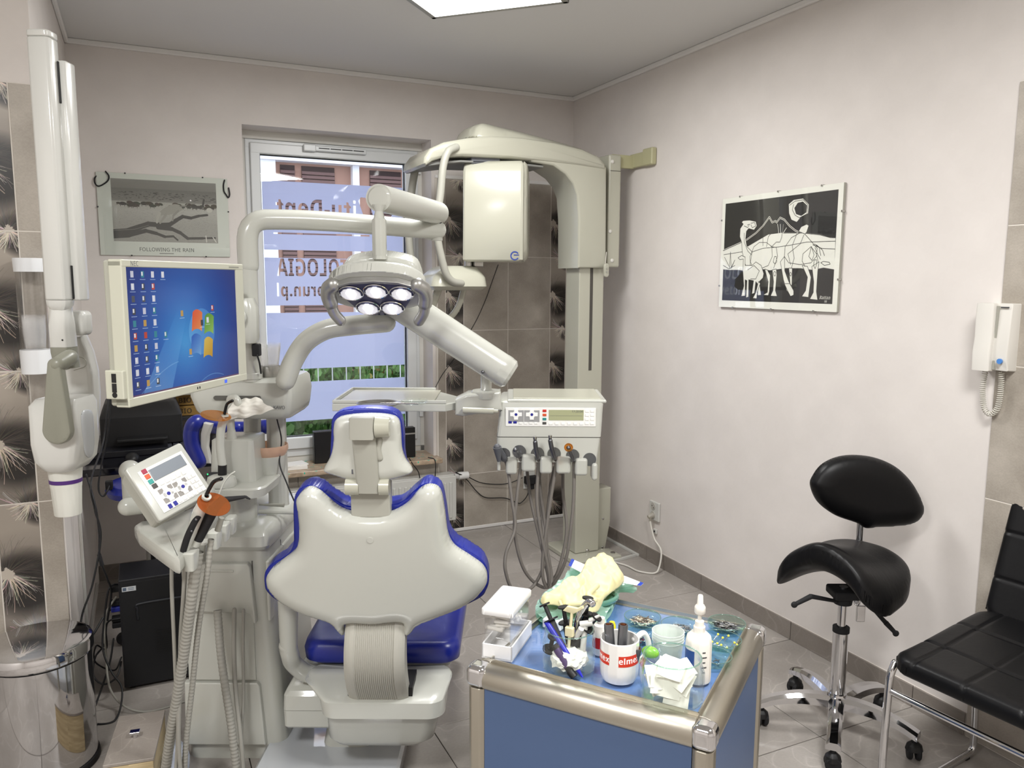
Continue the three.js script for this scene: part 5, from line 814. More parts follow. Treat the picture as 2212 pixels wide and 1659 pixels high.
{ // framed photograph on the back wall, with its hanging cords; second frame on the alcove wall
  const tx = canvasTex(900, 594, (c, w, h) => {
    let s = 5; const r = () => { s = (s * 1664525 + 1013904223) >>> 0; return s / 4294967296; };
    c.fillStyle = '#a9aea6'; c.fillRect(0, 0, w, h); const X = 92, Y = 40, PW = 724, PH = 452;
    c.save(); c.beginPath(); c.rect(X, Y, PW, PH); c.clip(); c.translate(X, Y);
    let g = c.createLinearGradient(0, 0, 0, PH); g.addColorStop(0, '#63635e'); g.addColorStop(.14, '#5c5c57'); g.addColorStop(.15, '#4f4f4b'); g.addColorStop(.34, '#5a5a55'); g.addColorStop(.36, '#84847d'); g.addColorStop(.5, '#8a8a84'); g.addColorStop(.7, '#7b7b75'); g.addColorStop(1, '#74746e'); c.fillStyle = g; c.fillRect(0, 0, PW, PH);
    for (let i = 0; i < 3600; i++) { c.fillStyle = `rgba(${r() < .5 ? '30,30,28' : '150,150,142'},${.12 + .14 * r()})`; const y = PH * (.16 + .84 * r()); c.fillRect(r() * PW, y, 2 + 10 * r(), 1.5); }
    for (let i = 0; i < 90; i++) { c.fillStyle = `rgba(28,28,26,${.4 + .4 * r()})`; c.beginPath(); c.ellipse(r() * PW, PH * (.19 + .12 * r()), 4 + 9 * r(), 2 + 2 * r(), 0, 0, 7); c.fill(); }
    for (let i = 0; i < 46; i++) { const x = r() * PW, y = PH * (.37 + .05 * r()), k = 10 + 14 * r(); c.fillStyle = `rgb(${26 + 16 * r()},${25 + 14 * r()},24)`; c.beginPath(); c.ellipse(x, y, k, k * .55, 0, 0, 7); c.fill(); c.fillRect(x - k * .7, y, 3, k * .95); c.fillRect(x + k * .5, y, 3, k * .95); c.beginPath(); c.ellipse(x + k * .9, y + 2, k * .4, k * .35, .5, 0, 7); c.fill(); }
    const limb = (p, w0, w1, col) => { c.strokeStyle = col; c.lineCap = c.lineJoin = 'round'; for (let i = 0; i < p.length - 1; i++) { c.lineWidth = w0 + (w1 - w0) * i / (p.length - 1); c.beginPath(); c.moveTo(p[i][0] * PW, p[i][1] * PH); c.lineTo(p[i + 1][0] * PW, p[i + 1][1] * PH); c.stroke(); } };
    const dk = '#232321'; limb([[0, .86], [.12, .84], [.25, .76], [.33, .71], [.45, .72], [.53, .71], [.6, .63], [.66, .57], [.74, .59], [.82, .55], [.9, .53]], 44, 14, dk); limb([[0, .92], [.14, .9], [.3, .82], [.4, .86], [.48, .91], [.56, .9], [.6, .96]], 34, 7, dk); limb([[.42, .76], [.55, .78], [.63, .84], [.7, .93], [.85, .92], [.97, .91]], 30, 10, dk); limb([[.86, .4], [.875, .28]], 14, 11, dk); limb([[.5, .5], [.62, .43], [.7, .40], [.8, .42], [.9, .44]], 8, 7, '#2b2b29'); limb([[.88, .88], [.885, .98]], 7, 4, '#a8a8a0'); limb([[.95, .9], [.98, .98]], 7, 4, '#a8a8a0'); limb([[.0, .83], [.2, .8], [.33, .73]], 4, 3, '#55554f');
    // the big cat on the branch
    c.fillStyle = '#77776f'; c.beginPath(); c.moveTo(.42 * PW, .57 * PH); c.quadraticCurveTo(.45 * PW, .44 * PH, .58 * PW, .37 * PH); c.quadraticCurveTo(.66 * PW, .36 * PH, .66 * PW, .46 * PH); c.quadraticCurveTo(.6 * PW, .53 * PH, .52 * PW, .55 * PH); c.closePath(); c.fill(); limb([[.44, .53], [.42, .6], [.41, .68]], 20, 10, '#8b8b83'); limb([[.5, .54], [.47, .62], [.44, .69]], 16, 9, '#74746c'); limb([[.62, .48], [.57, .56], [.56, .64]], 15, 9, '#6c6c65'); limb([[.64, .4], [.69, .4], [.74, .31]], 9, 5, '#5a5a54'); c.fillStyle = '#9a9a92'; c.beginPath(); c.ellipse(.925 * PW, .45 * PH, 22, 18, 0, 0, 7); c.fill(); c.fillStyle = '#f0f0ea'; c.beginPath(); c.arc(.745 * PW, .3 * PH, 6, 0, 7); c.fill();
    c.restore(); c.globalCompositeOperation = 'lighter'; c.fillStyle = '#1e1e1c'; c.fillRect(0, 0, w, h); c.globalCompositeOperation = 'source-over';
    c.fillStyle = '#3c403c'; c.font = '38px sans-serif'; c.textAlign = 'center'; c.fillText('FOLLOWING THE RAIN', w * .5, h * .945); c.fillRect(w * .44, h * .967, w * .11, 4);
  });
  const x0 = -2.70, x1 = -2.087, y0 = 1.684, y1 = 2.09, t = wthing('framed_picture', 'frameless glazed black-and-white savanna photograph above the monitor', 'picture', [(x0 + x1) / 2, y0, 0]);
  part(t, 'backing', bx2(x0, x1, y0, y1, .001, .008), M.greyK);
  part(t, 'print', new THREE.PlaneGeometry(x1 - x0, y1 - y0).translate((x0 + x1) / 2, (y0 + y1) / 2, .0085), std(0xffffff, .6, { map: tx }));
  part(t, 'glass', bx2(x0, x1, y0, y1, .009, .011), M.pane);
  for (const [x, y] of [[x0 + .13, y1], [x1 - .12, y1], [x0 + .14, y0], [x1 - .12, y0], [x0, y1 - .17], [x1, y1 - .17]]) part(t, 'clip', rbox(.007, .006, .014, .001, x, y, .006), M.darkGrey);
  const cord = (label, pts) => { const k = wthing('hanging_cord', label, 'cord', pts[0], 'cords on the framed picture'); part(k, 'cord', tube(pts, .0034, 60, 8), M.rubber); };
  cord('black cord loop over the upper left corner of the framed picture', [[-2.656,2.093,0.014], [-2.643,2.072,0.014], [-2.648,2.049,0.014], [-2.672,2.028,0.014], [-2.693,2.02,0.014], [-2.706,2.033,0.013], [-2.707,2.055,0.01], [-2.698,2.069,0.006]]);
  cord('black cord loop over the upper right corner of the framed picture', [[-2.1,2.082,0.014], [-2.106,2.056,0.014], [-2.105,2.025,0.014], [-2.096,2.009,0.014], [-2.085,1.993,0.014], [-2.077,2.01,0.01], [-2.08,2.044,0.006]]);
  const f2 = wthing('framed_picture', 'second frameless glass picture, seen edge-on on the left alcove wall', 'picture', [-2.8, 1.55, .3]);
  part(f2, 'backing', bx2(-2.799, -2.792, 1.55, 2.0, .1, .68), std(0x3a3c3c, .6)); part(f2, 'glass', bx2(-2.7915, -2.789, 1.55, 2.0, .1, .68), std(0xa8aca8, .15)); part(f2, 'clip', rbox(.014, .05, .008, .002, -2.793, 1.96, .66), M.black);
}

// ---------- panoramic x-ray machine by the corner ----------
{
  const t = wthing('panoramic_xray_machine', 'large cream panoramic x-ray machine with overhead arm, in the right corner', 'x-ray machine', [-.3, 0, .68]);
  const C = M.cream, CX0 = -.372, CX1 = -.217, side = phy(0xb9bcc0, .3);
  part(t, 'column', bx2(CX0, CX1, .03, 1.7, .60, .75, .006), C);
  part(t, 'column_slot', bx2([-0.305,1.331,0.75][0], [-0.287,1.331,0.75][0], [-0.291,1.075,0.75][1], 1.66, .745, .7515), std(0x4a4742, .6));
  part(t, 'column_bolt', sph(.011, [-0.291,0.037,0.75][0], [-0.291,0.037,0.75][1], .751, 1, 1, .5), M.steel);
  part(t, 'foot_plate', extr([[-.43, -.87], [-.14, -.87], [-.14, -.74], [-.2, -.72], [-.2, -.5], [-.43, -.5]], .028, .005).rotateX(-Math.PI / 2).translate(0, .015, 0), C);
  part(t, 'foot_bolt', cyl(.014, .014, .006, -.165, .028, .82), M.steel);
  const bb = [-0.116,0.38,0.7], bl = [-0.164,-0.012,0.7];
  part(t, 'power_box', extr([[CX1, bb[1]], [bb[0], bb[1]], [bb[0], bb[1] - .2], [bb[0] - .035, bl[1] + .01], [CX1, bl[1]]], .11, .005).translate(0, 0, .655), C);
  for (const y of [bb[1] - .18, bl[1] + .04]) part(t, 'screw', sph(.007, (CX1 + bb[0]) / 2, y, .711, 1, 1, .5), M.steel);
  part(t, 'plinth', bx2(CX1, bb[0] - .02, .03, bl[1], .62, .69), M.darkGrey);
  // carriage with the rounded inner corner, then the overhead arm
  const zc = .78;
  part(t, 'carriage', extr([[-0.23,2.17],[-0.221,1.637],[-0.395,1.635],[-0.399,1.9],[-0.41,2.02],[-0.436,2.076],[-0.481,2.121],[-0.553,2.159],[-0.677,2.171],[-0.704,2.19],[-0.543,2.213],[-0.292,2.23]], .24, .012, 0, 4).translate(0, 0, zc - .12), C);
  part(t, 'carriage_back', bx2([-0.194,1.836,0.74][0], [-0.114,1.838,0.74][0], [-0.136,1.641,0.74][1], [-0.151,2.248,0.74][1], .58, .745, .012), C);
  part(t, 'seam', [bx2([-0.198,1.835,0.745][0] + .012, [-0.12,1.838,0.745][0], [-0.167,2.161,0.745][1] - .0015, [-0.167,2.161,0.745][1] + .0015, .6, .7465)], M.seam);
  for (const p of [[-0.174,2.209,0.745], [-0.18,1.836,0.745], [-0.164,1.678,0.745]]) part(t, 'cover_cap', sph(.011, p[0], p[1], .745, 1, 1, .6), M.matt);
  part(t, 'overhead_arm', extr([[-1.266,2.122],[-1.261,2.155],[-1.23,2.196],[-1.159,2.232],[-1.038,2.261],[-0.914,2.28],[-0.736,2.285],[-0.549,2.276],[-0.384,2.254],[-0.284,2.223],[-0.243,2.187],[-0.242,2.158],[-0.41,2.169],[-0.575,2.175],[-0.813,2.179],[-1.063,2.171],[-1.16,2.158],[-1.217,2.137],[-1.25,2.113]], .34, .02, 0, 5).translate(0, 0, .62), C);
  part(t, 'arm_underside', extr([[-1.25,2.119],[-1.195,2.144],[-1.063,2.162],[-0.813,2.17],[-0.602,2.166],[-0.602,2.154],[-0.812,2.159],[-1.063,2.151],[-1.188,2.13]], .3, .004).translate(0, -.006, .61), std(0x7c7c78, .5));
  part(t, 'motor_cover', pillow([[-.37, -.13], [-.37, .13], [-.2, .15], [.1, .13], [.36, .07], [.36, -.07], [.1, -.13], [-.2, -.15]], { n: 50, front: .085, back: .004, D: .12, t: .01 }).rotateX(-Math.PI / 2).rotateZ(-.12).translate(-.62, 2.235, .62), C);
  // sensor head, turned towards the window side
  const s0 = [-1.076,2.161,0.84], s1 = [-0.776,1.66,0.84], sc = [(s0[0] + s1[0]) / 2, 0, .84], hw = (s1[0] - s0[0]) / 2 + .002, turnH = (g) => g.rotateY(-.52).translate(...sc);
  part(t, 'sensor_head', turnH(loftY([[s1[1], -hw + .012, hw - .012, -.22, -.012, .012], [s1[1] + .01, -hw, hw, -.23, .0, .016], [s1[1] + .3, -hw + .002, hw + .002, -.23, -.004, .016], [s0[1] - .06, -hw, hw, -.23, -.02, .016], [s0[1] - .02, -hw + .002, hw - .002, -.22, -.042, .016], [s0[1], -hw + .012, hw - .012, -.21, -.075, .014]], .9)), C);
  part(t, 'head_rear', turnH(pillow([[-.1, -.2], [.1, -.22], [.13, 0], [.1, .2], [-.08, .22]], { n: 40, front: .02, back: .002, D: .06, t: .004 }).rotateY(Math.PI / 2).translate(hw - .003, (s0[1] + s1[1]) / 2, -.14)), C);
  part(t, 'head_hanger', bx2(sc[0] - .08, sc[0] + .08, s0[1] - .02, s0[1] + .08, .65, .76, .01), M.greyDark);
  const lg = [hw - .04, [-0.834,1.689,0.84][1]];
  part(t, 'maker_mark', [new THREE.RingGeometry(.0165, .0225, 32, 1, .6, 5.1), new THREE.PlaneGeometry(.026, .0045).translate(.008, .004, 0)].map((g) => turnH(g.translate(lg[0], lg[1], .0015))), std(0x1c3a8c, .4));
  // chin rest with handles
  const c0 = [-1.219,1.537,0.74], c1 = [-0.918,1.537,0.74], ct = [-1.07,1.639,0.74], cb = [-1.071,1.516,0.74];
  part(t, 'chin_rest', loftY([[cb[1], c0[0] + .03, c1[0] - .015, .52, .76, .04], [cb[1] + .02, c0[0], c1[0], .5, .79, .05], [(cb[1] + ct[1]) / 2 + .005, c0[0] + .01, c1[0] - .005, .5, .78, .05], [ct[1] - .01, c0[0] + .07, c1[0] - .03, .53, .74, .04], [ct[1], c0[0] + .1, c1[0] - .06, .55, .72, .03]], .9), C);
  part(t, 'bite_post', [cyl(.02, .02, .05, [-0.991,1.641,0.7][0], ct[1] - .01, .68), rbox(.05, .03, .04, .005, [-0.948,1.646,0.72][0], ct[1] + .012, .7)], M.steel);
  part(t, 'handle', [tube([[-1.099,2.21,0.79], [-1.15,2.181,0.815], [-1.178,2.109,0.82], [-1.193,1.977,0.82], [-1.211,1.845,0.82], [-1.207,1.757,0.82], [-1.18,1.646,0.815], [-1.156,1.587,0.81], [-1.119,1.558,0.8], [-1.071,1.551,0.78]], .0185, 100, 18)], M.greyK);
  part(t, 'handle', [tube([[-1.169,2.196,0.5], [-1.193,2.169,0.48], [-1.213,2.092,0.47], [-1.233,1.961,0.47], [-1.244,1.818,0.47], [-1.231,1.675,0.47], [-1.205,1.554,0.48], [-1.155,1.526,0.52]], .02, 80, 18)], M.greyK);
  part(t, 'support_arm', [tube([[-0.993,1.527,0.62], [-1.009,1.447,0.6], [-1.041,1.385,0.58], [-1.09,1.343,0.55]], .016, 40, 14), tube([[-1.124,1.526,0.6], [-1.149,1.447,0.58], [-1.178,1.362,0.56]], .02, 30, 14)], C);
  const y = [-0.499,1.65,0.78];
  part(t, 'warning_label', rbox(.02, .018, .001, .0004, CX0 + .005, [-0.477,1.651,0.785][1], .5).rotateY(0).translate(0, 0, .25), std(0xe0b81c, .5));
  // wall bracket
  const w0 = [0,2.274,0.911], w1 = [0,2.184,0.915];
  part(t, 'wall_bracket', [bx2(-.035, -.001, w1[1], w0[1], w0[2] - .09, w0[2], .008), bx2(-.16, -.012, w1[1] - .0, w0[1] - .02, .69, .72, .003), bx2(-.028, -.002, w1[1] + .003, w0[1] - .012, .69, w0[2] - .05, .005)], std(0xb5b28f, .4));
  part(t, 'power_lead', tube([[-0.235,1.621,0.79], [-0.233,1.671,0.79], [-0.229,1.721,0.79]], .002, 12, 6), M.cableWhite);
  const r = wthing('hand_remote', 'small cream hand switch hanging by its lead from the panoramic machine', 'remote', [-0.237,1.591,0.79]);
  const rp = [-0.238,1.624,0.79]; part(r, 'case', extr(rrect(.03, .075, .0148), .016, .005).translate(rp[0], rp[1], .805), C); part(r, 'button', [cyl(.006, .006, .003).rotateX(Math.PI / 2).translate(rp[0], rp[1] + .01, .8125), cyl(.006, .006, .003).rotateX(Math.PI / 2).translate(rp[0], rp[1] - .008, .8125)], M.greyK);
}
{ // radiator, valve, cables, sockets
  const t = wthing('radiator', 'white ribbed panel radiator below the window sill', 'radiator', [-1.4, .1, .06]);
  const rx0 = -1.95, rx1 = -.842, y0 = .105, y1 = .385;
  part(t, 'panel', bx2(rx0, rx1, y0, y1, .085, .1, .006), M.white); part(t, 'rear_panel', bx2(rx0, rx1, y0, y1, .02, .035, .006), M.white);
  for (let i = 0; i < 30; i++) part(t, 'rib', rbox(.017, .225, .012, .005, rx1 - .035 - i * .0355, (y0 + y1) / 2 - .01, .101, 2), M.white);
  part(t, 'top_grille', bx2(rx0 + .02, rx1 - .01, y1 - .003, y1 + .01, .018, .098, .003), M.white); part(t, 'side_cover', bx2(rx1 - .006, rx1 + .002, y0 + .02, y1 + .008, .02, .1, .003), M.white);
  const v = [-0.784,0.371,0.06];
  part(t, 'thermostat', [rod([rx1, v[1], .06], [rx1 + .03, v[1], .06], .016, .018), rod([rx1 + .03, v[1], .06], [rx1 + .095, v[1], .06], .024, .022)], std(0xe4e4e2, .35)); part(t, 'valve', [rod([rx1 - .005, v[1], .06], [rx1 + .04, v[1], .06], .012), rod([rx1 + .012, v[1], .06], [rx1 + .012, v[1] - .3, .03], .008)], M.steel);
  const so = wthing('wall_socket', 'white wall socket low on the grey tiles with black adapter', 'socket', [-0.31,0.303,0.012]); const s0 = [-0.305,0.283,0.01];
  part(so, 'plate', rbox(.082, .115, .01, .004, s0[0] + .004, s0[1], .014), M.white);
  const ad = wthing('power_adapter', 'black plug adapter in the socket on the grey tiles', 'adapter', [-0.323,0.295,0.04]); part(ad, 'case', [rbox(.085, .05, .05, .006, s0[0] + .004, s0[1] + .006, .045), rbox(.035, .04, .04, .006, s0[0] + .004, s0[1] - .035, .04)], M.rubber);
  const cab = (label, pts, m = M.cable, r = .003) => { const k = wthing('power_cable', label, 'cable', pts[0], 'cables on the back wall'); part(k, 'cable', tube(pts, r, 100, 8), m); };
  cab('upper black cable sagging from the radiator valve to the black adapter', [[-0.842,0.401,0.1], [-0.75,0.359,0.06], [-0.644,0.302,0.03], [-0.516,0.279,0.03], [-0.439,0.286,0.04], [-0.368,0.311,0.05]]);
  cab('lower black cable sagging across the grey tiles below the adapter', [[-0.842,0.406,0.1], [-0.752,0.339,0.05], [-0.671,0.246,0.02], [-0.608,0.2,0.02], [-0.478,0.182,0.02], [-0.396,0.144,0.02], [-0.363,0.137,0.02], [-0.324,0.179,0.03], [-0.306,0.247,0.04]]);
  cab('thin black cable running down the grey tiles beside the sensor head', [[-0.524,1.663,0.012], [-0.561,1.569,0.012], [-0.611,1.442,0.012], [-0.667,1.329,0.012], [-0.728,1.231,0.012], [-0.805,1.106,0.012], [-0.895,0.996,0.012], [-0.955,0.892,0.012]], M.cable, .002);
  cab('black cable hanging from the right speaker over the sill to the radiator', [[-1.012,0.51,0.08], [-0.981,0.5,0.1], [-0.978,0.466,0.115], [-0.98,0.394,0.11]]);
  cab('black cable from behind the speaker down to the radiator, beside the headrest', [[-1.124,0.51,0.058], [-1.12,0.485,0.115], [-1.089,0.44,0.115], [-1.076,0.398,0.11]]);
  const ws = wthing('wall_socket', 'white double wall socket with clear plug, low on the right wall', 'socket', [0, .25, .99]);
  part(ws, 'plate', rbox(.014, .108, .09, .006, -.007, .303, .992), M.white); part(ws, 'outlet', [cyl(.02, .02, .004).rotateZ(Math.PI / 2).translate(-.013, .33, .985), cyl(.02, .02, .004).rotateZ(Math.PI / 2).translate(-.013, .28, .985)], std(0xb5b2aa, .5));
  part(ws, 'pin_hole', [box(.003, .005, .005, -.0165, .332, .978), box(.003, .005, .005, -.0165, .322, .992)], M.black);
  const pg = wthing('cable_plug', 'clear plastic plug in the lower outlet of the double socket', 'plug', [-.02, .28, .985]); part(pg, 'body', [rod([-.014, .28, .985], [-.045, .27, .983], .016, .01), rod([-.03, .272, .983], [-.032, .245, .983], .008, .006)], phy(0xe0dcd2, .15, { transmission: .6, thickness: 0 }));
  const wc = wthing('mains_cable', 'cream mains cable looping from the wall socket to the machine base', 'cable', [-0.03,0.191,1.019]); part(wc, 'cable', tube([[-.032, .25, .983], [-0.03,0.211,0.996], [-0.03,0.155,1.029], [-0.03,0.108,1.092], [-.06, .03, 1.12], [-.1, .006, 1.13], [-.16, .006, 1.07], [-.17, .006, .98], [-.2, .006, .9], [-.23, .008, .83], [-.27, .01, .76]], .005, 120, 10), M.cableWhite);
  const as = wthing('aerial_socket', 'tiny square white aerial socket below the double socket', 'socket', [0, .18, 1.0]); part(as, 'plate', rbox(.012, .026, .03, .003, -.006, .189, 1.0), M.white); part(as, 'hole', cyl(.006, .006, .002).rotateZ(Math.PI / 2).translate(-.012, .189, 1.0), M.darkGrey);
  const du = wthing('cable_duct', 'white cable duct lengths on floor behind the machine column', 'cable duct', [-.1, 0, .8]); part(du, 'duct', [bx2(-.028, -.010, .0, .014, .35, .86, .002), box(.2, .012, .016).rotateY(.18).translate(-.13, .007, .87)], M.white);
  // things on the sill
  const sp = (x0, x1, z, y1, lab, strip) => { const k = wthing('speaker_box', lab, 'speaker', [(x0 + x1) / 2, .5, z], 0, 'black boxes on the sill'); part(k, 'case', bx2(x0, x1, .5005, y1, z - .05, z, .004), std(0x08090c, .35)); if (strip) { part(k, 'silver_strip', bx2(x0 + .002, x1 - .002, y1 - .042, y1 - .033, z - .01, z + .0012), M.silver); part(k, 'badge', box(.012, .007, .001, x1 - .1, .56, z + .001), M.gun); } };
  sp(-1.66, -1.465, -.06, .69, 'plain black box standing on the window sill, left of the headrest', 0); sp(-1.23, -1.065, .0, .685, 'black box with silver strip on the window sill, right of the headrest', 1);
  const pp = wthing('paper_stack', 'small stack of white papers on the window sill', 'papers', [-1.78, .5, -.0]); part(pp, 'sheets', [rbox(.14, .02, .11, .002, -1.79, .5105, -.01), box(.13, .006, .1).rotateY(.2).translate(-1.785, .524, -.01)], M.paper);
}
{ // picture on the right wall
  const tx = canvasTex(1000, 706, (c, w, h) => {
    c.fillStyle = '#e9e9df'; c.fillRect(0, 0, w, h); const X = 30, Y = 34, W = 935, H = 628; c.fillStyle = '#191817'; c.fillRect(X, Y, W, H);
    const poly = (p, fill, lw = 0, st = '#16150f', close = true) => { c.beginPath(); p.forEach(([x, y], i) => i ? c.lineTo(x, y) : c.moveTo(x, y)); if (close) c.closePath(); if (fill) { c.fillStyle = fill; c.fill(); } if (lw) { c.strokeStyle = st; c.lineWidth = lw; c.lineJoin = c.lineCap = 'round'; c.stroke(); } };
    const wh = '#e6e6dc', line = (p, lw = 3, st = '#16150f') => poly(p, null, lw, st, false);
    poly([[24,342],[198,291],[257,318],[390,269],[436,252],[555,247],[713,255],[848,272],[921,291],[962,295],[966,470],[888,459],[809,471],[713,460],[599,458],[465,470],[371,458],[275,474],[175,464],[88,463],[26,459]], wh);
    line([[23,336],[230,281],[325,238],[386,197],[438,147],[465,181],[491,174],[503,183],[529,157],[565,171],[611,211],[656,239],[699,257]], 11, wh); line([[23,336],[230,281],[325,238],[386,197],[438,147],[465,181],[491,174],[503,183],[529,157],[565,171],[611,211],[656,239],[699,257]], 4);
    line([[30,363],[201,350],[300,353],[395,334],[517,331],[619,324],[751,311],[864,313],[961,315]], 3); line([[556,250],[713,257],[849,275],[927,294],[962,296]], 3); line([[799,328],[867,351],[964,358]], 3);
    // moon
    poly([[595,84],[633,62],[706,60],[753,98],[750,148],[693,167],[666,191],[623,175],[602,137]], wh); poly([[640,109],[666,80],[707,76],[743,102],[739,142],[699,160],[656,146]], '#191817', 3, wh); line([[603,90],[644,70],[710,68],[746,99],[743,150],[686,169],[650,151],[626,118],[635,88]], 3);
    // bodies and legs
    const leg = (p) => poly(p, wh, 3);
    leg([[418,461],[454,538],[451,604],[413,621],[460,623],[468,599],[469,500],[442,467]]); leg([[484,467],[500,538],[498,593],[479,626],[536,627],[519,592],[524,495],[518,462]]); leg([[621,458],[638,549],[643,575],[653,570],[649,459]]); leg([[726,444],[772,512],[763,589],[735,624],[787,628],[791,589],[799,512],[767,450]]); leg([[801,451],[821,538],[822,599],[798,638],[858,642],[845,594],[847,477],[853,426]]);
    leg([[549,420],[582,527],[612,591],[654,625],[674,606],[657,570],[626,538],[589,474],[580,389]]); poly([[591,551],[634,549],[669,591],[671,617],[646,625],[623,596]], wh, 3);
    // camel with raised head
    poly([[179,253],[180,202],[207,175],[190,163],[206,153],[263,154],[321,166],[332,194],[308,218],[259,206],[239,222],[234,267],[249,318],[300,353],[288,415],[315,454],[267,465],[239,425],[210,356],[198,288]], wh, 3); line([[216,187],[250,200],[265,179],[245,183]], 3); line([[219,232],[223,289],[259,347],[293,370]], 3); line([[277,174],[309,171],[322,194],[291,203],[277,182]], 3);
    line([[289,437],[282,381],[314,321],[361,297],[423,300],[471,326],[479,386],[448,440],[387,458],[322,443]], 3); line([[394,318],[390,263],[427,238],[462,245],[437,265],[425,325]], 3); line([[463,326],[509,333],[524,387],[495,457]], 3); poly([[489,419],[498,387],[513,387],[519,419],[505,433]], null, 3);
    line([[471,326],[507,301],[537,302],[550,276],[555,239],[559,197]], 5); line([[471,326],[507,301],[537,302],[550,276],[555,239],[559,197]], 2, wh); line([[521,291],[522,237],[511,194]], 4, wh); line([[541,249],[534,196]], 4, wh); line([[556,255],[586,220]], 4, wh);
    poly([[684,246],[703,221],[744,209],[761,217],[747,255],[734,264]], wh, 3); line([[692,257],[630,280],[583,330],[580,389],[618,427],[711,439],[793,430],[831,395],[834,350],[792,313],[734,264]], 3); line([[671,261],[640,327],[660,401],[642,459]], 3); line([[727,269],[703,319],[608,374],[634,437]], 3); line([[787,338],[728,377],[724,418],[747,450]], 3); line([[787,338],[830,380],[846,426]], 3); poly([[790,338],[774,394],[799,417],[813,385]], null, 3); for (const p of [[[812,324],[847,345],[863,391]], [[826,329],[874,361],[890,392]], [[817,344],[840,385],[862,411]]]) line(p, 3);
    poly([[814,446],[816,415],[832,413],[837,436],[826,464]], null, 3); poly([[866,431],[885,424],[928,430],[935,440],[894,447]], null, 3); poly([[497,484],[504,476],[516,484],[513,503],[502,503]], null, 3); poly([[627,493],[637,482],[646,493],[640,506]], null, 3);
    // young camel
    poly([[170,387],[203,373],[237,383],[240,436],[306,437],[337,416],[386,439],[412,489],[406,516],[376,538],[397,622],[366,625],[370,561],[344,538],[337,611],[313,617],[324,533],[279,527],[284,635],[261,642],[263,533],[246,527],[252,630],[215,633],[236,567],[221,470],[221,396],[188,398]], wh, 3); line([[267,465],[322,438],[372,472],[343,522],[295,522]], 3); leg([[368,538],[349,606],[323,643],[359,645],[361,605],[385,550]]);
    for (const p of [[[97,452],[39,380]], [[92,451],[95,347],[109,446]], [[105,452],[141,400],[110,452]], [[29,433],[88,457],[143,435]]]) line(p, 3);
    c.fillStyle = wh; c.font = 'italic 26px serif'; c.fillText('Rattan', 868, 636); c.font = 'italic 18px serif'; c.fillText("98", 905, 655);
  });
  const z0 = 1.472, z1 = 2.186, y0 = 1.446, y1 = 1.953, t = wthing('framed_picture', 'frameless glazed black-and-white camel line drawing on the right wall', 'picture', [0, y0, (z0 + z1) / 2]);
  part(t, 'backing', bx2(-.014, -.002, y0, y1, z0, z1), M.greyK);
  part(t, 'print', new THREE.PlaneGeometry(z1 - z0, y1 - y0).rotateY(-Math.PI / 2).translate(-.0145, (y0 + y1) / 2, (z0 + z1) / 2), std(0xffffff, .6, { map: tx }));
  part(t, 'glass', bx2(-.0172, -.0152, y0, y1, z0, z1), M.pane);
  for (const [y, z] of [[y1, z0 + .12], [y1, z0 + .36], [y1, z1 - .11], [y0, z0 + .1], [y0, z0 + .35], [y0, z1 - .12], [y0 + .13, z1], [y1 - .11, z1], [y1 - .1, z0], [y0 + .1, z0]]) part(t, 'clip', rbox(.018, .008, .007, .001, -.01, y, z), M.steel);
}
{ // intercom handset
  const t = wthing('intercom_phone', 'white wall intercom handset with blue button, on the right wall', 'intercom', [0, 1.28, 2.86]);
  const z0 = 2.808, z1 = 2.915, y0 = 1.282, y1 = 1.5, W = std(0xdcd9d2, .35);
  part(t, 'base', extr([[0, y0 - 1.39], [-.05, y0 - 1.39 + .004], [-.062, -.06], [-.052, .11], [0, .11]], z1 - z0, .004).translate(0, 1.39, (z0 + z1) / 2), W);
  part(t, 'handset', extr([[0, -.11], [-.026, -.108], [-.03, -.05], [-.024, 0], [-.026, .06], [-.024, .11], [0, .11]], .058, .004).translate(-.048, 1.39, z0 + .03), W);
  part(t, 'groove', bx2(-.0585, -.045, y0 + .006, y1 - .008, z0 + .06, z0 + .068), M.greyK);
  part(t, 'button', [cyl(.0085, .0085, .006).rotateZ(Math.PI / 2).translate(-.062, y0 + .035, z0 + .088)], std(0x4a82c8, .35)); part(t, 'slot', box(.003, .004, .026, -.0575, y1 - .012, z0 + .086), M.gun);
  const cd = wthing('coiled_cord', 'coiled cream cord hanging in a loop below the wall intercom', 'cord', [-.03, 1.14, 2.86]);
  const path = new THREE.CatmullRomCurve3([[-.03, y0 + .004, 2.83], [-.03, 1.255, 2.826], [-.03, 1.2, 2.826], [-.03, 1.15, 2.838], [-.03, 1.138, 2.856], [-.03, 1.155, 2.876], [-.03, 1.2, 2.884], [-.03, 1.25, 2.884], [-.03, y0, 2.882]].map(v3)), hp = [], N = 700;
  const P = new THREE.Vector3(), T = new THREE.Vector3(); for (let i = 0; i <= N; i++) { const u = i / N; path.getPointAt(u, P); path.getTangentAt(u, T); const a = new THREE.Vector3(1, 0, 0), b = new THREE.Vector3().crossVectors(T, a).normalize(), k = .0075 * Math.min(1, Math.sin(u * Math.PI) * 6 - .25 > 0 ? 1 : .12), th = u * 46 * Math.PI * 2; hp.push(P.clone().addScaledVector(a, k * Math.cos(th)).addScaledVector(b, k * Math.sin(th))); }
  part(cd, 'coil', new THREE.TubeGeometry(new THREE.CatmullRomCurve3(hp), 1400, .0017, 6), std(0xcfccc2, .5));
}

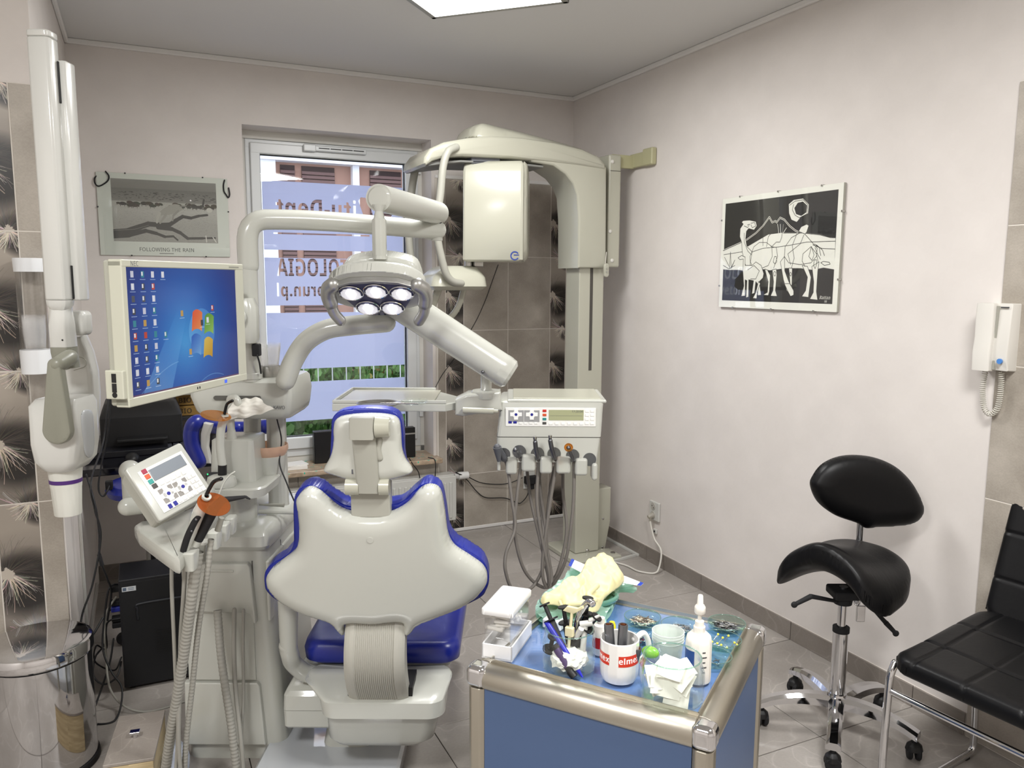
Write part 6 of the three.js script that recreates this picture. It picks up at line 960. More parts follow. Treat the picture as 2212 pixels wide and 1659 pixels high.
// ---------- saddle stool ----------
{
  const B = [1.1455, 0, -.3556], t = kthing('saddle_stool', 'black saddle stool with oval backrest and chrome five-star base', 'stool', B);
  const G = [[1.024,0.03,-0.548], [1.312,0.03,-0.452], [1.294,0.03,-0.135], [0.868,0.03,-0.277], [1.051,0.03,-0.096]];
  part(t, 'base_hub', turn([[0, .075], [.032, .075], [.036, .09], [.034, .13], [.031, .14], [0, .14]], 36).translate(B[0], 0, B[2]), M.chrome);
  for (let i = 0; i < 5; i++) {
    const a = 1.99 + i * Math.PI * 2 / 5, R = .268, dx = Math.cos(a), dz = Math.sin(a), L = [];
    for (let k = 0; k <= 12; k++) { const u = k / 12, r = .025 + (R - .025) * u, y = .112 - .028 * u * u + .012 * Math.sin(u * 3), w = .029 - .008 * u + (u > .9 ? .003 : 0), hh = .028 - .01 * u; L.push([[-1, -1], [-.9, .3], [-.5, 1], [.5, 1], [.9, .3], [1, -1]].map(([p, q]) => [B[0] + dx * r - dz * p * w, y + q * hh * .7, B[2] + dz * r + dx * p * w])); }
    const leg = part(t, 'base_leg', skin(L, { crease: .5 }), M.chrome);
    const cx = B[0] + dx * (R - .012), cz = B[2] + dz * (R - .012), ca = a + .9 + i * .7;
    const cs = part(t, 'castor', merge([-1, 1].map((s) => turn([[0, -.008], [.022, -.008], [.0255, -.004], [.0255, .004], [.022, .008], [0, .008]], 24).rotateX(Math.PI / 2).rotateY(ca).translate(cx + Math.sin(ca) * s * .013, .0255, cz + Math.cos(ca) * s * .013)).concat([cyl(.009, .009, .04, cx, .045, cz)])), M.rubber);
    part(cs, 'hood', turn([[.0, .062], [.012, .061], [.024, .05], [.028, .034], [.025, .034], [0, .056]], 24).scale(1, 1, .9).translate(cx, 0, cz), M.black);
  }
  const yc = [1.123,0.375,-0.356][1], ys = [1.117,0.476,-0.356][1];
  part(t, 'outer_tube', cyl(.026, .026, yc - .12, B[0], .12, B[2]), M.chrome); part(t, 'collar', cyl(.028, .028, .018, B[0], yc - .012, B[2]), M.rubber); part(t, 'gas_column', cyl(.0145, .0145, ys + .05 - yc, B[0], yc, B[2]), M.chrome);
  // saddle: plan outline (x across, y = towards the sitter's front), bent down at the wings
  const S = [B[0] - .008, [1.119,0.588,-0.33][1] + .026, B[2] + .01];
  const plan = [[-.205, .02], [-.195, .10], [-.15, .165], [-.09, .17], [-.03, .185], [.03, .185], [.09, .17], [.15, .165], [.195, .10], [.205, .02], [.2, -.08], [.16, -.16], [.08, -.2], [0, -.205], [-.08, -.2], [-.16, -.16], [-.2, -.08]];
  const saddle = pillow(plan, { n: 80, front: .03, back: .034, D: .05, t: .03, smooth: 8, warp: (p) => { const f = (p[1] + .2) / .4, ax = Math.abs(p[0]) / .2; p[2] += .055 * Math.pow(Math.max(0, f), 2.2) * (1 - ax * ax) - (.03 + .085 * f) * Math.pow(ax, 2) + .035 * Math.max(0, -.2 - p[1] * 1.0 + .0) + .05 * Math.pow(Math.max(0, .4 - f), 1.5) ; } });
  saddle.rotateX(-Math.PI / 2).rotateY(Math.PI - .0); // y -> -z, then the front turned towards the camera
  part(t, 'saddle', saddle.scale(.95, 1, .95).rotateX(-.10).rotateY(-.85).translate(...S), M.leather);
  part(t, 'mechanism', [rbox(.09, .03, .09, .008, B[0], ys + .03, B[2]), cyl(.03, .034, .03, B[0], ys - .01, B[2])], M.rubber);
  const lever = (p, label) => { part(t, 'lever', [rod(p[0], p[1], .006, .008), rod(p[1], p[2], .009, .007), sph(.011, ...p[2], 1, 1, .6)], M.rubber); };
  lever([[B[0] - .03, ys + .005, B[2] + .02], [1.005,0.521,-0.28], [0.943,0.5,-0.26]]); lever([[1.251,0.445,-0.34], [1.281,0.412,-0.32], [1.313,0.378,-0.31]]);
  const bk = [1.249,0.834,-0.47];
  part(t, 'backrest', pillow([[1.052,0.855],[1.06,0.89],[1.09,0.929],[1.141,0.954],[1.204,0.962],[1.278,0.953],[1.345,0.925],[1.4,0.875],[1.437,0.815],[1.45,0.771],[1.436,0.737],[1.405,0.717],[1.351,0.708],[1.294,0.704],[1.258,0.7],[1.224,0.719],[1.143,0.749],[1.081,0.796]], { n: 70, front: .04, back: .025, D: .07, t: .016, warp: (p) => { p[2] += .35 * Math.pow(p[0] - bk[0], 2); } }).translate(0, 0, -.47), M.leather);
  part(t, 'backrest_post', [pipe([[bk[0] + .006, bk[1] - .02, -.5], [bk[0] + .008, [1.276,0.62,-0.5][1], -.5], [bk[0] - .006, [1.26,0.427,-0.46][1], -.46]], .0135, .03), rbox(.03, .06, .012, .003, [1.23,0.41,-0.4][0], [1.23,0.41,-0.4][1], -.4)], M.chrome);
}
// ---------- visitor chair ----------
{
  const t = wthing('visitor_chair', 'black quilted leather visitor chair on chrome sled frame, lower right corner', 'chair', [-.33, 0, 3.2]);
  const x0 = -.60, x1 = -.10, z0 = 2.985, z1 = 3.43, cx = (x0 + x1) / 2, cz = (z0 + z1) / 2, sk = (p) => p;
  const yawed = (g) => rotAbout(g, [0, 1, 0], .1, [-.575, 0, 2.985]);
  // seat: four quilted fields with stitched grooves
  const W = x1 - x0, D = z1 - z0, outline = rrect(W, D, .06, 5);
  const seat = pillow(outline, { n: 90, front: .022, back: .014, D: .035, t: .022, smooth: 2, warp: (p) => { if (p[2] > 0) { const gx = Math.min(Math.abs(p[0] + .09), Math.abs(p[0] - .08)), gy = Math.min(Math.abs(p[1] - .005), Math.abs(p[1] + .145), Math.abs(p[1] - .15)); p[2] -= .005 * (Math.exp(-gx * gx / 2e-5) + Math.exp(-gy * gy / 2e-5)); } p[2] += -.02 * Math.cos((p[0] + .25) * 5.5); } });
  part(t, 'seat', yawed(seat.rotateX(-Math.PI / 2).translate(cx, .477, cz)), M.leather);
  const back = pillow(rrect(D - .01, .47, .06, 5), { n: 90, front: .018, back: .012, D: .03, t: .018, smooth: 2, warp: (p) => { if (p[2] > 0) { const g = Math.min(Math.abs(p[1] - .06), Math.abs(p[1] + .09), Math.abs(p[1] - .2)); p[2] -= .005 * Math.exp(-g * g / 2e-5); } p[2] += .3 * p[0] * p[0]; } });
  part(t, 'backrest', yawed(back.rotateY(-Math.PI / 2).rotateZ(-.31).translate(-.02, .70, cz)), M.leather);
  const r = .011;
  for (const z of [z0 - .003, z1 + .003]) part(t, 'side_frame', yawed(pipe([[-.1, .45, z], [-.105, .3, z], [-.085, .012, z - .0], [-.585, .012, z], [-.582, .41, z], [-.56, .445, z]], r, .035)), M.chrome);
  part(t, 'front_bar', yawed(rod([-.582, .365, z0], [-.582, .365, z1], .009)), M.chrome); part(t, 'rear_bar', yawed(rod([-.11, .4, z0], [-.11, .4, z1], .009)), M.chrome);
  for (const z of [z0 - .003, z1 + .003]) for (const x of [-.13, -.53]) part(t, 'glide', yawed(box(.02, .012, .02, x, .006, z)), M.rubber);
}

// ---------- trolley ----------
const TT = (p) => new THREE.Vector3(...p).applyAxisAngle(yv, -0.92677).add(new THREE.Vector3(-1.545, 0, 3.0235)).toArray();
function tthing(name, label, category, base, group) { const o = thing(name, label, category, TT(base), -0.92677, group); OFF.set(o, base); return o; }
const TY = .718;
{
  const t = tthing('instrument_trolley', 'blue instrument trolley with brushed aluminium edges and chrome corners, in front', 'trolley', [0, 0, 0]);
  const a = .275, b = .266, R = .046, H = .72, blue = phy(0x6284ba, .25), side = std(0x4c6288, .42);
  const rail = (len) => extr([[-.023, -.023], [.019, -.023], [.0225, -.018], [.023, -.006], [.019, .009], [.009, .019], [-.006, .023], [-.018, .0225], [-.023, .019]], len, .0005);
  const bar = (L, r, p) => part(t, 'edge_rail', rail(L).rotateY(r).translate(...p), M.brushed);
  bar(2 * a - .084, Math.PI / 2 * -1, [0, H - .023, b - .023]).geometry; bar(2 * a - .084, Math.PI / 2, [0, H - .023, -b + .023]); bar(2 * b - .084, 0, [a - .023, H - .023, 0]); bar(2 * b - .084, Math.PI, [-a + .023, H - .023, 0]);
  for (const sx of [-1, 1]) for (const sz of [-1, 1]) {
    part(t, 'corner_cap', new RoundedBoxGeometry(.049, .05, .049, 6, .015).translate(sx * (a - .0225), H - .0245, sz * (b - .0225)), M.chrome);
    part(t, 'corner_post', extr(rrect(.044, .044, .018, 8), H - .115, .001).rotateX(-Math.PI / 2).translate(sx * (a - .0235), (H - .05 + .065) / 2, sz * (b - .0235)), M.brushed);
    const c = part(t, 'castor', merge([turn([[0, -.011], [.034, -.011], [.037, 0], [.034, .011], [0, .011]], 28).rotateZ(Math.PI / 2).translate(sx * (a - .05), .037, sz * (b - .05))]), M.rubber); part(c, 'fork', [rbox(.04, .02, .04, .006, sx * (a - .05), .072, sz * (b - .05)), cyl(.01, .01, .03, sx * (a - .05), .06, sz * (b - .05))], M.steel);
  }
  part(t, 'front_panel', bx2(-a + .044, a - .044, .06, H - .044, b - .022, b - .009), side); part(t, 'right_panel', bx2(a - .022, a - .009, .06, H - .044, -b + .044, b - .044), side); part(t, 'left_panel', bx2(-a + .009, -a + .022, .06, H - .044, -b + .044, b - .044), side); part(t, 'rear_panel', bx2(-a + .044, a - .044, .06, H - .044, -b + .009, -b + .022), side); part(t, 'bottom', bx2(-a + .03, a - .03, .05, .062, -b + .03, b - .03), side);
  part(t, 'top_panel', bx2(-a + .04, a - .04, H - .03, TY - .005, -b + .04, b - .04), blue);
  part(t, 'glass_top', bx2(-a + .043, a - .043, TY - .004, TY, -b + .043, b - .043, .0015), M.pane);
  part(t, 'inner_lip', [bx2(-a + .04, a - .04, H - .006, H + .007, b - .0425, b - .0395), bx2(-a + .04, a - .04, H - .006, H + .007, -b + .0395, -b + .0425), bx2(a - .0425, a - .0395, H - .006, H + .007, -b + .04, b - .04), bx2(-a + .0395, -a + .0425, H - .006, H + .007, -b + .04, b - .04)], M.brushed);
}
{ // cotton roll dispenser
  const p = [-.192, 0, .202], q = [-.266, 0, .174], r = [-.221, 0, .029];
  // its own frame: origin at the near corner, long side away from the camera
  const ang = Math.atan2(p[0] - r[0], p[2] - r[2]), w = .072, l = .152, T = (g) => g.rotateY(ang).translate(p[0], TY, p[2]);
  const t = tthing('cotton_dispenser', 'clear acrylic cotton roll dispenser with white base and lid, left on trolley', 'dispenser', [-.24, TY, .12]);
  const W = std(0xe6e6e6, .3), h = .034, H = .106;
  part(t, 'base', [bx2(-w, 0, 0, .004, -l, 0), bx2(-w, 0, 0, h, -.004, 0, .001), bx2(-w, 0, 0, h, -l, -l + .004, .001), bx2(-w, -w + .004, 0, h, -l, 0, .001), bx2(-.004, 0, 0, h, -l, 0, .001)].map(T), W);
  part(t, 'hopper', [bx2(-w + .005, -.005, h - .016, H, -.006, -.004), bx2(-w + .005, -.005, h - .0, H, -l + .012, -l + .014), bx2(-w + .005, -w + .007, h - .016, H, -l + .014, -.004), bx2(-.007, -.005, h - .016, H, -l + .014, -.004)].map(T), M.acrylic);
  part(t, 'roller', T(rod([-w + .01, h + .006, -.06], [-.008, h + .006, -.06], .022)), M.acrylic);
  part(t, 'lid', T(pillow(rrect(w + .004, l - .006, .008), { n: 30, front: .006, back: .001, D: .03, t: .012, smooth: 0 }).rotateX(-Math.PI / 2).translate(-w / 2, H + .003, -(l - .012) / 2 - .001)), W);
  const cr = new THREE.CapsuleGeometry(.0048, .03, 4, 10);
  for (let i = 0; i < 34; i++) { const k = tthing('cotton_roll', 'small white cotton roll in the heap inside the clear dispenser', 'cotton roll', [-.24, TY + .05, .12], 'cotton rolls in the dispenser'); part(k, 'roll', T(cr.clone().rotateZ(Math.PI / 2 + rr(-.25, .25)).rotateY(rr(-.25, .25)).translate(-w / 2 + rr(-.012, .012), h + .028 + Math.floor(i / 9) * .0092, -.022 - (i % 9) * .0098 - (Math.floor(i / 9) % 2) * .005)), M.paper); }
  const sd = tthing('white_case', 'small flat white plastic case behind the cotton dispenser', 'case', [-.2, TY, -.0]); part(sd, 'case', rbox(.05, .022, .06, .003, -.185, TY + .012, -.02), W);
}
// eight-sided glass jar
function jar(name, label, cx, cz, r, h) {
  const t = tthing(name, label, 'jar', [cx, TY, cz]);
  const ring = (y, k, R, oct) => { const o = []; for (let i = 0; i < 64; i++) { const a = (i + .5) / 64 * Math.PI * 2 + .3, f = Math.cos(Math.PI / 8) / Math.cos(((a % (Math.PI / 4)) + Math.PI / 4) % (Math.PI / 4) - Math.PI / 8), m = 1 + (f * 1.03 - 1) * oct; o.push([cx + R * m * Math.cos(a), TY + y, cz + R * m * Math.sin(a)]); } return o; };
  const g = skin([ring(.006, 0, r * .5, 0), ring(.006, 0, r * .9, .9), ring(.02, 0, r * .95, 1), ring(h * .75, 0, r * .95, 1), ring(h * .88, 0, r * .86, .2), ring(h, 0, r * .84, 0), ring(h + .002, 0, r * .87, 0), ring(h, 0, r * .9, 0), ring(h * .88, 0, r * .92, .2), ring(h * .76, 0, r, 1), ring(.02, 0, r, 1), ring(.004, 0, r * .95, .9), ring(.0005, 0, r * .85, .8)], { crease: .35 });
  part(t, 'glass', g, M.glass); part(t, 'rim', new THREE.TorusGeometry(r * .872, .0016, 10, 64).rotateX(Math.PI / 2).translate(cx, TY + h + .0015, cz), M.rimGlass); part(t, 'base', skin([ring(.0006, 0, r * .86, .9), ring(.005, 0, r * .97, .95), ring(.0075, 0, r * .93, .95)], { crease: .35 }), M.glass); return t;
}
{
  const J = [-.072, .16], t = jar('glass_jar', 'eight-sided clear glass jar full of syringes and applicators, on trolley', J[0], J[1], .06, .088);
  const L = (lab, cat, name, f) => { const o = tthing(name, lab, cat, [J[0], TY + .01, J[1]], name === 'syringe' ? 'syringes in the jar' : undefined); f(o); };
  const at = (px, py, z) => [J[0] + px, TY + py, J[1] + z];
  const clear = M.acrylic;
  const plungerSyringe = (lab, a, b, body, cap) => L(lab, 'syringe', 'syringe', (o) => { const d = v3(b).sub(v3(a)).normalize(), m = v3(b).addScaledVector(d, -.035).toArray(); part(o, 'barrel', rod(a, m, .0078), body); part(o, 'plunger', rod(m, b, .0048), cap); part(o, 'flange', rod(m, v3(m).addScaledVector(d, .003).toArray(), .017), cap); part(o, 'thumb_rest', rod(b, v3(b).addScaledVector(d, .003).toArray(), .0125), cap); });
  plungerSyringe('black syringe with round thumb plate, leftmost in the glass jar', at(.005, .03, .02), at(-.062, .128, -.004), M.rubber, M.black);
  plungerSyringe('black syringe beside the cream applicator in the jar', at(.0, .03, -.01), at(-.02, .128, -.012), M.rubber, M.black);
  plungerSyringe('black syringe leaning right in the glass jar', at(-.01, .02, -.01), at(.055, .118, -.02), M.rubber, M.black);
  plungerSyringe('upright thin black syringe at the back of the jar', at(.02, .02, -.02), at(.028, .15, -.035), M.rubber, M.black);
  plungerSyringe('small clear syringe low on the left inside the jar', at(-.046, .012, .012), at(-.03, .07, .02), clear, M.rubber);
  L('cream plastic applicator with broad thumb grip, upright in the jar', 'applicator', 'applicator', (o) => { const c = std(0xe0d8b0, .45); part(o, 'shaft', rod(at(.002, .03, .012), at(.008, .135, .004), .0035), c); part(o, 'collar', rbox(.02, .022, .012, .003, ...at(.0045, .086, .008)), c); part(o, 'grip', extr([[-.022, -.008], [-.012, .004], [.012, .004], [.024, .012], [.026, .006], [.012, -.005], [.004, -.01], [-.01, -.01]], .008, .002).translate(...at(.009, .138, .004)), c); });
  L('curved chrome instrument handle rising from the jar', 'handpiece', 'steel_instrument', (o) => part(o, 'handle', [tube([at(.005, .04, -.02), at(.012, .10, -.02), at(.022, .128, -.022), at(.036, .148, -.02), at(.046, .15, -.016)], .0085, 40, 14)], M.chrome));
  L('dark blue ballpoint syringe leaning across the jar to the lower right', 'pen', 'blue_pen', (o) => { const c = std(0x1c22b8, .35); part(o, 'barrel', rod(at(-.05, .098, .012), at(.036, .018, .035), .0062, .005), c); part(o, 'tip', rod(at(.036, .018, .035), at(.05, .006, .04), .005, .0015), c); });
  L('purple-labelled dark syringe lying in front inside the jar', 'syringe', 'labelled_syringe', (o) => { part(o, 'barrel', rod(at(-.02, .062, .036), at(.026, .012, .046), .0075), M.rubber); part(o, 'label', rod(at(-.013, .054, .0376), at(.016, .023, .0438), .0079), std(0x3c1a5c, .45)); part(o, 'cap', rod(at(.022, .016, .045), at(.034, .006, .047), .0085), M.black); });
  L('clear plastic tube leaning in the jar mouth', 'tube', 'plastic_tube', (o) => part(o, 'tube', new THREE.CylinderGeometry(.0085, .0085, .05, 20, 1, true).rotateZ(.5).translate(...at(-.018, .085, .03)), clear));
  L('white applicator brush with jointed tip at right of the jar', 'applicator', 'white_applicator', (o) => { part(o, 'body', [rod(at(.03, .01, .0), at(.034, .1, -.008), .0065), rod(at(.024, .102, -.004), at(.05, .108, -.012), .007)], M.white); part(o, 'nozzle', rod(at(.044, .112, -.01), at(.064, .126, -.016), .0055, .003), M.white); });
  L('small white applicator tip behind the cream one in the jar', 'applicator', 'white_applicator', (o) => part(o, 'body', rod(at(.015, .07, -.004), at(.03, .097, .004), .0065), M.white));
  L('crumpled white paper at the bottom of the syringe jar', 'paper', 'crumpled_paper', (o) => { const g = new THREE.IcosahedronGeometry(.04, 5), p = g.attributes.position; for (let i = 0; i < p.count; i++) { const k = .7 + .55 * vn(p.getX(i) * 110 + 60, p.getY(i) * 110 + p.getZ(i) * 90 + 60, 256); p.setXYZ(i, p.getX(i) * k * 1.05, p.getY(i) * k * .55, p.getZ(i) * k); } const m = mergeVertices((g.deleteAttribute('normal'), g.deleteAttribute('uv'), g), 1e-5); part(o, 'paper', toCreasedNormals(m, .3).translate(...at(.004, .028, .012)), M.paper); });
}
{ // mug with the steel sleeves
  const c = [.044, TY, .157], t = tthing('mug', 'white mug with red printed labels, holding grey metal sleeves', 'mug', c), r = .0415, h = .094;
  part(t, 'body', turn([[0, .0], [.026, .0], [.036, .004], [.0405, .016], [r, .03], [r, h - .002], [r - .0015, h], [r - .003, h - .002], [r - .0035, .02], [.03, .007], [0, .006]], 64).translate(...c), phy(0xf0efec, .12, { clearcoat: .6 }));
  part(t, 'handle', tube([[c[0] + .020, TY + h - .016, c[2] - .036], [c[0] + .034, TY + h - .008, c[2] - .058], [c[0] + .042, TY + h - .04, c[2] - .07], [c[0] + .034, TY + .03, c[2] - .058], [c[0] + .021, TY + .024, c[2] - .036]], .0065, 40, 12), phy(0xf0efec, .12, { clearcoat: .6 }));
  const lab = canvasTex(512, 232, (q, w, hh) => { q.fillStyle = '#d23a22'; q.fillRect(0, 0, w, hh); q.fillStyle = '#ffffff'; q.font = 'bold 175px sans-serif'; q.textAlign = 'center'; q.fillText('elmex', w / 2, hh * .72); });
  const lm = std(0xffffff, .3, { map: lab });
  // rings of the print sit on the wall of the mug; angle 0 faces the trolley front
  for (const a of [.93, -.8]) { const g = new THREE.CylinderGeometry(r + .0004, r + .0004, .0235, 24, 1, true, a - .62, 1.24); part(t, 'print', g.rotateX(0).translate(c[0], TY + .058, c[2]), lm); }
  const sl = (lab, x, z, hh, tx, tz) => { const k = tthing('metal_sleeve', lab, 'sleeve', [c[0] + x, TY + .01, c[2] + z], 'metal sleeves in the mug'); const prof = turn([[.0075, 0], [.0105, 0], [.0105, hh - .002], [.0098, hh], [.007, hh], [.0065, hh - .006], [.0065, .01]], 28); part(k, 'sleeve', prof.rotateZ(tx).rotateX(tz).translate(c[0] + x, TY + .012, c[2] + z), M.gun); part(k, 'copper_lining', turn([[.0062, hh - .012], [.0066, hh - .0005], [.0052, hh - .003], [.005, hh - .012]], 24).rotateZ(tx).rotateX(tz).translate(c[0] + x, TY + .012, c[2] + z), std(0x7a4a30, .4, { metalness: .8 })); };
  sl('left metal sleeve in the mug, copper-lined', -.016, .0, .105, .1, -.02); sl('right metal sleeve in the mug, copper-lined', .002, -.004, .108, -.02, -.04); sl('short metal sleeve leaning low inside the mug at right', .022, -.006, .07, -.25, .1);
}
{ // second jar with paper squares
  const c = [.167, .185], t = jar('glass_jar', 'eight-sided clear glass jar filled with white paper squares, front of trolley', c[0], c[1], .066, .092);
  const mk = (w, l) => { const n = 8, g = new THREE.PlaneGeometry(w, l, n, n), p = g.attributes.position; const k = rr(-8, 8), q = rr(-8, 8); for (let i = 0; i < p.count; i++) p.setZ(i, k * p.getX(i) * p.getX(i) + q * p.getX(i) * p.getY(i) + .0012 * Math.sin(p.getX(i) * 240) * Math.sin(p.getY(i) * 200 + 1)); g.computeVertexNormals(); return g; };
  const pm = std(0xf1efe6, .95, { side: THREE.DoubleSide });
  const fold = (g) => g; const spots = [[0, .036, .034, 1.15, 0], [-.012, .04, .030, 1.25, .25], [.022, .022, .038, 1.2, -.1], [-.03, .045, .014, .8, .6], [.03, .045, .014, .9, -.5], [0, .06, .0, .25, .2], [-.02, .062, -.01, .3, -.5], [.02, .064, -.012, .2, .8], [0, .066, .012, .5, .1], [-.006, .03, .0, .1, .5], [.012, .02, .0, .1, -.3], [-.014, .014, -.01, .05, .3], [.034, .03, .0, 1.1, -1.2], [-.036, .028, .004, 1.0, 1.2], [.008, .07, .02, .7, -.2], [.026, .056, .024, .9, -.6]];
  spots.forEach(([x, y, z, ax, ay], i) => { const o = tthing('paper_square', 'crumpled white paper square in the front glass jar', 'paper', [c[0] + x, TY + y, c[1] + z], 'paper squares in the front jar'); part(o, 'sheet', mk(.052, .046).rotateX(-Math.PI / 2 + ax).rotateY(ay).translate(c[0] + x * .8, TY + y + .004, c[1] + z * .72), pm); });
}
{ // petri dishes and what lies in them
  const dish = (label, x, z, r, h = .017) => { const t = tthing('petri_dish', label, 'dish', [x, TY, z]); part(t, 'glass', turn([[0, .0008], [r - .004, .0008], [r - .001, .003], [r, h], [r - .001, h + .001], [r - .0022, h], [r - .003, .004], [r - .006, .0026], [0, .0026]], 56).translate(x, TY + .0005, z), M.greenGlass); part(t, 'rim', new THREE.TorusGeometry(r - .001, .0011, 8, 56).rotateX(Math.PI / 2).translate(x, TY + h + .0008, z), M.rimGlass); return t; };
  const A = [-.002, -.135], B = [.093, -.135], C = [.19, -.205], D = [.2, -.105], E = [.204, -.012], F = [.026, -.04];
  dish('glass dish of pale metal bits behind the mug', ...A, .046); dish('glass dish of fine grey pins behind the plastic cups', ...B, .046); dish('glass dish heaped with dark steel burs at the far trolley corner', ...C, .046, .015); dish('glass dish with yellow-headed pins by the right rail', ...D, .047); dish('small glass dish with a few dark pins, nearest along the right rail', ...E, .042); dish('glass dish of dark coloured bits directly behind the mug', ...F, .042);
  const heap = (name, label, [x, z], n, R, mats, len, rad, fan) => { const o = tthing(name, label, 'instruments', [x, TY + .003, z]); o.userData.kind = 'stuff'; const by = mats.map(() => []); for (let i = 0; i < n; i++) { const a = fan ? rr(-.6, .6) + .4 : rr(0, 6.28), q = rr(0, 6.28), d = Math.sqrt(rnd()) * R, L = len * rr(.7, 1.1), k = Math.min(R - d * .4, L) * .5, cx = x + d * .75 * Math.cos(q), cz = z + d * .75 * Math.sin(q), y = TY + .0035 + rnd() * .006 * (1 - d / R) + .001; by[i % mats.length].push(rod([cx - k * Math.cos(a), y - rr(0, .0006), cz - k * Math.sin(a)], [cx + k * Math.cos(a), y + rr(0, .004), cz + k * Math.sin(a)], rad, rad * .7, 6)); } by.forEach((g, i) => part(o, 'pieces', g, mats[i])); };
  heap('metal_bits', 'heap of pale and dark metal bits in the dish behind the mug', A, 110, .036, [std(0xd8cdb4, .4), std(0x6a5648, .4, { metalness: .5 }), M.steel], .016, .0013, 0);
  heap('steel_pins', 'loose fine steel pins in the dish behind the cups', B, 80, .034, [M.steel, M.gun], .02, .0009, 1);
  heap('steel_burs', 'heap of dark steel burs in the far corner dish', C, 130, .036, [M.gun, std(0x2c2a28, .3, { metalness: .8 }), M.steel], .026, .0011, 1);
  heap('coloured_bits', 'dark red and blue small bits in the dish behind the mug', F, 60, .03, [std(0x5a2030, .4), std(0x24305c, .4), M.gun], .009, .0018, 0);
  const ym = std(0xe8dc50, .4), spots = [[-.025, .006], [-.02, -.012], [-.014, .012], [-.006, .0], [-.004, .016], [.004, -.014], [.012, .02], [.024, .012], [.028, .004]];
  spots.forEach(([dx, dz], i) => { const o = tthing('pin', 'tiny steel pin with round yellow head in the glass dish', 'pin', [D[0] + dx, TY + .004, D[1] + dz], 'yellow-headed pins'); const a = rr(-.7, .7), b = [D[0] + dx, TY + .0045, D[1] + dz], e = [b[0] + .018 * Math.cos(a) - .01, b[1] + (i % 2 ? .012 : .003), b[2] + .014 * Math.sin(a) - .006]; part(o, 'shaft', rod(b, e, .0008), M.steel); part(o, 'head', sph(.0028, ...e), ym); });
  [[0, .01, .5], [-.014, .004, 1.3], [.012, -.01, 2.2], [.002, -.012, .9]].forEach(([dx, dz, a]) => { const o = tthing('steel_bur', 'short dark steel bur lying in the small dish by the right rail', 'bur', [E[0] + dx, TY + .004, E[1] + dz], 'burs in the small dish'); part(o, 'shaft', rod([E[0] + dx, TY + .0045, E[1] + dz], [E[0] + dx + .018 * Math.cos(a), TY + .0055, E[1] + dz + .018 * Math.sin(a)], .0011), M.gun); });
  // plastic cups, bottle, spoon, red bottle
  for (let i = 0; i < 4; i++) { const x = .112, z = .03, y = TY + .002 + i * .0065, o = tthing('plastic_cup', ['outermost cloudy plastic cup of the stack behind the paper jar', 'second cloudy plastic cup nested in the trolley stack', 'third cloudy plastic cup nested in the trolley stack', 'topmost cloudy plastic cup of the stack behind the paper jar'][i], 'cup', [x, y, z], 'cloudy cups on the trolley'); part(o, 'cup', turn([[0, .001], [.029, .001], [.03, .003], [.0345, .048], [.0362, .05], [.0345, .0505], [.0335, .048], [.029, .004], [0, .003]], 40).translate(x, y, z), M.cloudy); }
  const bx = .194, bz = .082, bt = tthing('dropper_bottle', 'white squeeze bottle with blue label and long dropper cap, right on trolley', 'bottle', [bx, TY, bz]), W = std(0xeeeae2, .35);
  part(bt, 'body', turn([[0, 0], [.024, 0], [.027, .003], [.0275, .01], [.0275, .088], [.025, .1], [.018, .107], [.011, .109], [.0105, .112], [0, .112]], 48).translate(bx, TY, bz), W);
  part(bt, 'neck', turn([[0, .108], [.0125, .108], [.0125, .121], [.0095, .122], [.0095, .133], [.0045, .136], [.0038, .152], [0, .152]], 32).translate(bx, TY, bz), W);
  part(bt, 'cap', turn([[0, .15], [.0105, .15], [.0115, .152], [.0115, .164], [.009, .168], [.0068, .168], [.0055, .188], [.0045, .19], [0, .19]], 32).translate(bx, TY, bz), W);
  part(bt, 'label', new THREE.CylinderGeometry(.0278, .0278, .045, 24, 1, true, -1.55, 1.5).translate(bx, TY + .052, bz), std(0x1c4a9c, .35));
  part(bt, 'small_print', [0, 1, 2, 3, 4].map((i) => new THREE.CylinderGeometry(.0278, .0278, .003, 6, 1, true, .55, .25 + (i % 2) * .12).translate(bx, TY + .03 + i * .011, bz)), std(0x4a4a4c, .5));
  const sp = tthing('plastic_spoon', 'bright green plastic scoop standing between mug and paper jar', 'scoop', [.092, TY, .1]), gm = phy(0x9ade3c, .3, { transmission: .3, thickness: 0 });
  part(sp, 'handle', rod([.083, TY + .003, .118], [.088, TY + .05, .112], .0022, .003), gm); part(sp, 'bowl', new THREE.SphereGeometry(.016, 24, 12, 0, Math.PI * 2, 0, Math.PI / 2).scale(1.2, .7, .8).rotateX(1.2).translate(.098, TY + .053, .112), gm);
  const rb = tthing('red_label_bottle', 'small white bottle with red label, behind the syringe jar', 'bottle', [-.035, TY, .065]);
  part(rb, 'body', turn([[0, 0], [.017, 0], [.0185, .003], [.0185, .062], [.016, .068], [.009, .072], [.009, .085], [0, .085]], 36).translate(-.035, TY, .065), W); part(rb, 'label', new THREE.CylinderGeometry(.0188, .0188, .026, 30, 1, true).translate(-.035, TY + .03, .065), std(0xb81c20, .35));
  const yb = tthing('yellow_cap_bottle', 'small bottle with yellow cap behind the mug', 'bottle', [-.01, TY, .06]); part(yb, 'body', turn([[0, 0], [.012, 0], [.0125, .05], [.008, .055], [0, .055]], 30).translate(-.01, TY, .06), W); part(yb, 'cap', turn([[0, .052], [.009, .052], [.009, .07], [.006, .078], [0, .078]], 24).translate(-.01, TY, .06), std(0xe0d428, .35));
}
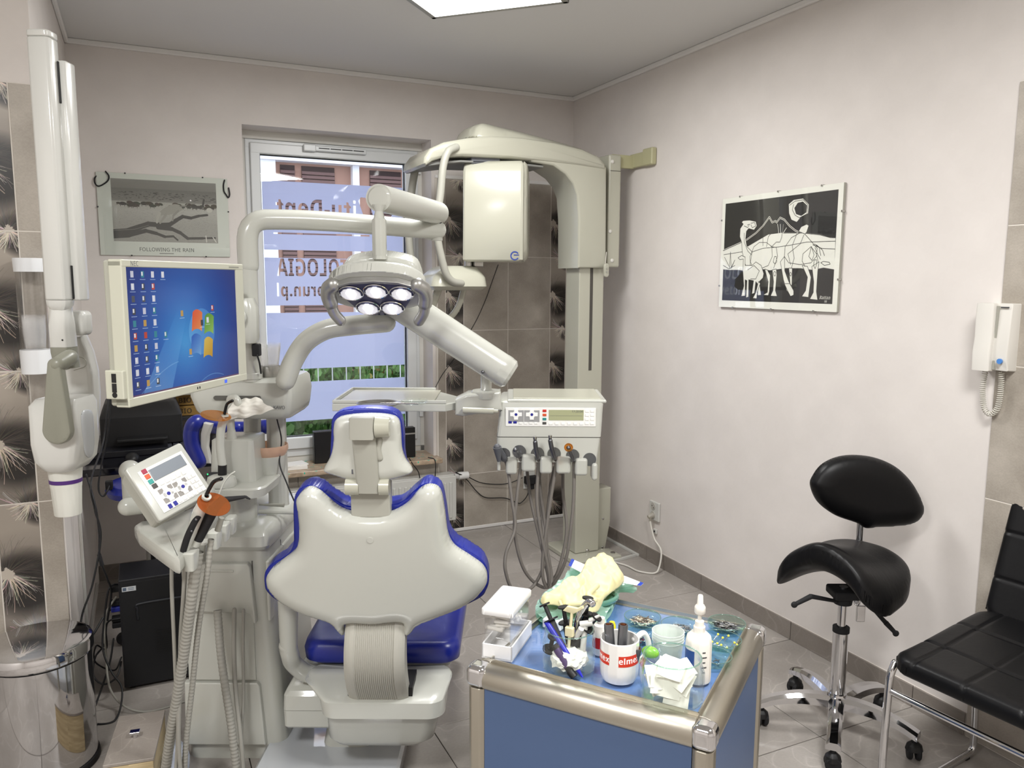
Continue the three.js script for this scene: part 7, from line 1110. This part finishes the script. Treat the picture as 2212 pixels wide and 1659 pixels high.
{ // opened sterilisation pouch with a tray, and a glove on top
  const z0 = TY + .012, film = phy(0xdaf6ec, .2, { transmission: .7, thickness: 0, side: THREE.DoubleSide });
  const out = [[-0.256,-0.046],[-0.273,-0.09],[-0.279,-0.158],[-0.276,-0.226],[-0.283,-0.294],[-0.303,-0.385],[-0.263,-0.38],[-0.201,-0.363],[-0.139,-0.348],[-0.087,-0.338],[-0.082,-0.294],[-0.116,-0.284],[-0.1,-0.206],[-0.083,-0.121],[-0.083,-0.083],[-0.063,-0.051],[-0.083,-0.034],[-0.109,-0.014],[-0.149,-0.004],[-0.193,-0.004],[-0.227,-0.011]];
  const t = tthing('sterilisation_pouch', 'opened green film sterilisation pouch with white paper flap, at the back of trolley', 'pouch', [-.2, TY, -.2]);
  const sheet = (dy, k) => pillow(out.map(([x, z]) => [x, -z]), { n: 80, front: .0005, back: .0005, D: .02, t: .0006, smooth: 2, warp: (p) => { p[2] += dy + k * .03 * (vn(p[0] * 26 + 40, p[1] * 26 + 40, 256) - .4) + k * .012 * vn(p[0] * 70 + 90, p[1] * 70 + 90, 256); } }).rotateX(-Math.PI / 2);
  part(t, 'back_film', sheet(TY + .004, .1), film); part(t, 'front_film', sheet(TY + .014, .8), film);
  const fl = [[-0.296,0.76,-0.365], [-0.228,0.765,-0.323], [-0.158,0.77,-0.289], [-0.109,0.765,-0.299], [-0.058,0.75,-0.309]], fb = [[-0.287,0.755,-0.321], [-0.217,0.76,-0.271], [-0.143,0.765,-0.249], [-0.108,0.76,-0.261], [-0.059,0.75,-0.286]];
  const strip = (i0, i1, lift = 0) => { const pos = [], idx = []; for (let i = i0; i <= i1; i++) for (const q of [fl[i], fb[i]]) { pos.push(q[0], q[1] + lift, q[2]); } for (let i = 0; i < i1 - i0; i++) { const a = i * 2; idx.push(a, a + 1, a + 2, a + 1, a + 3, a + 2); } const g = new THREE.BufferGeometry(); g.setAttribute('position', new THREE.Float32BufferAttribute(pos, 3)); g.setIndex(idx); g.computeVertexNormals(); return g; };
  part(t, 'paper_flap', strip(0, 4), std(0xf2f2ea, .9, { side: THREE.DoubleSide }));
  const bl = std(0x1c3ca8, .5, { side: THREE.DoubleSide }); const end = (a, b, c, d) => { const g = new THREE.BufferGeometry(); g.setAttribute('position', new THREE.Float32BufferAttribute([a, b, c, d].flatMap(([x, y, z]) => [x, y + .0008, z]), 3)); g.setIndex([0, 1, 2, 1, 3, 2]); g.computeVertexNormals(); return g; };
  const mixp = (a, b, k) => a.map((v, i) => v + (b[i] - v) * k);
  part(t, 'blue_edge', end(fl[0], fb[0], mixp(fl[0], fl[1], .18), mixp(fb[0], fb[1], .18)), bl); part(t, 'blue_edge', end(mixp(fl[3], fl[4], .82), mixp(fb[3], fb[4], .82), fl[4], fb[4]), bl);
  const tr = tthing('kidney_dish', 'dark green steel tray inside the opened pouch, under the glove', 'tray', [-.19, TY + .01, -.17]);
  const tc = [-0.181,0.745,-0.148], rim = []; part(tr, 'rim', new THREE.TorusGeometry(1, .075, 12, 60).scale(.052, .1, .1).rotateX(Math.PI / 2).rotateY(-.86).translate(tc[0] + .005, TY + .026, tc[2] + .005), phy(0x5f9482, .15, { clearcoat: 1 })); part(tr, 'bowl', turn([[0, .002], [.75, .002], [1, .02], [.98, .02], [.74, .006], [0, .006]], 48).scale(.052, 1, .1).rotateY(-.86).translate(tc[0] + .005, TY + .006, tc[2] + .005), phy(0x6fa593, .2, { clearcoat: 1 }));
  const gl = tthing('latex_glove', 'crumpled pale yellow latex glove lying on the opened pouch', 'glove', [-.17, TY + .03, -.17]), gm = phy(0xf0e8b4, .5, { transmission: .18, thickness: 0 });
  const gout = [[-0.234,-0.03],[-0.236,-0.059],[-0.228,-0.091],[-0.221,-0.133],[-0.216,-0.173],[-0.201,-0.188],[-0.215,-0.241],[-0.226,-0.299],[-0.217,-0.35],[-0.198,-0.373],[-0.168,-0.356],[-0.129,-0.312],[-0.101,-0.272],[-0.094,-0.224],[-0.098,-0.172],[-0.101,-0.129],[-0.091,-0.082],[-0.086,-0.041],[-0.104,-0.019],[-0.126,-0.019],[-0.144,-0.009],[-0.165,-0.01],[-0.183,-0.026],[-0.203,-0.024],[-0.216,-0.014]];
  part(gl, 'palm', pillow(gout.map(([x, z]) => [x, -z]), { n: 140, front: .016, back: .004, D: .024, t: .004, smooth: 5, warp: (p, d) => { const s = Math.min(1, d / .01), rg = (f, o) => 1 - Math.abs(2 * vn(p[0] * f + o, p[1] * f * .8 + p[0] * 9 + o, 256) - 1); p[2] += s * (.026 * (rg(17, 60) - .55) + .005 * (rg(48, 90) - .5) + .003 * Math.abs(Math.sin(p[0] * 55 + p[1] * 70 + 5 * vn(p[0] * 20 + 9, p[1] * 20 + 9, 256)))) ; } }).rotateX(-Math.PI / 2).translate(0, .768, 0), gm);
  const f0 = [-0.117,0.8,-0.115], f1 = [-0.113,0.8,-0.05], f2 = [-0.115,0.79,-0.028];
  part(gl, 'finger', [tube([f0, f1, [-0.097,0.79,-0.05]], .0075, 24, 12), tube([[-0.147,0.795,-0.096], f2, [-0.154,0.78,-0.014]], .0065, 24, 12)].reduce((a, b) => merge([a, b])).scale(1, 1, 1), gm);
  part(gl, 'cuff_roll', tube([[-0.172,0.785,-0.01], [-0.161,0.775,-0.005], [-0.139,0.775,0.002]], .0045, 24, 10), gm);
}
renderer.render(scene, camera);
